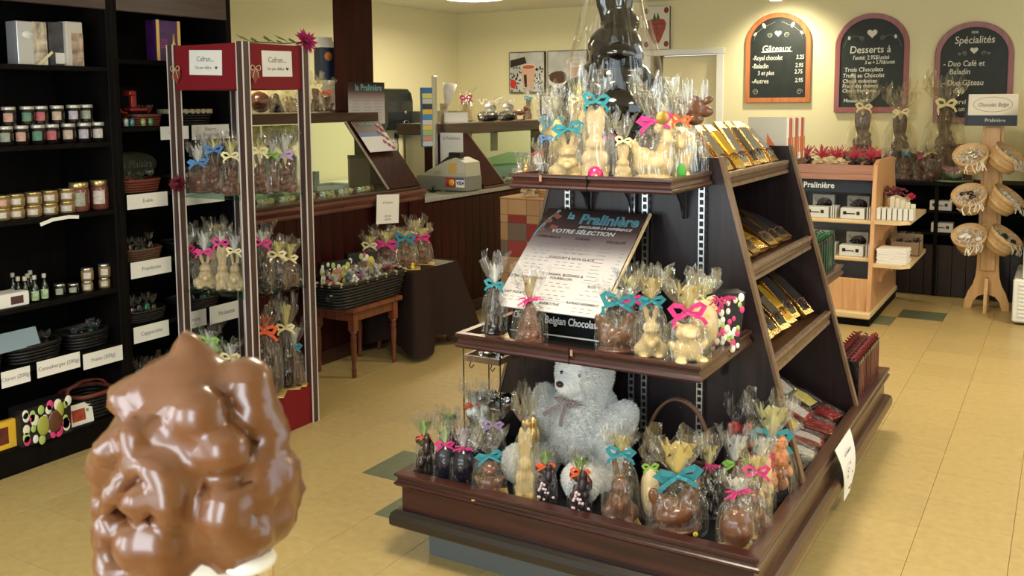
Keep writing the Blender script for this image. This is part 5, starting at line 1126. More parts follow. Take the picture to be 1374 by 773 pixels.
tower('light topped bag at the left of the red base of the tower', 283, 530, 448, 40, .2, 3.22, fig='cluster', choc=mat('green_mix', (.3, .35, .2), .4, var=.7), rib='green', extra=puff(WHT))
tower('clear bag with white daisies beside the middle post on the red base', 312, 528, 462, 36, .2, 3.24, fig='cluster', choc=WCHOC, rib='cream', extra=puff(WHT))

# ------------------------------------------------------------------ things on the stool and the draped table
bk = basket('laced_black_basket', 'large black basket with tan lacing full of gifts on the wooden stool', (-3.70, 4.40, .421), .66, .34, .145, WICKB, WICKB, R(90), lace=TANL, rows=8, flare=.12, sq=7)
def kit(label, px, py_b, py_t, w, z, x, **k):
    p = GX(px, py_b, x); p.z = z; return wrapped(label, 0, py_b, py_t, w, z, pt=p, **k)
for (n_, lab, px, w, h, s_) in (('petal_box', 'petal patterned box with an orange chocolate at the left in the black basket', 452, .19, .17, 4), ('petal_box', 'petal patterned box with a yellow chocolate at the centre of the black basket', 488, .20, .19, 5)):
    q = GX(px, 350, -3.72); b_ = dotted_box(n_, lab, (-3.74, q.y, .50), w, .05, h, rz=R(35), seed=s_)
    mb = MB(); mb.ell((.0, -.03, h*.5), (w*.2, .008, h*.25)); mb.build('brown_chocolate', mat('kit_choc%d' % s_, [(.45, .13, .04), (.13, .06, .03)][s_-4], .4), b_)
    mb = MB(); mb.ell((w*.26, -.03, h*.62), (w*.13, .008, h*.24)); mb.build('yellow_chocolate', mat('kit_yellow', (.62, .52, .08), .4), b_)
for i, (px, r, c) in enumerate([(440, 'orange', WCHOC), (462, 'teal', SILV), (478, 'pink', MATS['mixed_eggs']), (497, 'teal', SILV), (512, 'pink', MILK)]):
    q = GX(px, 360, -3.66); wrapped('small bag with bright bow in the front of the black basket, '+ordn(i, 5), 0, 0, 0, 0, 0, P=(-3.61, q.y, .47), H=.17, Wd=.11, fig='cluster', choc=c, rib=r, frill=True, extra=puff(WHT), name='sweet_bag', group='bags in the black basket')
TB = [(497, 356, 308, 28, -3.80, 'bunny', MILK, 'cream', YELT, 'small milk chocolate with cream bow at the left of the draped table'), (519, 356, 303, 44, -3.74, 'bear', MILK, 'pink', YELT, 'rounded milk chocolate with pink bow behind the black basket'), (545, 355, 301, 36, -3.62, 'bunny', MILK, 'teal', YELT, 'milk chocolate rabbit with teal bow on the draped table'), (566, 354, 302, 32, -3.64, 'bunny', MILK, 'pink', YELT, 'milk chocolate rabbit with pink bow at the right of the draped table'), (557, 350, 294, 30, -3.80, 'tall_bunny', MILK, 'cream', YELT, 'tall milk chocolate with cream bow at the back of the draped table')]
for (px, yb_, yt, w, x, f, c, r, tt, lab) in TB: kit(lab, px, yb_, yt, w, .551, x, fig=f, choc=c, rib=r, film=CELLOY, card=GOLDC, extra=puff(tt))
o = thing('yellow_chick', 'tiny yellow chick toy at the front of the draped table', 'toy', (-3.56, GX(553, 355, -3.56).y, .551)); mb = MB(); mb.ell((0, 0, .014), (.014, .012, .014)); mb.ell((.004, 0, .034), (.01, .009, .01)); mb.build('chick_body', mat('chick_yellow', (.8, .6, .03), .6), o)
# paper signs on the counter front and ledge
def psign(label, x0, x1, y0, y1, xp, lines_, rot=0):
    a = GX(x0, (y0+y1)/2, xp); b = GX(x1, (y0+y1)/2, xp); c = GX((x0+x1)/2, y0, xp); d_ = GX((x0+x1)/2, y1, xp); w = b.y-a.y; h = c.z-d_.z
    t = thing('paper_sign', label, 'sign', (xp+.001, (a.y+b.y)/2, (c.z+d_.z)/2), R(90)); t.rotation_euler = (0, rot, R(90))
    MB().box(-w/2, w/2, -.0008, .0008, -h/2, h/2).build('paper', PAPER, t)
    for (s, z, sz) in lines_: text(t, s, sz*h, (0, -.0012, z*h), FRONT, GREYINK)
    return t
psign('white paper sign hanging on the front of the counter', 505, 535, 261, 300, -3.862, [('la Pralinière', .22, .12), ('DIM 10H', -.25, .10), ('LUN 9H', -.36, .10)], R(4))
# patchwork pedestal: cookies and a small wicker tray
q = GY(711, 266, 5.98)
t = thing('cookie_bag', 'bag of pale cookies on top of the patchwork pedestal', 'cookies', (q.x, 5.99, .916)); mb = MB(); rr = random.Random(1)
for k in range(7): mb2 = MB(); mb2.lathe([(.03, 0), (.034, .006), (.03, .012)], 14, M=Matrix.Translation((rr.uniform(-.045, .045), rr.uniform(-.02, .02), .02+.012*k)) @ Euler((rr.uniform(-.6, .6), rr.uniform(-.6, .6), 0)).to_matrix().to_4x4()); mb2.build('cookie', mat('cookie', (.50, .36, .18), .8, bump=.3), t)
link('cellophane_wrap', BAGS[0][0], t, None, None, (.15, .10, .15), CELLOY)
basket('wicker_basket', 'small tan wicker tray behind the cookie bag on the pedestal', (q.x+.12, 6.06, .916), .16, .12, .05, mat('tan_wicker', (.45, .25, .1), .6, bump=.3), MATS['tan_wicker'], 0, rows=4)
# ------------------------------------------------------------------ pouches on the side shelves of the stand
def pouch_meshes():
    L_, w, t_ = 1, .36, .10
    a = MB(); a.loft([[(-w*.5, -t_*.5, 0), (w*.5, -t_*.5, 0), (w*.5, t_*.5, 0), (-w*.5, t_*.5, 0)], [(-w*.5, -t_*.7, .3), (w*.5, -t_*.7, .3), (w*.5, t_*.6, .3), (-w*.5, t_*.6, .3)], [(-w*.48, -t_*.5, .8), (w*.48, -t_*.5, .8), (w*.48, t_*.5, .8), (-w*.48, t_*.5, .8)], [(-w*.35, -t_*.15, 1), (w*.35, -t_*.15, 1), (w*.35, t_*.15, 1), (-w*.35, t_*.15, 1)]], 0, False)
    b = MB(); b.loft([[(-w*.36, -t_*.58, .08), (w*.36, -t_*.58, .08), (w*.36, -t_*.52, .08), (-w*.36, -t_*.52, .08)], [(-w*.38, -t_*.86, .35), (w*.38, -t_*.86, .35), (w*.38, -t_*.6, .35), (-w*.38, -t_*.6, .35)], [(-w*.34, -t_*.66, .82), (w*.34, -t_*.66, .82), (w*.34, -t_*.4, .82), (-w*.34, -t_*.4, .82)]], 0, False)
    c = MB(); c.tube([(-w*.5, -t_*.8, .25), (0, -t_*.95, .30), (w*.5, -t_*.8, .27)], .012, 5); c.tube([(0, -t_*.95, .30), (w*.2, -t_*1.1, .18)], .010, 5); c.tube([(0, -t_*.95, .30), (-w*.15, -t_*1.1, .16)], .010, 5)
    return a.mesh('pouch_body', GOLD), b.mesh('clear_front', SILV), c.mesh('string', mat('brown_string', (.10, .04, .02), .6))
PM = pouch_meshes()
SLV2 = mat('window_film', (.42, .42, .42), .12, .85, bump=.3, bscale=8); DKF = mat('dark_bar_window', (.035, .03, .03), .1, .3, coat=.6); YF = mat('yellow_bar_window', (.75, .45, .04), .2, .7)
def pouch(label, x, y, z, L_, lean, rz=0, win=None, group=None, tw=0, name='gold_pouch'):
    """leans back (towards -x) by `lean`, front facing +x"""
    t = thing(name, label, 'pouch', (x, y, z), 0, group)
    t.rotation_euler = (Matrix.Rotation(R(90)+rz, 3, 'Z') @ Matrix.Rotation(-lean, 3, 'X') @ Matrix.Rotation(tw, 3, 'Y')).to_euler()
    link('pouch_body', PM[0], t, None, None, (L_,)*3); link('clear_front', PM[1], t, None, None, (L_,)*3, win or SLV2); link('string', PM[2], t, None, None, (L_,)*3)
    return t
rg = random.Random(21)
wins = [SLV2, SLV2, YF, SLV2, DKF, SLV2, SLV2, YF]
for i in range(7): pouch('gold pouch with a clear front on the highest side shelf, '+ordn(i, 7, 'n'), -1.075+rg.uniform(-.01, .01), 3.27+i*.118, 1.343, .215, R(40+rg.uniform(-4, 4)), R(-8+rg.uniform(-8, 8)), wins[i], 'pouches on the highest side shelf')
for i in range(7): pouch('gold pouch slumped on the second side shelf, '+ordn(i, 7, 'n'), -1.0+rg.uniform(-.01, .01), 3.28+i*.115, 1.025, .21, R(58+rg.uniform(-4, 8)), R(-10+rg.uniform(-8, 8)), [SLV2, SLV2, DKF, YF, DKF, DKF, DKF][i], 'pouches on the second side shelf')
for i in range(8): pouch('gold edged pouch leaning on the third side shelf, '+ordn(i, 8, 'n'), -.93+rg.uniform(-.01, .02), 3.25+i*.103, .71, .25, R(46+rg.uniform(-3, 6)), R(-8+rg.uniform(-6, 6)), [SLV2, SLV2, GOLD, DKF, DKF, YF, DKF, DKF][i], 'pouches on the third side shelf')
t = pouch('clear bag with folded gold triangles at the right end of the top board', -1.16, 3.23, 1.345, .13, R(5), R(-40), SLV2)
# red and foil packets in the base compartment
REDF = mat('red_foil', (.40, .01, .012), .22, .5, bump=.6, bscale=25); BLKF = mat('black_foil', (.01, .008, .01), .2, .2, coat=.5, bump=.5, bscale=25)
pics = [mat('pic_yellow', (.65, .52, .12), .4, var=.5, bscale=40), mat('pic_pale', (.6, .55, .5), .35, var=.4, bscale=30), REDF]
pk = []
for row in range(5):
    for col, (xx, L0) in enumerate(((-.95, .28), (-.85, .26), (-.765, .22))):
        pk.append((xx+rg.uniform(-.02, .02), 3.28+.16*row+.03*col, L0, [0, 2, 1, 2, 1, 0, 2, 0, 2, 1, 2, 2, 0, 1, 2][row*3+col], [1, 0, 2, 0, 1, 1, 2, 0, 1, 0, 1, 2, 1, 0, 2][row*3+col]))
nm_ = {0: 'silver', 1: 'black', 2: 'red'}
for i, (x, y, L_, c, pi) in enumerate(pk):
    t = pouch('%s foil chocolate packet in the base compartment, %s, %s row' % (nm_[c], ORD[i//3]+' from the near end', ['back', 'middle', 'front'][i % 3]), x, y, .279+.045*(2-i % 3), L_*.8, R(62+6*(i % 3)), R(rg.uniform(-25, 15)), pics[pi], 'foil packets in the base compartment', name='foil_packet')
    for ch in t.children:
        if ch.name.startswith('pouch_body'): ch.material_slots[0].link = 'OBJECT'; ch.material_slots[0].material = [SILV, BLKF, REDF][c]; ch.scale = (L_*1.2, L_*.8, L_*.8)
        if ch.name.startswith('clear_front'): ch.scale = (L_*1.1, L_*.8, L_*.7)
        if ch.name.startswith('string'): bpy.data.objects.remove(ch)
    link('cellophane_wrap', BAGS[i % 6][0], t, (0, 0, 0), None, (.15, .06, L_*1.0), CELLO)
# slim gift bags beyond the far end panel
def slim_bag(label, x, y, z, w, h, d_, body, edge, tissue, group, rz=0, name='gift_bag'):
    t = thing(name, label, 'gift bag', (x, y, z), rz, group)
    if not hasattr(slim_bag, 'c'): slim_bag.c = {}
    k = (w, h, d_)
    if k not in slim_bag.c:
        a = MB(); a.box(-w/2, w/2, -d_/2, d_/2, 0, h, b=.003)
        b = MB(); b.box(w/2-.001, w/2+.0015, -d_*.09, d_*.09, h*.05, h*.9)
        c = MB(); r = random.Random(4)
        for _ in range(6): x0, y0 = r.uniform(-w*.45, w*.45), r.uniform(-d_*.4, d_*.4); strip(c, [(x0, y0, h*.97), (x0+r.uniform(-.015, .015), y0+r.uniform(-.01, .01), h*1.06), (x0+r.uniform(-.03, .03), y0+r.uniform(-.02, .02), h*1.1)], .008, .002)
        slim_bag.c[k] = (a.mesh('bag_body', body), b.mesh('side_print', edge), c.mesh('tissue', tissue))
    a, b, c = slim_bag.c[k]
    link('bag_body', a, t, m=body); link('side_print', b, t, m=edge); link('tissue', c, t, m=tissue); return t
DRED = mat('dull_red', (.22, .02, .02), .5); DGRN = mat('dull_green', (.03, .16, .06), .5)
for i in range(11): slim_bag('black gift bag with red tissue at far base, '+ordn(i, 11, 'n'), -.80, 4.20+i*.047, .279, .12, .20, .034, BLKF, DRED, DRED, 'black and red gift bags', R(rg.uniform(-4, 4)))
for i in range(9): slim_bag('black gift bag with green tissue on the far middle tray, '+ordn(i, 9, 'n'), -.99, 4.17+i*.050, .80, .11, .17, .036, BLKF, DGRN, DGRN, 'black and green gift bags', R(rg.uniform(-5, 5)))
BOOKC = [PAPER, mat('book_orange', (.55, .13, .03), .5), mat('book_red', (.40, .06, .03), .5), mat('book_cream', (.6, .5, .38), .5)]
for i in range(12):
    t = thing('thin_box', 'upright thin white and orange box on the far top tray, '+ordn(i, 12, 'n'), 'box', (-1.13, 4.16+i*.026, 1.338), R(rg.uniform(-2, 2)), 'upright thin boxes')
    link('box_body', MB().box(-.075, .075, -.009, .009, 0, .185, b=.002).mesh('box_body', BOOKC[(i*5) % 4]), t); link('edge_label', MB().box(.074, .0765, -.006, .006, .03, .10).mesh('edge_label', BOOKC[(i*3+1) % 3]), t)
t = thing('flat_box', 'pale grey square box with an orange corner before the upright thin boxes', 'box', (-1.14, 4.135, 1.338), R(10)); MB().box(-.08, .08, -.008, .008, 0, .19, b=.002).build('box_body', mat('pale_grey_card', (.5, .48, .42), .5), t); MB().prism([(0, 0), (.075, 0), (0, .12)], .0082, .0092, M=Matrix.Translation((.0, 0, .0)) @ Matrix.Rotation(R(90), 4, 'X')).build('orange_corner', BOOKC[1], t)
# paper tag hanging from the long rim
t = thing('paper_tag', 'white curled paper notice hanging over the long side rim of the base tray', 'sign', (-.700, 3.60, .335)); mb = MB()
rows = []
for k in range(9):
    z = -.285*k/8; xo_ = .012+.012*math.sin(k*.5); y0 = -.135+.0*k+.018*k; y1 = .135+.018*k if k < 7 else .135+.018*k-.03*(k-6)
    rows.append([(xo_, y0+(.012*k), z), (xo_, y1, z), (xo_+.001, y1, z), (xo_+.001, y0+(.012*k), z)])
mb.loft(rows, 0, False); mb.build('paper', PAPER, t)
mb = MB(); r = random.Random(6)
for k in range(14): a = r.uniform(0, 6.3); mb.box(.0300, .0312, .07+.04*math.cos(a)-.006, .07+.04*math.cos(a)+.006, -.16+.05*math.sin(a)-.003, -.16+.05*math.sin(a)+.003)
mb.build('red_print', mat('faded_red', (.45, .12, .10), .7), t)['kind'] = 'stuff'
text(t, 'la Pralinière', .022, (.0275, .03, -.055), SIDE, GREYINK)
# hanging trays left of the bear
t = thing('wire_tray_rack', 'small wire rack with two hanging wooden trays at the rear left of base tray', 'rack', (-1.80, 2.93, .276))
for x, y in ((-.085, -.085), (.075, -.09), (.075, .09), (-.085, .09)): mb = MB(); mb.tube([(x, y, 0), (x, y, .50)], .0025, 6); mb.build('wire', mat('dark_wire', (.02, .018, .015), .4, .6), t)
for z, s in ((.385, 1), (.20, 1.05)):
    mb = MB(); rectsweep(mb, -.08*s, .07*s, -.09*s, .09*s, [(-.008, 0), (0, 0), (0, .022), (-.008, .022)]); mb.box(-.078*s, .068*s, -.088*s, .088*s, 0, .003); tr_ = mb.build('tray', TRIMW, t); tr_.location = (0, 0, z); 
    for xx in (-.05, .04): m2 = MB(); m2.tube([(xx, -.09*s, 0), (xx, -.10*s, -.012), (xx+.006, -.095*s, -.022), (xx+.01, -.085*s, -.012)], .0022, 5); m2.build('hook', MATS['dark_wire'], tr_)
r = random.Random(3)
for k in range(12):
    top_ = k < 5; z = .276+(.389 if top_ else .204)
    q = thing('foil_sweet', ('silver foil sweet in the upper hanging tray, ' if top_ else 'dark and silver sweet in the lower hanging tray, ')+ordn(k if top_ else k-5, 5 if top_ else 7), 'sweet', (-1.805+r.uniform(-.045, .045), 2.93+r.uniform(-.06, .06), z+.012+(0 if top_ else .012*(k % 3))), r.uniform(0, 3), 'sweets in the hanging trays')
    mb = MB(); mb.ell((0, 0, 0), (.026, .014, .012), n=10, m=6); mb.build('sweet_body', SILV if top_ or k % 2 else BLKF, q)
    for s in (-1, 1): mb = MB(); mb.loft([[(s*.022, .004*math.cos(a), .004*math.sin(a)) for a in [2*PI*j/8 for j in range(8)]], [(s*.04, .014*math.cos(a), .010*math.sin(a)) for a in [2*PI*j/8 for j in range(8)]]], 0, False, cap=(False, False)); mb.build('twist', SILV, q)
wrapped('silver bow bag hanging before the lower tray of the wire rack', 655, 600, 500, 56, 0, pt=Vector((-1.80, 2.82, .279)), fig='cluster', choc=SILV, rib=None, film=CELLO, H=.30, Wd=.13, name='sweet_bag', cat='sweets')

# ------------------------------------------------------------------ goods on the beech unit
TUL = mat('red_tulle', (.42, .03, .05), .6)
def tulle(label, x, choc, i):
    t = thing('tulle_bag', label, 'sweets', (x, 7.24, 1.121), 0, 'red tulle bags'); r = random.Random(i)
    link('sweets', FIG['cluster'], t, (0, 0, .0), None, (.13, .11, .055), choc)
    mb = MB()
    for k in range(46):
        a = r.uniform(0, 2*PI); e = r.uniform(.3, 1.4); l = r.uniform(.06, .12); c, s = math.cos(a)*math.cos(e), math.sin(a)*math.cos(e)
        strip(mb, [(0, 0, .045), (c*l*.5, s*l*.5, .055+l*.45*math.sin(e)), (c*l, s*l*.6, .05+l*math.sin(e)*.9)], .006, .001)
    mb.build('tulle_top', TUL, t)
BISC = mat('biscuit', (.62, .48, .28), .6, bump=.3)
for i, (px, c) in enumerate([(1060, DARK), (1082, DARK), (1104, BISC), (1124, BISC), (1147, DARK), (1168, DARK)]):
    tulle(('bag of pale biscuits' if c is BISC else 'bag of dark truffles')+' with red tulle on the beech unit, '+ordn(i, 6), GY(px, 218, 7.24).x, c, i)
CW = mat('carton_white', (.66, .66, .62), .5)
def carton(label, x, y, z, kind, group):
    t = thing('gift_carton', label, 'box', (x, y, z), 0, group)
    if kind == 'drawer':
        MB().box(-.082, .082, 0, .10, 0, .078, b=.003).build('box_body', CW, t)
        mb = MB(); mb.box(-.045, .02, -.002, .001, .036, .043); mb.build('handle', BLACK, t)
        for xx in (-.062, .03): mb = MB(); mb.box(xx, xx+.022, -.0025, .001, .032, .056); mb.build('handle_plate', BLACK, t)
    else:
        MB().box(-.078, .078, 0, .05, 0, .15, b=.003).build('box_body', CW, t)
        MB().lathe([(.055, 0), (.054, .0015)], 28, M=Matrix.Translation((.01, -.0002, .085)) @ Matrix.Rotation(R(90), 4, 'X') @ Matrix.Diagonal((1, .72, 1, 1))).build('oval_window', BLACK, t)
for si, (z, nm) in enumerate(((.746, 'upper'), (.476, 'lower'))):
    for i, x in enumerate((-1.86, -1.58, -1.33)):
        carton('white carton with black handle, front of %s beech shelf, %s' % (nm, ordn(i, 3)), x, 7.08, z, 'drawer', 'cartons with handles')
        carton('white carton with black oval, back of %s beech shelf, %s' % (nm, ordn(i, 3)), x, 7.30, z, 'oval', 'cartons with ovals')
        for k in range(3):
            t = thing('folded_carton', 'flat folded white carton between the handled cartons, %s shelf, %s, %s' % (nm, ordn(i, 3), ['first', 'second', 'third'][k]), 'box', (x+.10+.016*k, 7.10, z), 0, 'flat folded cartons'); MB().box(-.004, .004, 0, .12, 0, .085, b=.001).build('card_sheet', CW, t)
        wrapped('clear sweet bag lying between the cartons on the %s beech shelf, %s' % (nm, ordn(i, 3)), 0, 0, 0, 0, 0, P=(x, 7.225, z), H=.13, Wd=.11, fig='cluster', choc=BLKF, rib=None, film=CELLO, name='sweet_bag', cat='sweets', rz=R(-30), group='clear bags on the beech unit')
for i in range(9):
    slim_bag('black gift bag with green tissue low on the beech unit, '+ordn(i, 9), -1.93+i*.048, 7.22, .331 if 0 else .105, .10, .18, .034, BLKF, DGRN, DGRN, 'green tissue bags on the beech unit', R(90))
for i in range(7):
    t = thing('white_card_box', 'small white box in the row on the upper side shelf, '+ordn(i, 7), 'box', (-1.155+i*.036, 7.10, .751), 0, 'white boxes on the side shelf'); MB().box(-.014, .014, 0, .10, 0, .082, b=.002).build('box_body', CW, t)
t = thing('flower_bouquet', 'bouquet of dried burgundy flowers in cream paper on the upper side shelf', 'bouquet', (-1.07, 7.40, .751)); r = random.Random(2)
mb = MB(); mb.loft([[(.05*math.cos(a), .05*math.sin(a), 0) for a in [2*PI*j/20 for j in range(20)]], [((.085+.01*math.sin(5*a))*math.cos(a), (.07+.01*math.sin(4*a))*math.sin(a), .14+.02*math.sin(3*a)) for a in [2*PI*j/20 for j in range(20)]]], 0, False, cap=(True, False)); mb.build('paper_wrap', mat('cream_wrap', (.55, .45, .30), .7, bump=.4), t)
mb = MB()
for k in range(60): a = r.uniform(0, 6.3); rr = r.uniform(0, .09); mb.ell((-.03+rr*math.cos(a), rr*math.sin(a)*.7, .15+r.uniform(0, .06)), (.012, .012, .010), n=7, m=4)
mb.build('dried_flowers', mat('burgundy', (.12, .015, .03), .7), t)['kind'] = 'stuff'
spiky_flower('artificial_flower', 'small red flower at the edge of the cream bouquet', (-.975, 7.36, .90), .032, (.5, .02, .05, 'c'), (.3, -1, .5))
for k in range(5): t = thing('paper_card', 'cream card standing behind the white box row, '+ordn(k, 5), 'card', (-1.09+.035*k, 7.28, .751), R(8), 'cream cards'); o = MB().box(-.016, .016, 0, .004, 0, .15-.012*k, b=.001).build('card_sheet', mat('cream_card', (.62, .56, .42), .6), t)
for k in range(9):
    w2 = .098
    t = thing('paper_pad', 'white printed pad in the stack on the lower side shelf, %s' % (['bottom', 'second up', 'third up', 'fourth up', 'middle', 'sixth up', 'seventh up', 'eighth up', 'top'][k]), 'paper', (-1.055+rg.uniform(-.003, .003), 7.16, .4405+k*.0115), R(rg.uniform(-2, 2)), 'stack of pads'); MB().box(-w2, w2, -.09, .12, 0, .0105, b=.001).build('pad_sheets', PAPER, t)
t = thing('brown_carton', 'open brown carton with clear bags behind the paper stack', 'box', (-1.02, 7.62, .441)); mb = MB(); mb.box(-.11, .09, -.10, -.096, 0, .10); mb.box(-.11, .09, .096, .10, 0, .14); mb.box(-.11, -.106, -.1, .1, 0, .12); mb.box(.086, .09, -.1, .1, 0, .10); mb.box(-.11, .09, -.1, .1, 0, .004); mb.build('carton_walls', mat('kraft', (.30, .20, .11), .8), t)
for k in range(3): wrapped('clear bag of dark sweets in the open brown carton, '+ordn(k, 3), 0, 0, 0, 0, 0, P=(-1.08+.06*k, 7.62, .446), H=.15, Wd=.07, fig='cluster', choc=BLKF, rib=None, film=CELLO, name='sweet_bag', cat='sweets', group='bags in the brown carton')

# ------------------------------------------------------------------ back cabinet goods
def backbag(label, px, pyt, w, y, fig, choc, rib, figw=1, zb_=.931, **k):
    p = GY(px, 245, y); p.z = zb_; kk = depth(p); yb_ = proj(p)[1]
    return wrapped(label, 0, yb_, pyt, w, 0, pt=p, fig=fig, choc=choc, rib=rib, figw=figw*1.35, bag=2, rs=.7, **k)
MK2 = mat('milk_large', (.07, .03, .016), .3, coat=.25)
backbag('giant milk chocolate rabbit with cream bow, left of three on the back cabinet', 1155, 112, 44, 8.52, 'giant_rabbit', MK2, 'cream', 1.25, film=CELLOY, figh=.74)
backbag('giant milk chocolate rabbit with cream bow, middle of three on the back cabinet', 1205, 120, 46, 8.52, 'giant_rabbit', MK2, 'cream', 1.25, film=CELLOY, figh=.74)
backbag('giant milk chocolate rabbit with cream bow, right of three on the back cabinet', 1264, 106, 56, 8.52, 'giant_rabbit', MK2, 'cream', 1.3, film=CELLOY, figh=.76)
for (px, yt, w, c, r_, lab, tt) in ((1214, 196, 24, MILK, 'teal', 'small milk chocolate with teal and white top on the back cabinet', WHT), (1233, 200, 18, MILK, 'pink', 'small milk chocolate with pink top on the back cabinet', (.6, .2, .2)), (1249, 196, 24, DARK, 'cream', 'small dark chocolate with yellow bow on the back cabinet', YELT), (1192, 200, 18, MILK, 'pink', 'small milk chocolate with pink ribbon behind the bouquet', WHT)):
    backbag(lab, px, yt, w, 8.40, 'tall_bunny', c, r_, 1.3, film=CELLO, extra=puff(tt))
p = GY(1280, 240, 8.45)
t = thing('glass_bowl', 'tilted glass bowl with a pink ribbon on a green plate', 'bowl', (p.x, 8.45, .931)); MB().lathe([(.02, 0), (.14, .004), (.145, .012), (.02, .012)], 32).build('green_plate', mat('green_plate', (.15, .25, .12), .3), t)
MB().lathe([(.03, .0), (.07, .02), (.095, .07), (.085, .13), (.082, .13), (.09, .07), (.065, .025), (.01, .006)], 28, M=Matrix.Translation((0, 0, .035)) @ Matrix.Rotation(.35, 4, 'X')).build('bowl_glass', cello_mat('bowl_glass', (.95, 1, .96), .10, .06, 3), t)
MB().tube([(.088*math.cos(a), .088*math.sin(a), .10) for a in [2*PI*k/20 for k in range(20)]], .005, 5, closed=True, M=Matrix.Translation((0, 0, .035)) @ Matrix.Rotation(.35, 4, 'X')).build('ribbon', RIB['pink'], t)
for (px, py, z, lab) in ((1262, 280, .701, 'white handled carton on the upper shelf of the back cabinet'), (1264, 303, .521, 'white handled carton on the second shelf of the back cabinet')):
    p = GY(px, py, 8.36); carton(lab, p.x, 8.36, z, 'drawer', None)
t = thing('dark_red_box', 'dark red box with gold hearts behind the basket stand sign', 'box', (GY(1290, 170, 8.6).x, 8.6, .931)); MB().box(-.09, .09, -.05, .05, 0, .3, b=.004).build('box_body', mat('dark_red_card', (.14, .015, .015), .5), t)

# ------------------------------------------------------------------ chip baskets
CHIP = wood('chip_wood', (.50, .32, .15), (.66, .46, .24), .5, 0, coat=.1, bump=.2)
SHRED = mat('white_shreds', (.70, .68, .62), .8)
CB = MB(); CB.lathe([(.078, 0), (.085, .004), (.108, .125), (.103, .125), (.081, .008), (.003, .006)], 30)
CBm = CB.mesh('chip_wall', CHIP); b2 = MB(); b2.lathe([(.1085, .095), (.1125, .097), (.115, .13), (.110, .13), (.1085, .095)], 30, cap=(False, False)); CBr = b2.mesh('rim_band', CHIP); b3_ = MB(); b3_.lathe([(.091, .03), (.0935, .03), (.0965, .055), (.094, .055), (.091, .03)], 30, cap=(False, False)); CBb = b3_.mesh('lower_band', CHIP)
for i, (px, py, nm, it) in enumerate([(1304, 216, 'upper left', SILV), (1348, 215, 'upper right', SILV), (1302, 270, 'middle left', DARK), (1346, 271, 'middle right', CW), (1302, 324, 'lower left', CW), (1343, 325, 'lower right', BLKF)]):
    p = GY(px, py, 7.84); s = -1 if i % 2 == 0 else 1
    t = thing('chip_basket', '%s chip basket of white shreds on the pine stand' % nm, 'basket', p, 0, 'chip baskets on the pine stand')
    Rm = Matrix.Rotation(R(30)+s*R(8), 3, 'Z') @ Matrix.Rotation(R(33), 3, 'X') @ Matrix.Rotation(s*R(20), 3, 'Y'); t.rotation_euler = Rm.to_euler(); t.location = Vector(p) - Rm @ Vector((0, 0, .065)); t.scale = (1.08,)*3
    link('chip_wall', CBm, t); link('rim_band', CBr, t); link('lower_band', CBb, t)
    mb = MB(); r = random.Random(i)
    for k in range(70):
        a = r.uniform(0, 6.3); rr = .098*math.sqrt(r.random()); x0, y0 = rr*math.cos(a), rr*math.sin(a); pts = [Vector((x0, y0, .09))]
        for _ in range(4): pts.append(pts[-1]+Vector((r.uniform(-.02, .02), r.uniform(-.02, .02), r.uniform(-.005, .014))))
        strip(mb, pts, .005, .001)
    for k in range(9):
        x0 = r.uniform(-.06, .06); pts = [Vector((x0, -.09, .118)), Vector((x0, -.115, .135))]
        for _ in range(3): pts.append(pts[-1]+Rm.transposed() @ Vector((r.uniform(-.015, .015), r.uniform(-.008, .008), -.022)))
        strip(mb, pts, .005, .001)
    mb.build('shreds', SHRED, t)['kind'] = 'stuff'
    for k in range(4): o = MB().ell((r.uniform(-.05, .05), r.uniform(-.05, .04), .112), (.024, .018, .014), n=10, m=6).build('foil_sweet', it, t)
t = thing('stand_sign', 'white folded sign reading Chocolat Belge over a dark strip on the pine stand', 'sign', (GY(1332, 150, 7.9).x, 7.885, 1.40)); 
mb = MB(); mb.box(-.165, .165, -.004, 0, .075, .235, M=Matrix.Rotation(R(-6), 4, 'X')); mb.build('white_panel', mat('sign_cream', (.72, .68, .60), .6), t)
MB().box(-.165, .165, -.010, -.002, .0, .078, b=.001).build('dark_strip', MATS['header_navy'], t)
MB().tube([(.13*math.cos(a), 0, .055*math.sin(a)) for a in [2*PI*k/32 for k in range(32)]], .0012, 4, closed=True, M=Matrix.Translation((0, .010, .158)) @ Matrix.Rotation(R(-6), 4, 'X')).build('oval_outline', GREYINK, t)
text(t, 'Chocolat Belge', .042, (0, .0085, .155), (R(84), 0, 0), GREYINK, shear=.3, width=.8); text(t, 'Pralinière', .036, (.02, -.0108, .04), FRONT, MATS['sign_white'])
MB().prism([(-.165, .235), (-.165, 0), (-.19, 0)], 0, .003, M=Matrix.Rotation(R(90), 4, 'X')).build('side_fold', MATS['header_navy'], t)

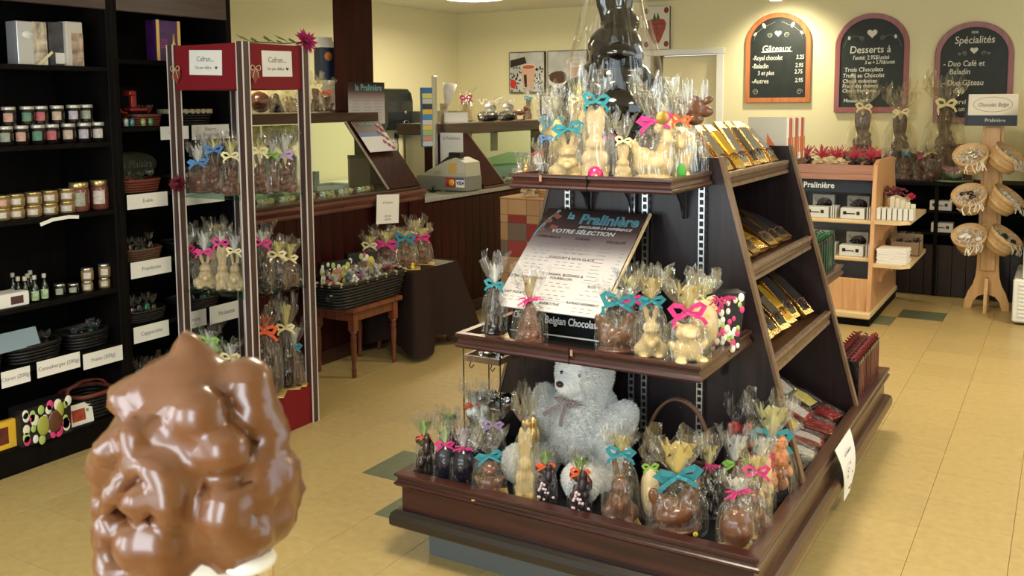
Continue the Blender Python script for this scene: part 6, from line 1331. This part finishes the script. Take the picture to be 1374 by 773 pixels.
# ------------------------------------------------------------------ chalkboards
def heart(mb, x, z, s, y=-.0125):
    P_ = [(s*16*math.sin(a)**3/16, s*(13*math.cos(a)-5*math.cos(2*a)-2*math.cos(3*a)-math.cos(4*a))/16) for a in [2*PI*k/28 for k in range(28)]]
    mb.prism(P_, 0, .0012, M=Matrix.Translation((x, y, z)) @ Matrix.Rotation(R(90), 4, 'X'))
def swirl(mb, x, z, s, mx=1, y=-.013, turns=1.6, th=.0035):
    pts = [(x+mx*s*(1-.75*k/24)*math.cos(turns*2*PI*k/24), y, z+s*(1-.75*k/24)*math.sin(turns*2*PI*k/24)) for k in range(25)]; mb.tube(pts, th, 4, flat=.3)
def chalkboard(label, x0, x1, z0, zt, fm, rows, deco):
    xc = (x0+x1)/2; w = (x1-x0)/2; t = thing('chalkboard', label, 'chalkboard', (xc, 8.745, z0)); H_ = zt-z0
    def arch(w_, b, top): return [(-w_, b), (w_, b)]+[(w_*math.cos(a), top-w_*.92+w_*.92*math.sin(a)) for a in [PI*k/24 for k in range(25)]]
    M_ = Matrix.Rotation(R(90), 4, 'X')
    MB().prism(arch(w-.03, .04, H_-.035), .0, .012, M=M_).build('board', mat('chalkboard_black', (.012, .018, .016), .55, var=.3, bscale=12), t)
    o_, i_ = arch(w, 0, H_), arch(w-.042, .045, H_-.042); mb = MB(); n = len(o_)
    rings = [[(x, -.001, z) for x, z in o_], [(x, -.022, z) for x, z in o_], [(x, -.024, z) for x, z in [(a[0]*.98, a[1]*.995+.003) for a in o_]], [(x, -.022, z) for x, z in i_], [(x, -.011, z) for x, z in i_]]
    mb.loft(rings, 0, False, True, (False, False)); mb.build('frame', fm, t)
    for (s, x, z, sz, al, wd) in rows: text(t, s, sz, (x*w, -.0128, z*H_), FRONT, CHALK, align=al, width=wd, off=.0005, shear=.1)
    mb = MB(); deco(mb, w, H_); mb.build('chalk_drawing', CHALK, t)
def deco1(mb, w, H_):
    heart(mb, 0, .77*H_, .030); [swirl(mb, s*.075, .75*H_, .025, s) for s in (-1, 1)]; [swirl(mb, s*.20, .12*H_, .028, s) for s in (-1, 1)]
    for s in (-1, 1): mb.tube([(s*.22, -.013, .70*H_), (s*.20, -.013, .78*H_), (s*.14, -.013, .84*H_), (s*.08, -.013, .87*H_), (s*.03, -.013, .90*H_)], .003, 4, flat=.3); mb.ell((s*.13, -.0125, .86*H_), (.016, .001, .026), n=8, m=5, rot=(0, s*.5, 0)); mb.ell((s*.21, -.0125, .77*H_), (.012, .001, .02), n=8, m=5, rot=(0, -s*.7, 0))
    mb.box(-.15, .13, -.0135, -.012, .563*H_, .571*H_)
def deco2(mb, w, H_):
    heart(mb, 0, .80*H_, .042)
    for s in (-1, 1): swirl(mb, s*.085, .75*H_, .022, s, th=.002); mb.tube([(s*.24, -.013, .66*H_), (s*.21, -.013, .74*H_), (s*.15, -.013, .78*H_), (s*.08, -.013, .76*H_)], .002, 4, flat=.3); mb.ell((s*.19, -.0125, .76*H_), (.012, .001, .018), n=8, m=5)
def deco3(mb, w, H_):
    heart(mb, 0, .72*H_, .030)
    for s in (-1, 1): swirl(mb, s*.07, .69*H_, .02, s, th=.0025); swirl(mb, s*.11, .685*H_, .012, s, th=.0025)
FO = wood('orange_frame', (.42, .13, .04), (.55, .20, .07), .4, 2); FR_ = wood('rose_frame', (.26, .07, .06), (.34, .10, .09), .45, 2)
chalkboard('chalkboard with orange frame listing cakes, leftmost of three', -2.62, -2.03, 1.58, 2.39, FO, [('Gâteaux', -.05, .60, .085, 'CENTER', .9), ('-Royal chocolat', -.78, .50, .06, 'LEFT', .72), ('3.25', .80, .50, .052, 'RIGHT', .8), ('-Baladin', -.80, .41, .06, 'LEFT', .8), ('2.95', .78, .41, .052, 'RIGHT', .8), ('3 et plus', -.62, .33, .055, 'LEFT', .8), ('2.75', .76, .34, .052, 'RIGHT', .8), ('-Autres', -.80, .24, .06, 'LEFT', .85), ('2.95', .78, .245, .052, 'RIGHT', .8)], deco1)
chalkboard('chalkboard with rose frame headed Desserts, middle one of three', -1.82, -1.21, 1.49, 2.34, FR_, [('Desserts à', -.05, .635, .088, 'CENTER', .9), ("l'unité: 2.95$/unité", -.02, .555, .05, 'CENTER', .8), ('3 et + 2.75$/unité', .22, .505, .042, 'CENTER', .8), ('Trois Chocolats', -.74, .435, .052, 'LEFT', .95), ('Truffé au Chocolat', -.78, .375, .05, 'LEFT', .9), ('Choux noisettes', -.78, .32, .045, 'LEFT', .95), ('Fruits des champs', -.78, .27, .045, 'LEFT', .9), ('Choco framboise', -.78, .22, .045, 'LEFT', .9), ('Mousse café', -.74, .12, .045, 'LEFT', .9)], deco2)
chalkboard('chalkboard with rose frame headed Spécialités, rightmost of three', -1.01, -.42, 1.40, 2.23, FR_, [('nos', 0, .90, .04, 'CENTER', .9), ('Spécialités', 0, .82, .085, 'CENTER', .85), ('- Duo Café et', -.78, .59, .065, 'LEFT', .85), ('Baladin', -.62, .51, .062, 'LEFT', .9), ('- Duo Gâteau', -.78, .40, .065, 'LEFT', .85), ('café', -.5, .32, .06, 'LEFT', .9), ('servi', -.5, .21, .058, 'LEFT', .9), ('un', -.35, .14, .055, 'LEFT', .9)], deco3)

# ------------------------------------------------------------------ wall pictures
def canvas(label, x0, x1, z0, z1, name='picture'):
    t = thing(name, label, 'picture', ((x0+x1)/2, 8.745, (z0+z1)/2)); w, h = x1-x0, z1-z0
    MB().box(-w/2, w/2, -.03, 0, -h/2, h/2, b=.003).build('canvas_frame', BLACK, t); return t, w, h
def flat(t, poly, m, name, y=-.0305, th=.001): MB().prism(poly, 0, th, M=Matrix.Translation((0, y+th, 0)) @ Matrix.Rotation(R(90), 4, 'X')).build(name, m, t)
def disc(cx, cz, rx, rz, n=24, a0=0, a1=2*PI): return [(cx+rx*math.cos(a0+(a1-a0)*k/n), cz+rz*math.sin(a0+(a1-a0)*k/n)) for k in range(n if a1-a0 > 6 else n+1)]
PBG = mat('print_pale', (.50, .51, .50), .6, var=.25, bscale=6); BEAN = mat('bean_dark', (.015, .012, .010), .5); CUP = mat('cup_peach', (.62, .40, .28), .4); TEA = mat('tea_red', (.50, .10, .04), .4); CUPW = mat('cup_white', (.66, .64, .60), .4)
for idx, (x0, x1) in enumerate(((-5.15, -4.72), (-4.69, -4.23))):
    t, w, h = canvas(['square picture of a glass cup of red tea, left of the pair', 'square picture of a coffee cup over beans, right of the pair'][idx], x0, x1, 1.70, 2.125)
    flat(t, [(-w*.48, -h*.48), (w*.48, -h*.48), (w*.48, h*.48), (-w*.48, h*.48)], PBG, 'printed_ground', -.0308)
    mb = MB(); r = random.Random(idx)
    for k in range(90): a = r.uniform(0, 3); x = r.uniform(-w*.45, w*.45); z = r.uniform(-h*.46, h*.12 if idx == 0 else h*.0); mb.prism([(x+.014*math.cos(q)*math.cos(a)-.008*math.sin(q)*math.sin(a), z+.014*math.cos(q)*math.sin(a)+.008*math.sin(q)*math.cos(a)) for q in [2*PI*j/8 for j in range(8)]], 0, .0006, M=Matrix.Translation((0, -.0312, 0)) @ Matrix.Rotation(R(90), 4, 'X'))
    mb.build('printed_beans', BEAN, t)['kind'] = 'stuff'
    if idx == 0:
        flat(t, [(-w*.46, h*.12), (-w*.46, h*.3), (-w*.05, h*.38), (0, h*.22)], BEAN, 'dark_leaf', -.0320)
        flat(t, [(-w*.16, h*.16), (-w*.10, -h*.38), (w*.18, -h*.38), (w*.26, h*.16)], CUP, 'printed_cup', -.0324); flat(t, disc(w*.05, h*.13, w*.21, h*.07), CUPW, 'cup_rim', -.0328); flat(t, disc(w*.05, h*.125, w*.17, h*.05), TEA, 'tea_surface', -.0332); flat(t, [(-w*.08, -h*.06), (-w*.06, -h*.36), (w*.01, -h*.36), (0, -h*.06)], BEAN, 'dark_label', -.0332)
        flat(t, disc(-w*.38, -h*.28, w*.09, h*.11), RIB['red'], 'red_candle', -.0324)
        MB().tube([(w*.24+w*.10*math.cos(a), -.0325, -h*.1+h*.13*math.sin(a)) for a in [-1.3+2.6*k/12 for k in range(13)]], .006, 5, flat=.2).build('cup_handle', CUPW, t)
    else:
        flat(t, disc(-w*.22, -h*.20, w*.26, h*.20), CUPW, 'printed_bowl', -.0324); flat(t, disc(-w*.22, -h*.14, w*.23, h*.15), mat('bean_brown', (.07, .03, .02), .5), 'bowl_beans', -.0328)
        flat(t, [(-w*.02, h*.22), (w*.08, -h*.14), (w*.42, -h*.14), (w*.46, h*.22)], CUP, 'printed_cup', -.0324); flat(t, disc(w*.22, h*.22, w*.25, h*.13), CUPW, 'cup_rim', -.0328); MB().tube([(w*.22+w*.12*math.cos(a), -.0335, h*.22+h*.06*math.sin(a)) for a in [.3+5*k/12 for k in range(13)]], .005, 5, flat=.2).build('latte_swirl', mat('latte', (.2, .12, .07), .5), t)
t, w, h = canvas('narrow white picture of a red strawberry above the door frame', -3.63, -3.36, 2.10, 2.51)
flat(t, [(-w*.5, -h*.5), (w*.5, -h*.5), (w*.5, h*.5), (-w*.5, h*.5)], mat('canvas_white', (.70, .68, .60), .7), 'printed_ground', -.0315, .0014)
SB = mat('berry_red', (.33, .07, .05), .6, var=.25, bscale=40); SBD = mat('berry_dark', (.22, .03, .03), .6)
flat(t, [(w*.36*math.sin(a)**1 * (1 if math.cos(a) > -.2 else 1), 0) for a in [0]]+[] or disc(0, 0, .1, .1), SB, 'berry_base', -.0322) if 0 else None
flat(t, [(0, -h*.40), (w*.14, -h*.33), (w*.33, -h*.05), (w*.38, h*.10), (w*.30, h*.19), (0, h*.22), (-w*.30, h*.19), (-w*.38, h*.10), (-w*.33, -h*.05), (-w*.14, -h*.33)], SB, 'printed_strawberry', -.0324)
for s in (-1, 1):
    flat(t, [(0, h*.20), (s*.06*w, h*.36), (s*.14*w, h*.20)] if s > 0 else [(0, h*.20), (-.14*w, h*.20), (-.06*w, h*.36)], mat('berry_leaf', (.03, .14, .06), .6), 'printed_leaf', -.0328)
    for zz in (-.38, .40): flat(t, disc(s*w*.38, zz*h, w*.09, h*.07), SBD, 'small_strawberry', -.0324)
flat(t, [(-w*.28, h*.08), (w*.28, h*.08), (w*.28, h*.10), (-w*.28, h*.10)], SBD, 'stem_line', -.0330); flat(t, [(-w*.01, h*.1), (-w*.01, -h*.2), (w*.01, -h*.2), (w*.01, h*.1)], SBD, 'seam_line', -.0330)
t, w, h = canvas('small framed notice below the pair of coffee pictures', -4.78, -4.51, 1.46, 1.68, 'framed_notice')
flat(t, [(-w*.42, -h*.42), (w*.42, -h*.42), (w*.42, h*.42), (-w*.42, h*.42)], PAPER, 'notice_paper', -.0315, .0014); flat(t, disc(0, .02, .03, .025), mat('faded_red2', (.5, .15, .12), .6), 'red_emblem', -.0325)
# ------------------------------------------------------------------ on and in the first case, column notices, wall fittings
t = thing('menu_notice', 'small copy of the brown and white menu pinned to the column', 'poster', (-4.285, 5.28, 1.605), R(90)); MB().box(-.2, .2, -.002, .001, -.15, .145).build('poster_board', MENU, t)
text(t, 'la Pralinière', .062, (.02, -.003, .105), FRONT, TEAL, off=.001)
mb = MB(); r = random.Random(8)
for x in (-.12, 0, .12):
    for k in range(8): mb.box(x-.03-r.uniform(0, .015), x+.03+r.uniform(0, .015), -.0028, -.0015, .035-k*.022, .039-k*.022)
mb.build('fine_print', GREYINK, t)['kind'] = 'stuff'
A_ = Vector((-3.93, 0, 1.02)); B_ = Vector((-4.29, 0, 1.475)); ang = math.atan2(B_.z-A_.z, -(B_.x-A_.x))
pl = A_.lerp(B_, .74)
t = thing('slanted_leaflet', 'leaflet with brown top and red berries lying on the slanted case frame', 'leaflet', (pl.x+.021, 5.22, pl.z+.016)); t.rotation_euler = (Matrix.Rotation(R(90), 3, 'Z') @ Matrix.Rotation(-(R(90)-ang), 3, 'X')).to_euler()
MB().box(-.15, .15, -.0015, .0015, -.13, .13).build('leaflet_sheet', mat('leaflet_white', (.62, .62, .64), .5), t)
MB().box(-.15, .15, -.0025, -.001, .03, .13).build('brown_band', mat('leaflet_brown', (.10, .06, .05), .5), t); MB().box(-.15, .09, -.0026, -.001, .0, .035).build('blue_band', mat('leaflet_blue', (.06, .12, .30), .5), t)
mb = MB(); [mb.ell((.10+.03*math.sin(k*2.1), -.003, .09-.028*k), (.018, .002, .018), n=10, m=5) for k in range(8)]; mb.build('printed_berries', mat('berry_print', (.30, .03, .05), .5), t)['kind'] = 'stuff'
text(t, 'la Pralinière', .036, (0, -.0035, .105), FRONT, TEAL)
def onplane(px, x, z): p = GX(px, 150, x); p.z = z; return p
zc = 1.541
CT = [(322, 'bear', MILK, 'cream', 112, 34, 'milk chocolate bear bag'), (350, 'egg', MILK, 'cream', 112, 36, 'rounded milk chocolate bag'), (371, 'cone', DARK, 'cream', 110, 26, 'black cone shaped bag'), (388, 'bunny', WCHOC, 'cream', 112, 26, 'pale chocolate bag with a yellow star'), (404, 'hen', MILK, 'cream', 112, 30, 'milk chocolate hen bag'), (424, 'tall_bunny', MILK, 'cream', 100, 26, 'tall milk chocolate bag'), (438, 'bear', MILK, 'orange', 108, 24, 'milk chocolate bag with orange bow')]
for (px, f, c, r_, yt, w, lab) in CT:
    p = onplane(px, -4.42, zc); yb_ = proj(p)[1]; wrapped(lab+' on top of the near glass case', 0, yb_, yt, w, 0, pt=p, fig=f, choc=c, rib=r_, film=CELLOY)
p = onplane(438, -4.60, zc); h = GX(438, 50, -4.60).z-zc
t = thing('tall_carton', 'tall navy and white carton with an orange disc beside the column', 'carton', p, R(70)); MB().box(-.06, .06, -.05, .05, 0, h*.55, b=.003).build('carton_lower', PAPER, t); MB().box(-.0602, .0602, -.0502, .0502, h*.42, h*.86, b=.003).build('navy_band', mat('navy_card', (.012, .02, .06), .4), t)
MB().loft([[(-.06, -.05, h*.86), (.06, -.05, h*.86), (.06, .05, h*.86), (-.06, .05, h*.86)], [(-.06, -.004, h*.97), (.06, -.004, h*.97), (.06, .004, h*.97), (-.06, .004, h*.97)], [(-.06, -.003, h), (.06, -.003, h), (.06, .003, h), (-.06, .003, h)]], 0, False).build('gable_top', PAPER, t)
MB().lathe([(.032, 0), (.03, .002)], 24, M=Matrix.Translation((0, -.0505, h*.74)) @ Matrix.Rotation(R(90), 4, 'X')).build('orange_disc', mat('disc_orange', (.55, .20, .04), .5), t)
# inside the near case
for k in range(26):
    t = thing('truffle', 'pale truffle in the row behind the near case glass, '+('%s from the near end' % (ORD+['%dth' % q for q in range(17, 40)])[k]), 'chocolate', (-4.0, 3.86+k*.044, 1.021), rg.uniform(0, 3), 'truffles in the near case'); link('truffle_body', FIG['cluster'], t, None, None, (.045, .05, .035), [BISC, MILK, CW, BISC][k % 4])
for i, (y, w, h, m_, nm) in enumerate([(4.55, .10, .16, mat('teal_card', (.01, .22, .18), .5), 'teal carton'), (4.56, .10, .09, DARK, 'black carton')]):
    t = thing('carton', nm+' standing inside the near glass case', 'carton', (-4.50, y+.02*i, 1.021+(.095 if i == 0 else 0)+.0), R(60)); MB().box(-w/2, w/2, -.03, .03, 0, h, b=.003).build('box_body', m_, t)
for i, (y, x) in enumerate([(4.80, -4.55), (4.86, -4.5), (4.92, -4.46)]):
    t = thing('cup_stack', 'stack of grey paper cups inside the near glass case, '+ordn(i, 3), 'cups', (x, y, 1.021), 0, 'cup stacks'); mb = MB(); [mb.lathe([(.022, 0), (.03, .05), (.032, .052), (.028, .052)], 14, (0, 0, k*.022)) for k in range([9, 6, 4][i])]; mb.build('cups', mat('cup_grey', (.45, .44, .40), .6), t)
t = thing('tan_carton', 'tall tan carton inside the right end of the near glass case', 'carton', (-4.28, 5.17, 1.021), R(50)); MB().box(-.07, .07, -.04, .04, 0, .22, b=.003).build('box_body', mat('tan_carton', (.22, .13, .08), .6), t); MB().box(-.071, .071, -.041, .041, .20, .222).build('carton_lid', mat('tan_lid', (.12, .07, .045), .6), t)
t = thing('white_tray', 'white tray with papers inside the near glass case', 'tray', (-4.38, 4.92, 1.021), R(80)); mb = MB(); rectsweep(mb, -.13, .13, -.09, .09, [(-.006, 0), (0, 0), (.006, .03), (0, .03)]); mb.box(-.13, .13, -.09, .09, 0, .004); mb.build('tray_body', WH, t); MB().box(-.1, .1, -.07, .07, .005, .02, b=.002).build('papers', PAPER, t)
for i, (y, c) in enumerate([(4.10, (.45, .20, .05)), (4.28, (.55, .35, .12)), (4.46, (.50, .36, .10)), (4.62, (.62, .45, .12))]):
    t = thing('hanging_card', 'orange and yellow picture card hanging under the near case top, '+ordn(i, 4), 'card', (-4.40, y, 1.36), R(78), 'picture cards in the near case'); MB().box(-.07, .07, -.002, .002, 0, .105).build('card_sheet', mat('hcard%d' % i, c, .5, var=.5, bscale=25), t); MB().tube([(0, 0, .105), (0, 0, .114)], .002, 5).build('string', GREYINK, t)
# towel dispenser, outlet on the left wall
t = thing('towel_dispenser', 'rounded black paper towel dispenser on the yellow wall beside the column', 'dispenser', (XL+.001, 7.53, 1.34), R(90))
mb = MB(); pr = [(-.001, 0), (-.10, .0), (-.13, .03), (-.14, .10), (-.14, .28), (-.12, .36), (-.08, .40), (-.001, .41)]
mb.prism([(a, b) for a, b in pr][::-1], -.20, .20, M=Matrix(((0, 0, 1, 0), (1, 0, 0, 0), (0, 1, 0, 0), (0, 0, 0, 1)))); mb.build('dispenser_cover', mat('smoke_plastic', (.010, .014, .016), .15, coat=.3), t)
MB().lathe([(.02, 0), (.018, .004)], 20, M=Matrix.Translation((.08, -.1405, .17)) @ Matrix.Rotation(R(90), 4, 'X')).build('lock_disc', CHROME, t); MB().tube([(.04, -.143, .03), (.04, -.145, .07), (.06, -.145, .09), (.10, -.145, .09), (.12, -.145, .07), (.12, -.143, .03)], .004, 5).build('paper_guide', CHROME, t)
pq = GX(530, 183, XL)
t = thing('wall_outlet', 'white wall outlet with a black plug and cord beside the column', 'outlet', (XL+.001, pq.y, pq.z), R(90)); MB().box(-.04, .04, -.006, 0, -.06, .06, b=.003).build('outlet_plate', WH, t); MB().box(-.022, .022, -.035, -.006, -.02, .035, b=.005).build('plug', BLACK, t); MB().tube([(0, -.03, -.02), (0, -.035, -.1), (.01, -.03, -.25), (.012, -.02, -.42)], .006, 6).build('cord', BLACK, t)
# stainless cabinet behind the counter
t = thing('steel_cabinet', 'brushed stainless steel cabinet behind the counter by the wall', 'cabinet', (-5.48, 7.98, 0)); BRU = mat('brushed_steel', (.30, .30, .26), .32, .9); MB().box(-.3, .15, -.26, .26, .05, 1.52, b=.006).build('cabinet_body', BRU, t); MB().box(.149, .156, -.22, .22, .10, 1.46, b=.002).build('door_panel', BRU, t); MB().tube([(.156, .18, .9), (.18, .18, .9), (.18, .18, 1.2), (.156, .18, 1.2)], .008, 8).build('handle', STEEL, t); MB().box(-.28, .13, -.24, .24, 0, .05).build('plinth', BLACK, t)
t = thing('white_worktop', 'pale worktop against the wall behind the counter', 'worktop', (-5.35, 5.9, 0)); MB().box(-.45, .25, -1.2, 1.2, .86, .90, b=.004).build('top', WH, t); MB().box(-.45, .20, -1.18, 1.18, 0, .86, b=.004).build('base_unit', mat('pale_unit', (.35, .35, .30), .6), t)
# banner strip and post at the second case
t = thing('display_post', 'thin steel post standing on the worktop left of the second glass case', 'post', (-4.33, 6.17, .931)); MB().box(-.012, .012, -.02, .02, .004, .88, b=.002).build('post_shaft', STEEL, t); MB().box(-.05, .05, -.04, .04, 0, .005).build('post_foot', STEEL, t)
t = thing('tall_candy_box', 'tall narrow box with bright coloured bands beside the second glass case', 'box', (-4.33, 6.06, 1.26), R(62))
cols9 = [(.02, .15, .45), (.75, .70, .15), (.6, .6, .55), (.02, .02, .02), (.75, .5, .05), (.05, .25, .55), (.65, .63, .55), (.75, .55, .08), (.3, .5, .15), (.65, .25, .2), (.6, .6, .56)]
zz = .455; 
MB().box(-.045, .045, -.016, .016, 0, .46, b=.002).build('box_body', mat('candy_blue', (.03, .15, .4), .4), t)
for k, c in enumerate(cols9): MB().box(-.042, .042, -.0175, -.015, zz-.04+.003, zz, M=Matrix.Rotation(0, 4, 'Y')).build('colour_band', mat('band%d' % k, c, .5), t); zz -= .041
# items on the second case
zc2 = 1.436
def c2(px, x=-4.42): p = GX(px, 163, x); p.z = zc2; return p
t = thing('white_card_stand', 'blank white card lying at the left of the second case top', 'card', c2(612), R(70)); MB().box(-.12, .12, -.003, .003, 0, .085).build('card_sheet', PAPER, t); MB().box(-.12, .12, -.05, .0, 0, .004).build('card_foot', PAPER, t)
p = c2(596, -4.5); t = thing('paper_cone', 'tall white printed paper cone with a red inside on the second case', 'cone', p, R(60)); MB().lathe([(.028, 0), (.030, .004), (.030, .09), (.036, .16)], 16).build('cone_stand', mat('cone_print', (.55, .45, .35), .5, var=.5, bscale=22), t); MB().lathe([(.022, .15), (.06, .33), (.0585, .33), (.02, .155)], 24, M=Matrix.Rotation(.18, 4, 'Y')).build('paper_cone_body', PAPER, t); MB().lathe([(.003, .318), (.056, .322)], 24, cap=(False, False), M=Matrix.Rotation(.18, 4, 'Y')).build('red_filling', mat('cone_red', (.55, .12, .10), .6), t)
p = c2(626); wrapped('white bag with pink bow on the second glass case', 0, proj(p)[1], 122, 22, 0, pt=p, fig='cone', choc=WCHOC, rib='pink', film=CELLOY)
t = thing('blue_can', 'small blue and white can behind the pink bowed bag', 'can', c2(627, -4.58), 0); MB().lathe([(.03, 0), (.032, .004), (.032, .21), (.029, .215)], 20).build('can_body', PAPER, t); MB().lathe([(.0325, .14), (.0325, .205)], 20, cap=(False, False)).build('blue_band', mat('can_blue', (.03, .18, .40), .35, .4), t)
for i, px in enumerate((655, 679)):
    p = c2(px, -4.45); t = thing('bean_dish', 'black dish of wrapped sweets with a round silver lid, %s of two' % ['left', 'right'][i], 'dish', p, R(60), 'bean dishes')
    MB().lathe([(.05, 0), (.085, .01), (.10, .055), (.095, .055), (.02, .02)], 28).build('dish_body', BLACK, t); mb = MB(); r = random.Random(i)
    for k in range(70): a = r.uniform(0, 6.3); rr = .09*math.sqrt(r.random()); mb.ell((rr*math.cos(a), rr*math.sin(a), .055+r.uniform(0, .03)), (.008, .008, .007), n=6, m=4)
    mb.build('sweets_fill', mat('speckled_fill', (.10, .09, .08), .3, .3, var=.9, bscale=90), t)['kind'] = 'stuff'
    MB().lathe([(.052, 0), (.055, .004), (.052, .008)], 24, M=Matrix.Translation((.02, -.01, .12)) @ Matrix.Rotation(R(62), 4, 'X') @ Matrix.Diagonal((1, .75, 1, 1))).build('round_lid', STEEL, t); MB().box(-.03, .03, -.014, -.012, .105, .125, M=Matrix.Translation((.02, -.004, 0))).build('lid_label', PAPER, t)
    link('cellophane_wrap', BAGS[i][0], t, (0, 0, .001), None, (.20, .18, .19), CELLO)
p = c2(698); t = thing('chocolate_calf', 'milk chocolate calf standing at the right of the second case top', 'chocolate', p, R(20)); link('chocolate_figure', FIG['lamb'], t, None, None, (.15, .12, .15), MILK)
p = c2(709); wrapped('slim milk chocolate with teal top right of the calf', 0, proj(p)[1], 118, 15, 0, pt=p, fig='tall_bunny', choc=MILK, rib='teal', film=CELLO, extra=puff(WHT))
# inside the second case
t = thing('pastry_tray', 'pale green plastic box with a label inside the second glass case', 'tray', (-4.35, 7.22, .951), R(80)); mb = MB(); mb.box(-.24, .24, -.12, .12, 0, .10, b=.008); mb.build('tray_box', mat('pale_green', (.30, .45, .38), .25), t); MB().loft([[(-.24, -.12, .10), (.24, -.12, .10), (.24, .12, .10), (-.24, .12, .10)], [(-.23, .0, .13), (.23, -.11, .20), (.23, .12, .20), (-.23, .12, .13)]], 0, False).build('sloped_lid', glass_mat('lid_green', (.6, .8, .7)), t); MB().box(.0, .12, -.123, -.119, .03, .07).build('label', PAPER, t)
for k in range(9): t = thing('small_pastry', 'pale pastry in front of the green box in the second case, '+ordn(k, 9), 'pastry', (-4.02, 6.75+k*.075, .951), 0, 'pastries in the second case'); link('pastry_body', FIG['cluster'], t, None, None, (.06, .06, .035), [BISC, CW, BISC][k % 3])
for k, (y, w) in enumerate(((6.95, .14), (7.42, .09))): t = thing('hanging_card', 'tan notice card hanging inside the second case, '+['left', 'right'][k], 'card', (-4.55, y, 1.16), R(75)); MB().box(-w/2, w/2, -.002, .002, 0, .17).build('card_sheet', mat('notice_tan', (.42, .32, .20), .6), t); MB().tube([(0, 0, .17), (0, 0, .185)], .002, 5).build('string', GREYINK, t)
t = thing('small_foil_figures', None, None); bpy.data.objects.remove(t)
for i, (px, c) in enumerate(((697, SILV), (706, GOLD), (714, MILK))):
    p = GY(px, 236, 2.95); p.z = 1.334; wrapped('tiny foil chocolate at the far left of the top tray, '+ordn(i, 3), 0, proj(p)[1], 206, 14, 0, pt=p, fig='bunny', choc=c, rib=None, film=CELLO, group='tiny foil chocolates')
# white notice on the side of the second case, register, card stickers
pa, pb = GY(591, 178, 6.225), GY(622, 231, 6.225)
t = thing('white_notice', 'tall white notice on the end of the second glass case', 'sign', ((pa.x+pb.x)/2, 6.222, (pa.z+pb.z)/2)); w, h = pb.x-pa.x, pa.z-pb.z; MB().box(-w/2, w/2, -.002, .001, -h/2, h/2).build('paper', PAPER, t); text(t, 'la Pralinière', .035, (0, -.003, h*.36), FRONT, GREYINK)
t = thing('cash_register', 'beige grey cash register with card stickers on the counter', 'cash register', (-4.11, 6.03, .931)); GR = mat('register_grey', (.20, .20, .17), .5); BG = mat('register_beige', (.45, .43, .33), .5)
MB().box(-.24, .22, -.09, .13, .006, .115, b=.006).build('drawer', GR, t); MB().box(-.22, .20, -.07, .11, 0, .006).build('foot_strip', BLACK, t)
mb = MB(); mb.prism([(-.20, .115), (.21, .115), (.20, .22), (.10, .255), (.02, .23), (-.14, .155)], -.07, .13, M=Matrix.Translation((0, .06, 0)) @ Matrix.Rotation(R(90), 4, 'X')); mb.build('register_body', BG, t)
mb = MB(); mb.box(.02, .13, -.03, .03, .25, .295, b=.006); mb.build('display_hood', BLACK, t); mb = MB(); strip(mb, [(-.12, .02, .17), (-.04, .02, .225), (.02, .02, .26)], .03, .01); mb.build('printer_cover', BLACK, t)
MB().box(.055, .115, -.073, -.069, .135, .215).build('service_sticker', mat('sticker_amber', (.55, .33, .08), .5), t); MB().box(.13, .19, -.073, -.069, .14, .225, b=.001).build('key_plate', mat('key_plate_c', (.5, .49, .42), .5), t); text(t, 'CAISSE', .022, (-.05, -.074, .14), FRONT, GREYINK)
s1 = MB().box(.035, .12, -.093, -.0895, .035, .105).build('card_sticker', mat('sticker_navy', (.30, .03, .03), .5), t)
for xx, c in ((.062, (.55, .02, .02)), (.090, (.75, .38, .04))): MB().lathe([(.026, 0), (.025, .001)], 20, M=Matrix.Translation((xx, -.0935 if xx < .08 else -.0940, .07)) @ Matrix.Rotation(R(90), 4, 'X')).build('sticker_disc', mat('disc%.1f' % c[0], c, .5), s1)
s2 = MB().box(.128, .205, -.093, -.0895, .035, .105).build('card_sticker', PAPER, t); MB().box(.128, .205, -.0935, -.0928, .092, .105).build('blue_stripe', mat('visa_blue', (.03, .05, .30), .5), s2); text(s2, 'VISA', .036, (.166, -.0940, .066), FRONT, mat('visa_ink', (.02, .03, .15), .5), off=.0012, shear=.2)
for (px, py, nm, lab) in ((597, 256, 'paper_roll', 'white plastic pot standing before the cash register'), (581, 258, 'black_stamp', 'small black stamp left of the white pot')):
    p = GZ(px, py, .931)
    if nm == 'paper_roll': t = thing(nm, lab, 'pot', p); MB().lathe([(.03, 0), (.032, .003), (.032, .085), (.029, .088)], 18).build('pot_body', WH, t); MB().lathe([(.034, .085), (.034, .10), (.03, .102)], 18).build('pot_lid', WH, t)
    else: t = thing(nm, lab, 'stamp', p); MB().box(-.022, .022, -.015, .015, 0, .014, b=.003).build('stamp_base', BLACK, t); MB().lathe([(.008, .014), (.008, .03), (.014, .04), (.010, .048)], 12).build('stamp_knob', BLACK, t)
t = thing('blue_tray', 'pale blue tray on the worktop beyond the register', 'tray', (-4.55, 5.72, .931)); mb = MB(); rectsweep(mb, -.17, .17, -.14, .14, [(-.006, 0), (0, 0), (.005, .03), (-.002, .03)]); mb.box(-.17, .17, -.14, .14, 0, .004); mb.build('tray_body', mat('pale_blue_tray', (.40, .50, .50), .4), t)
bake_texts()
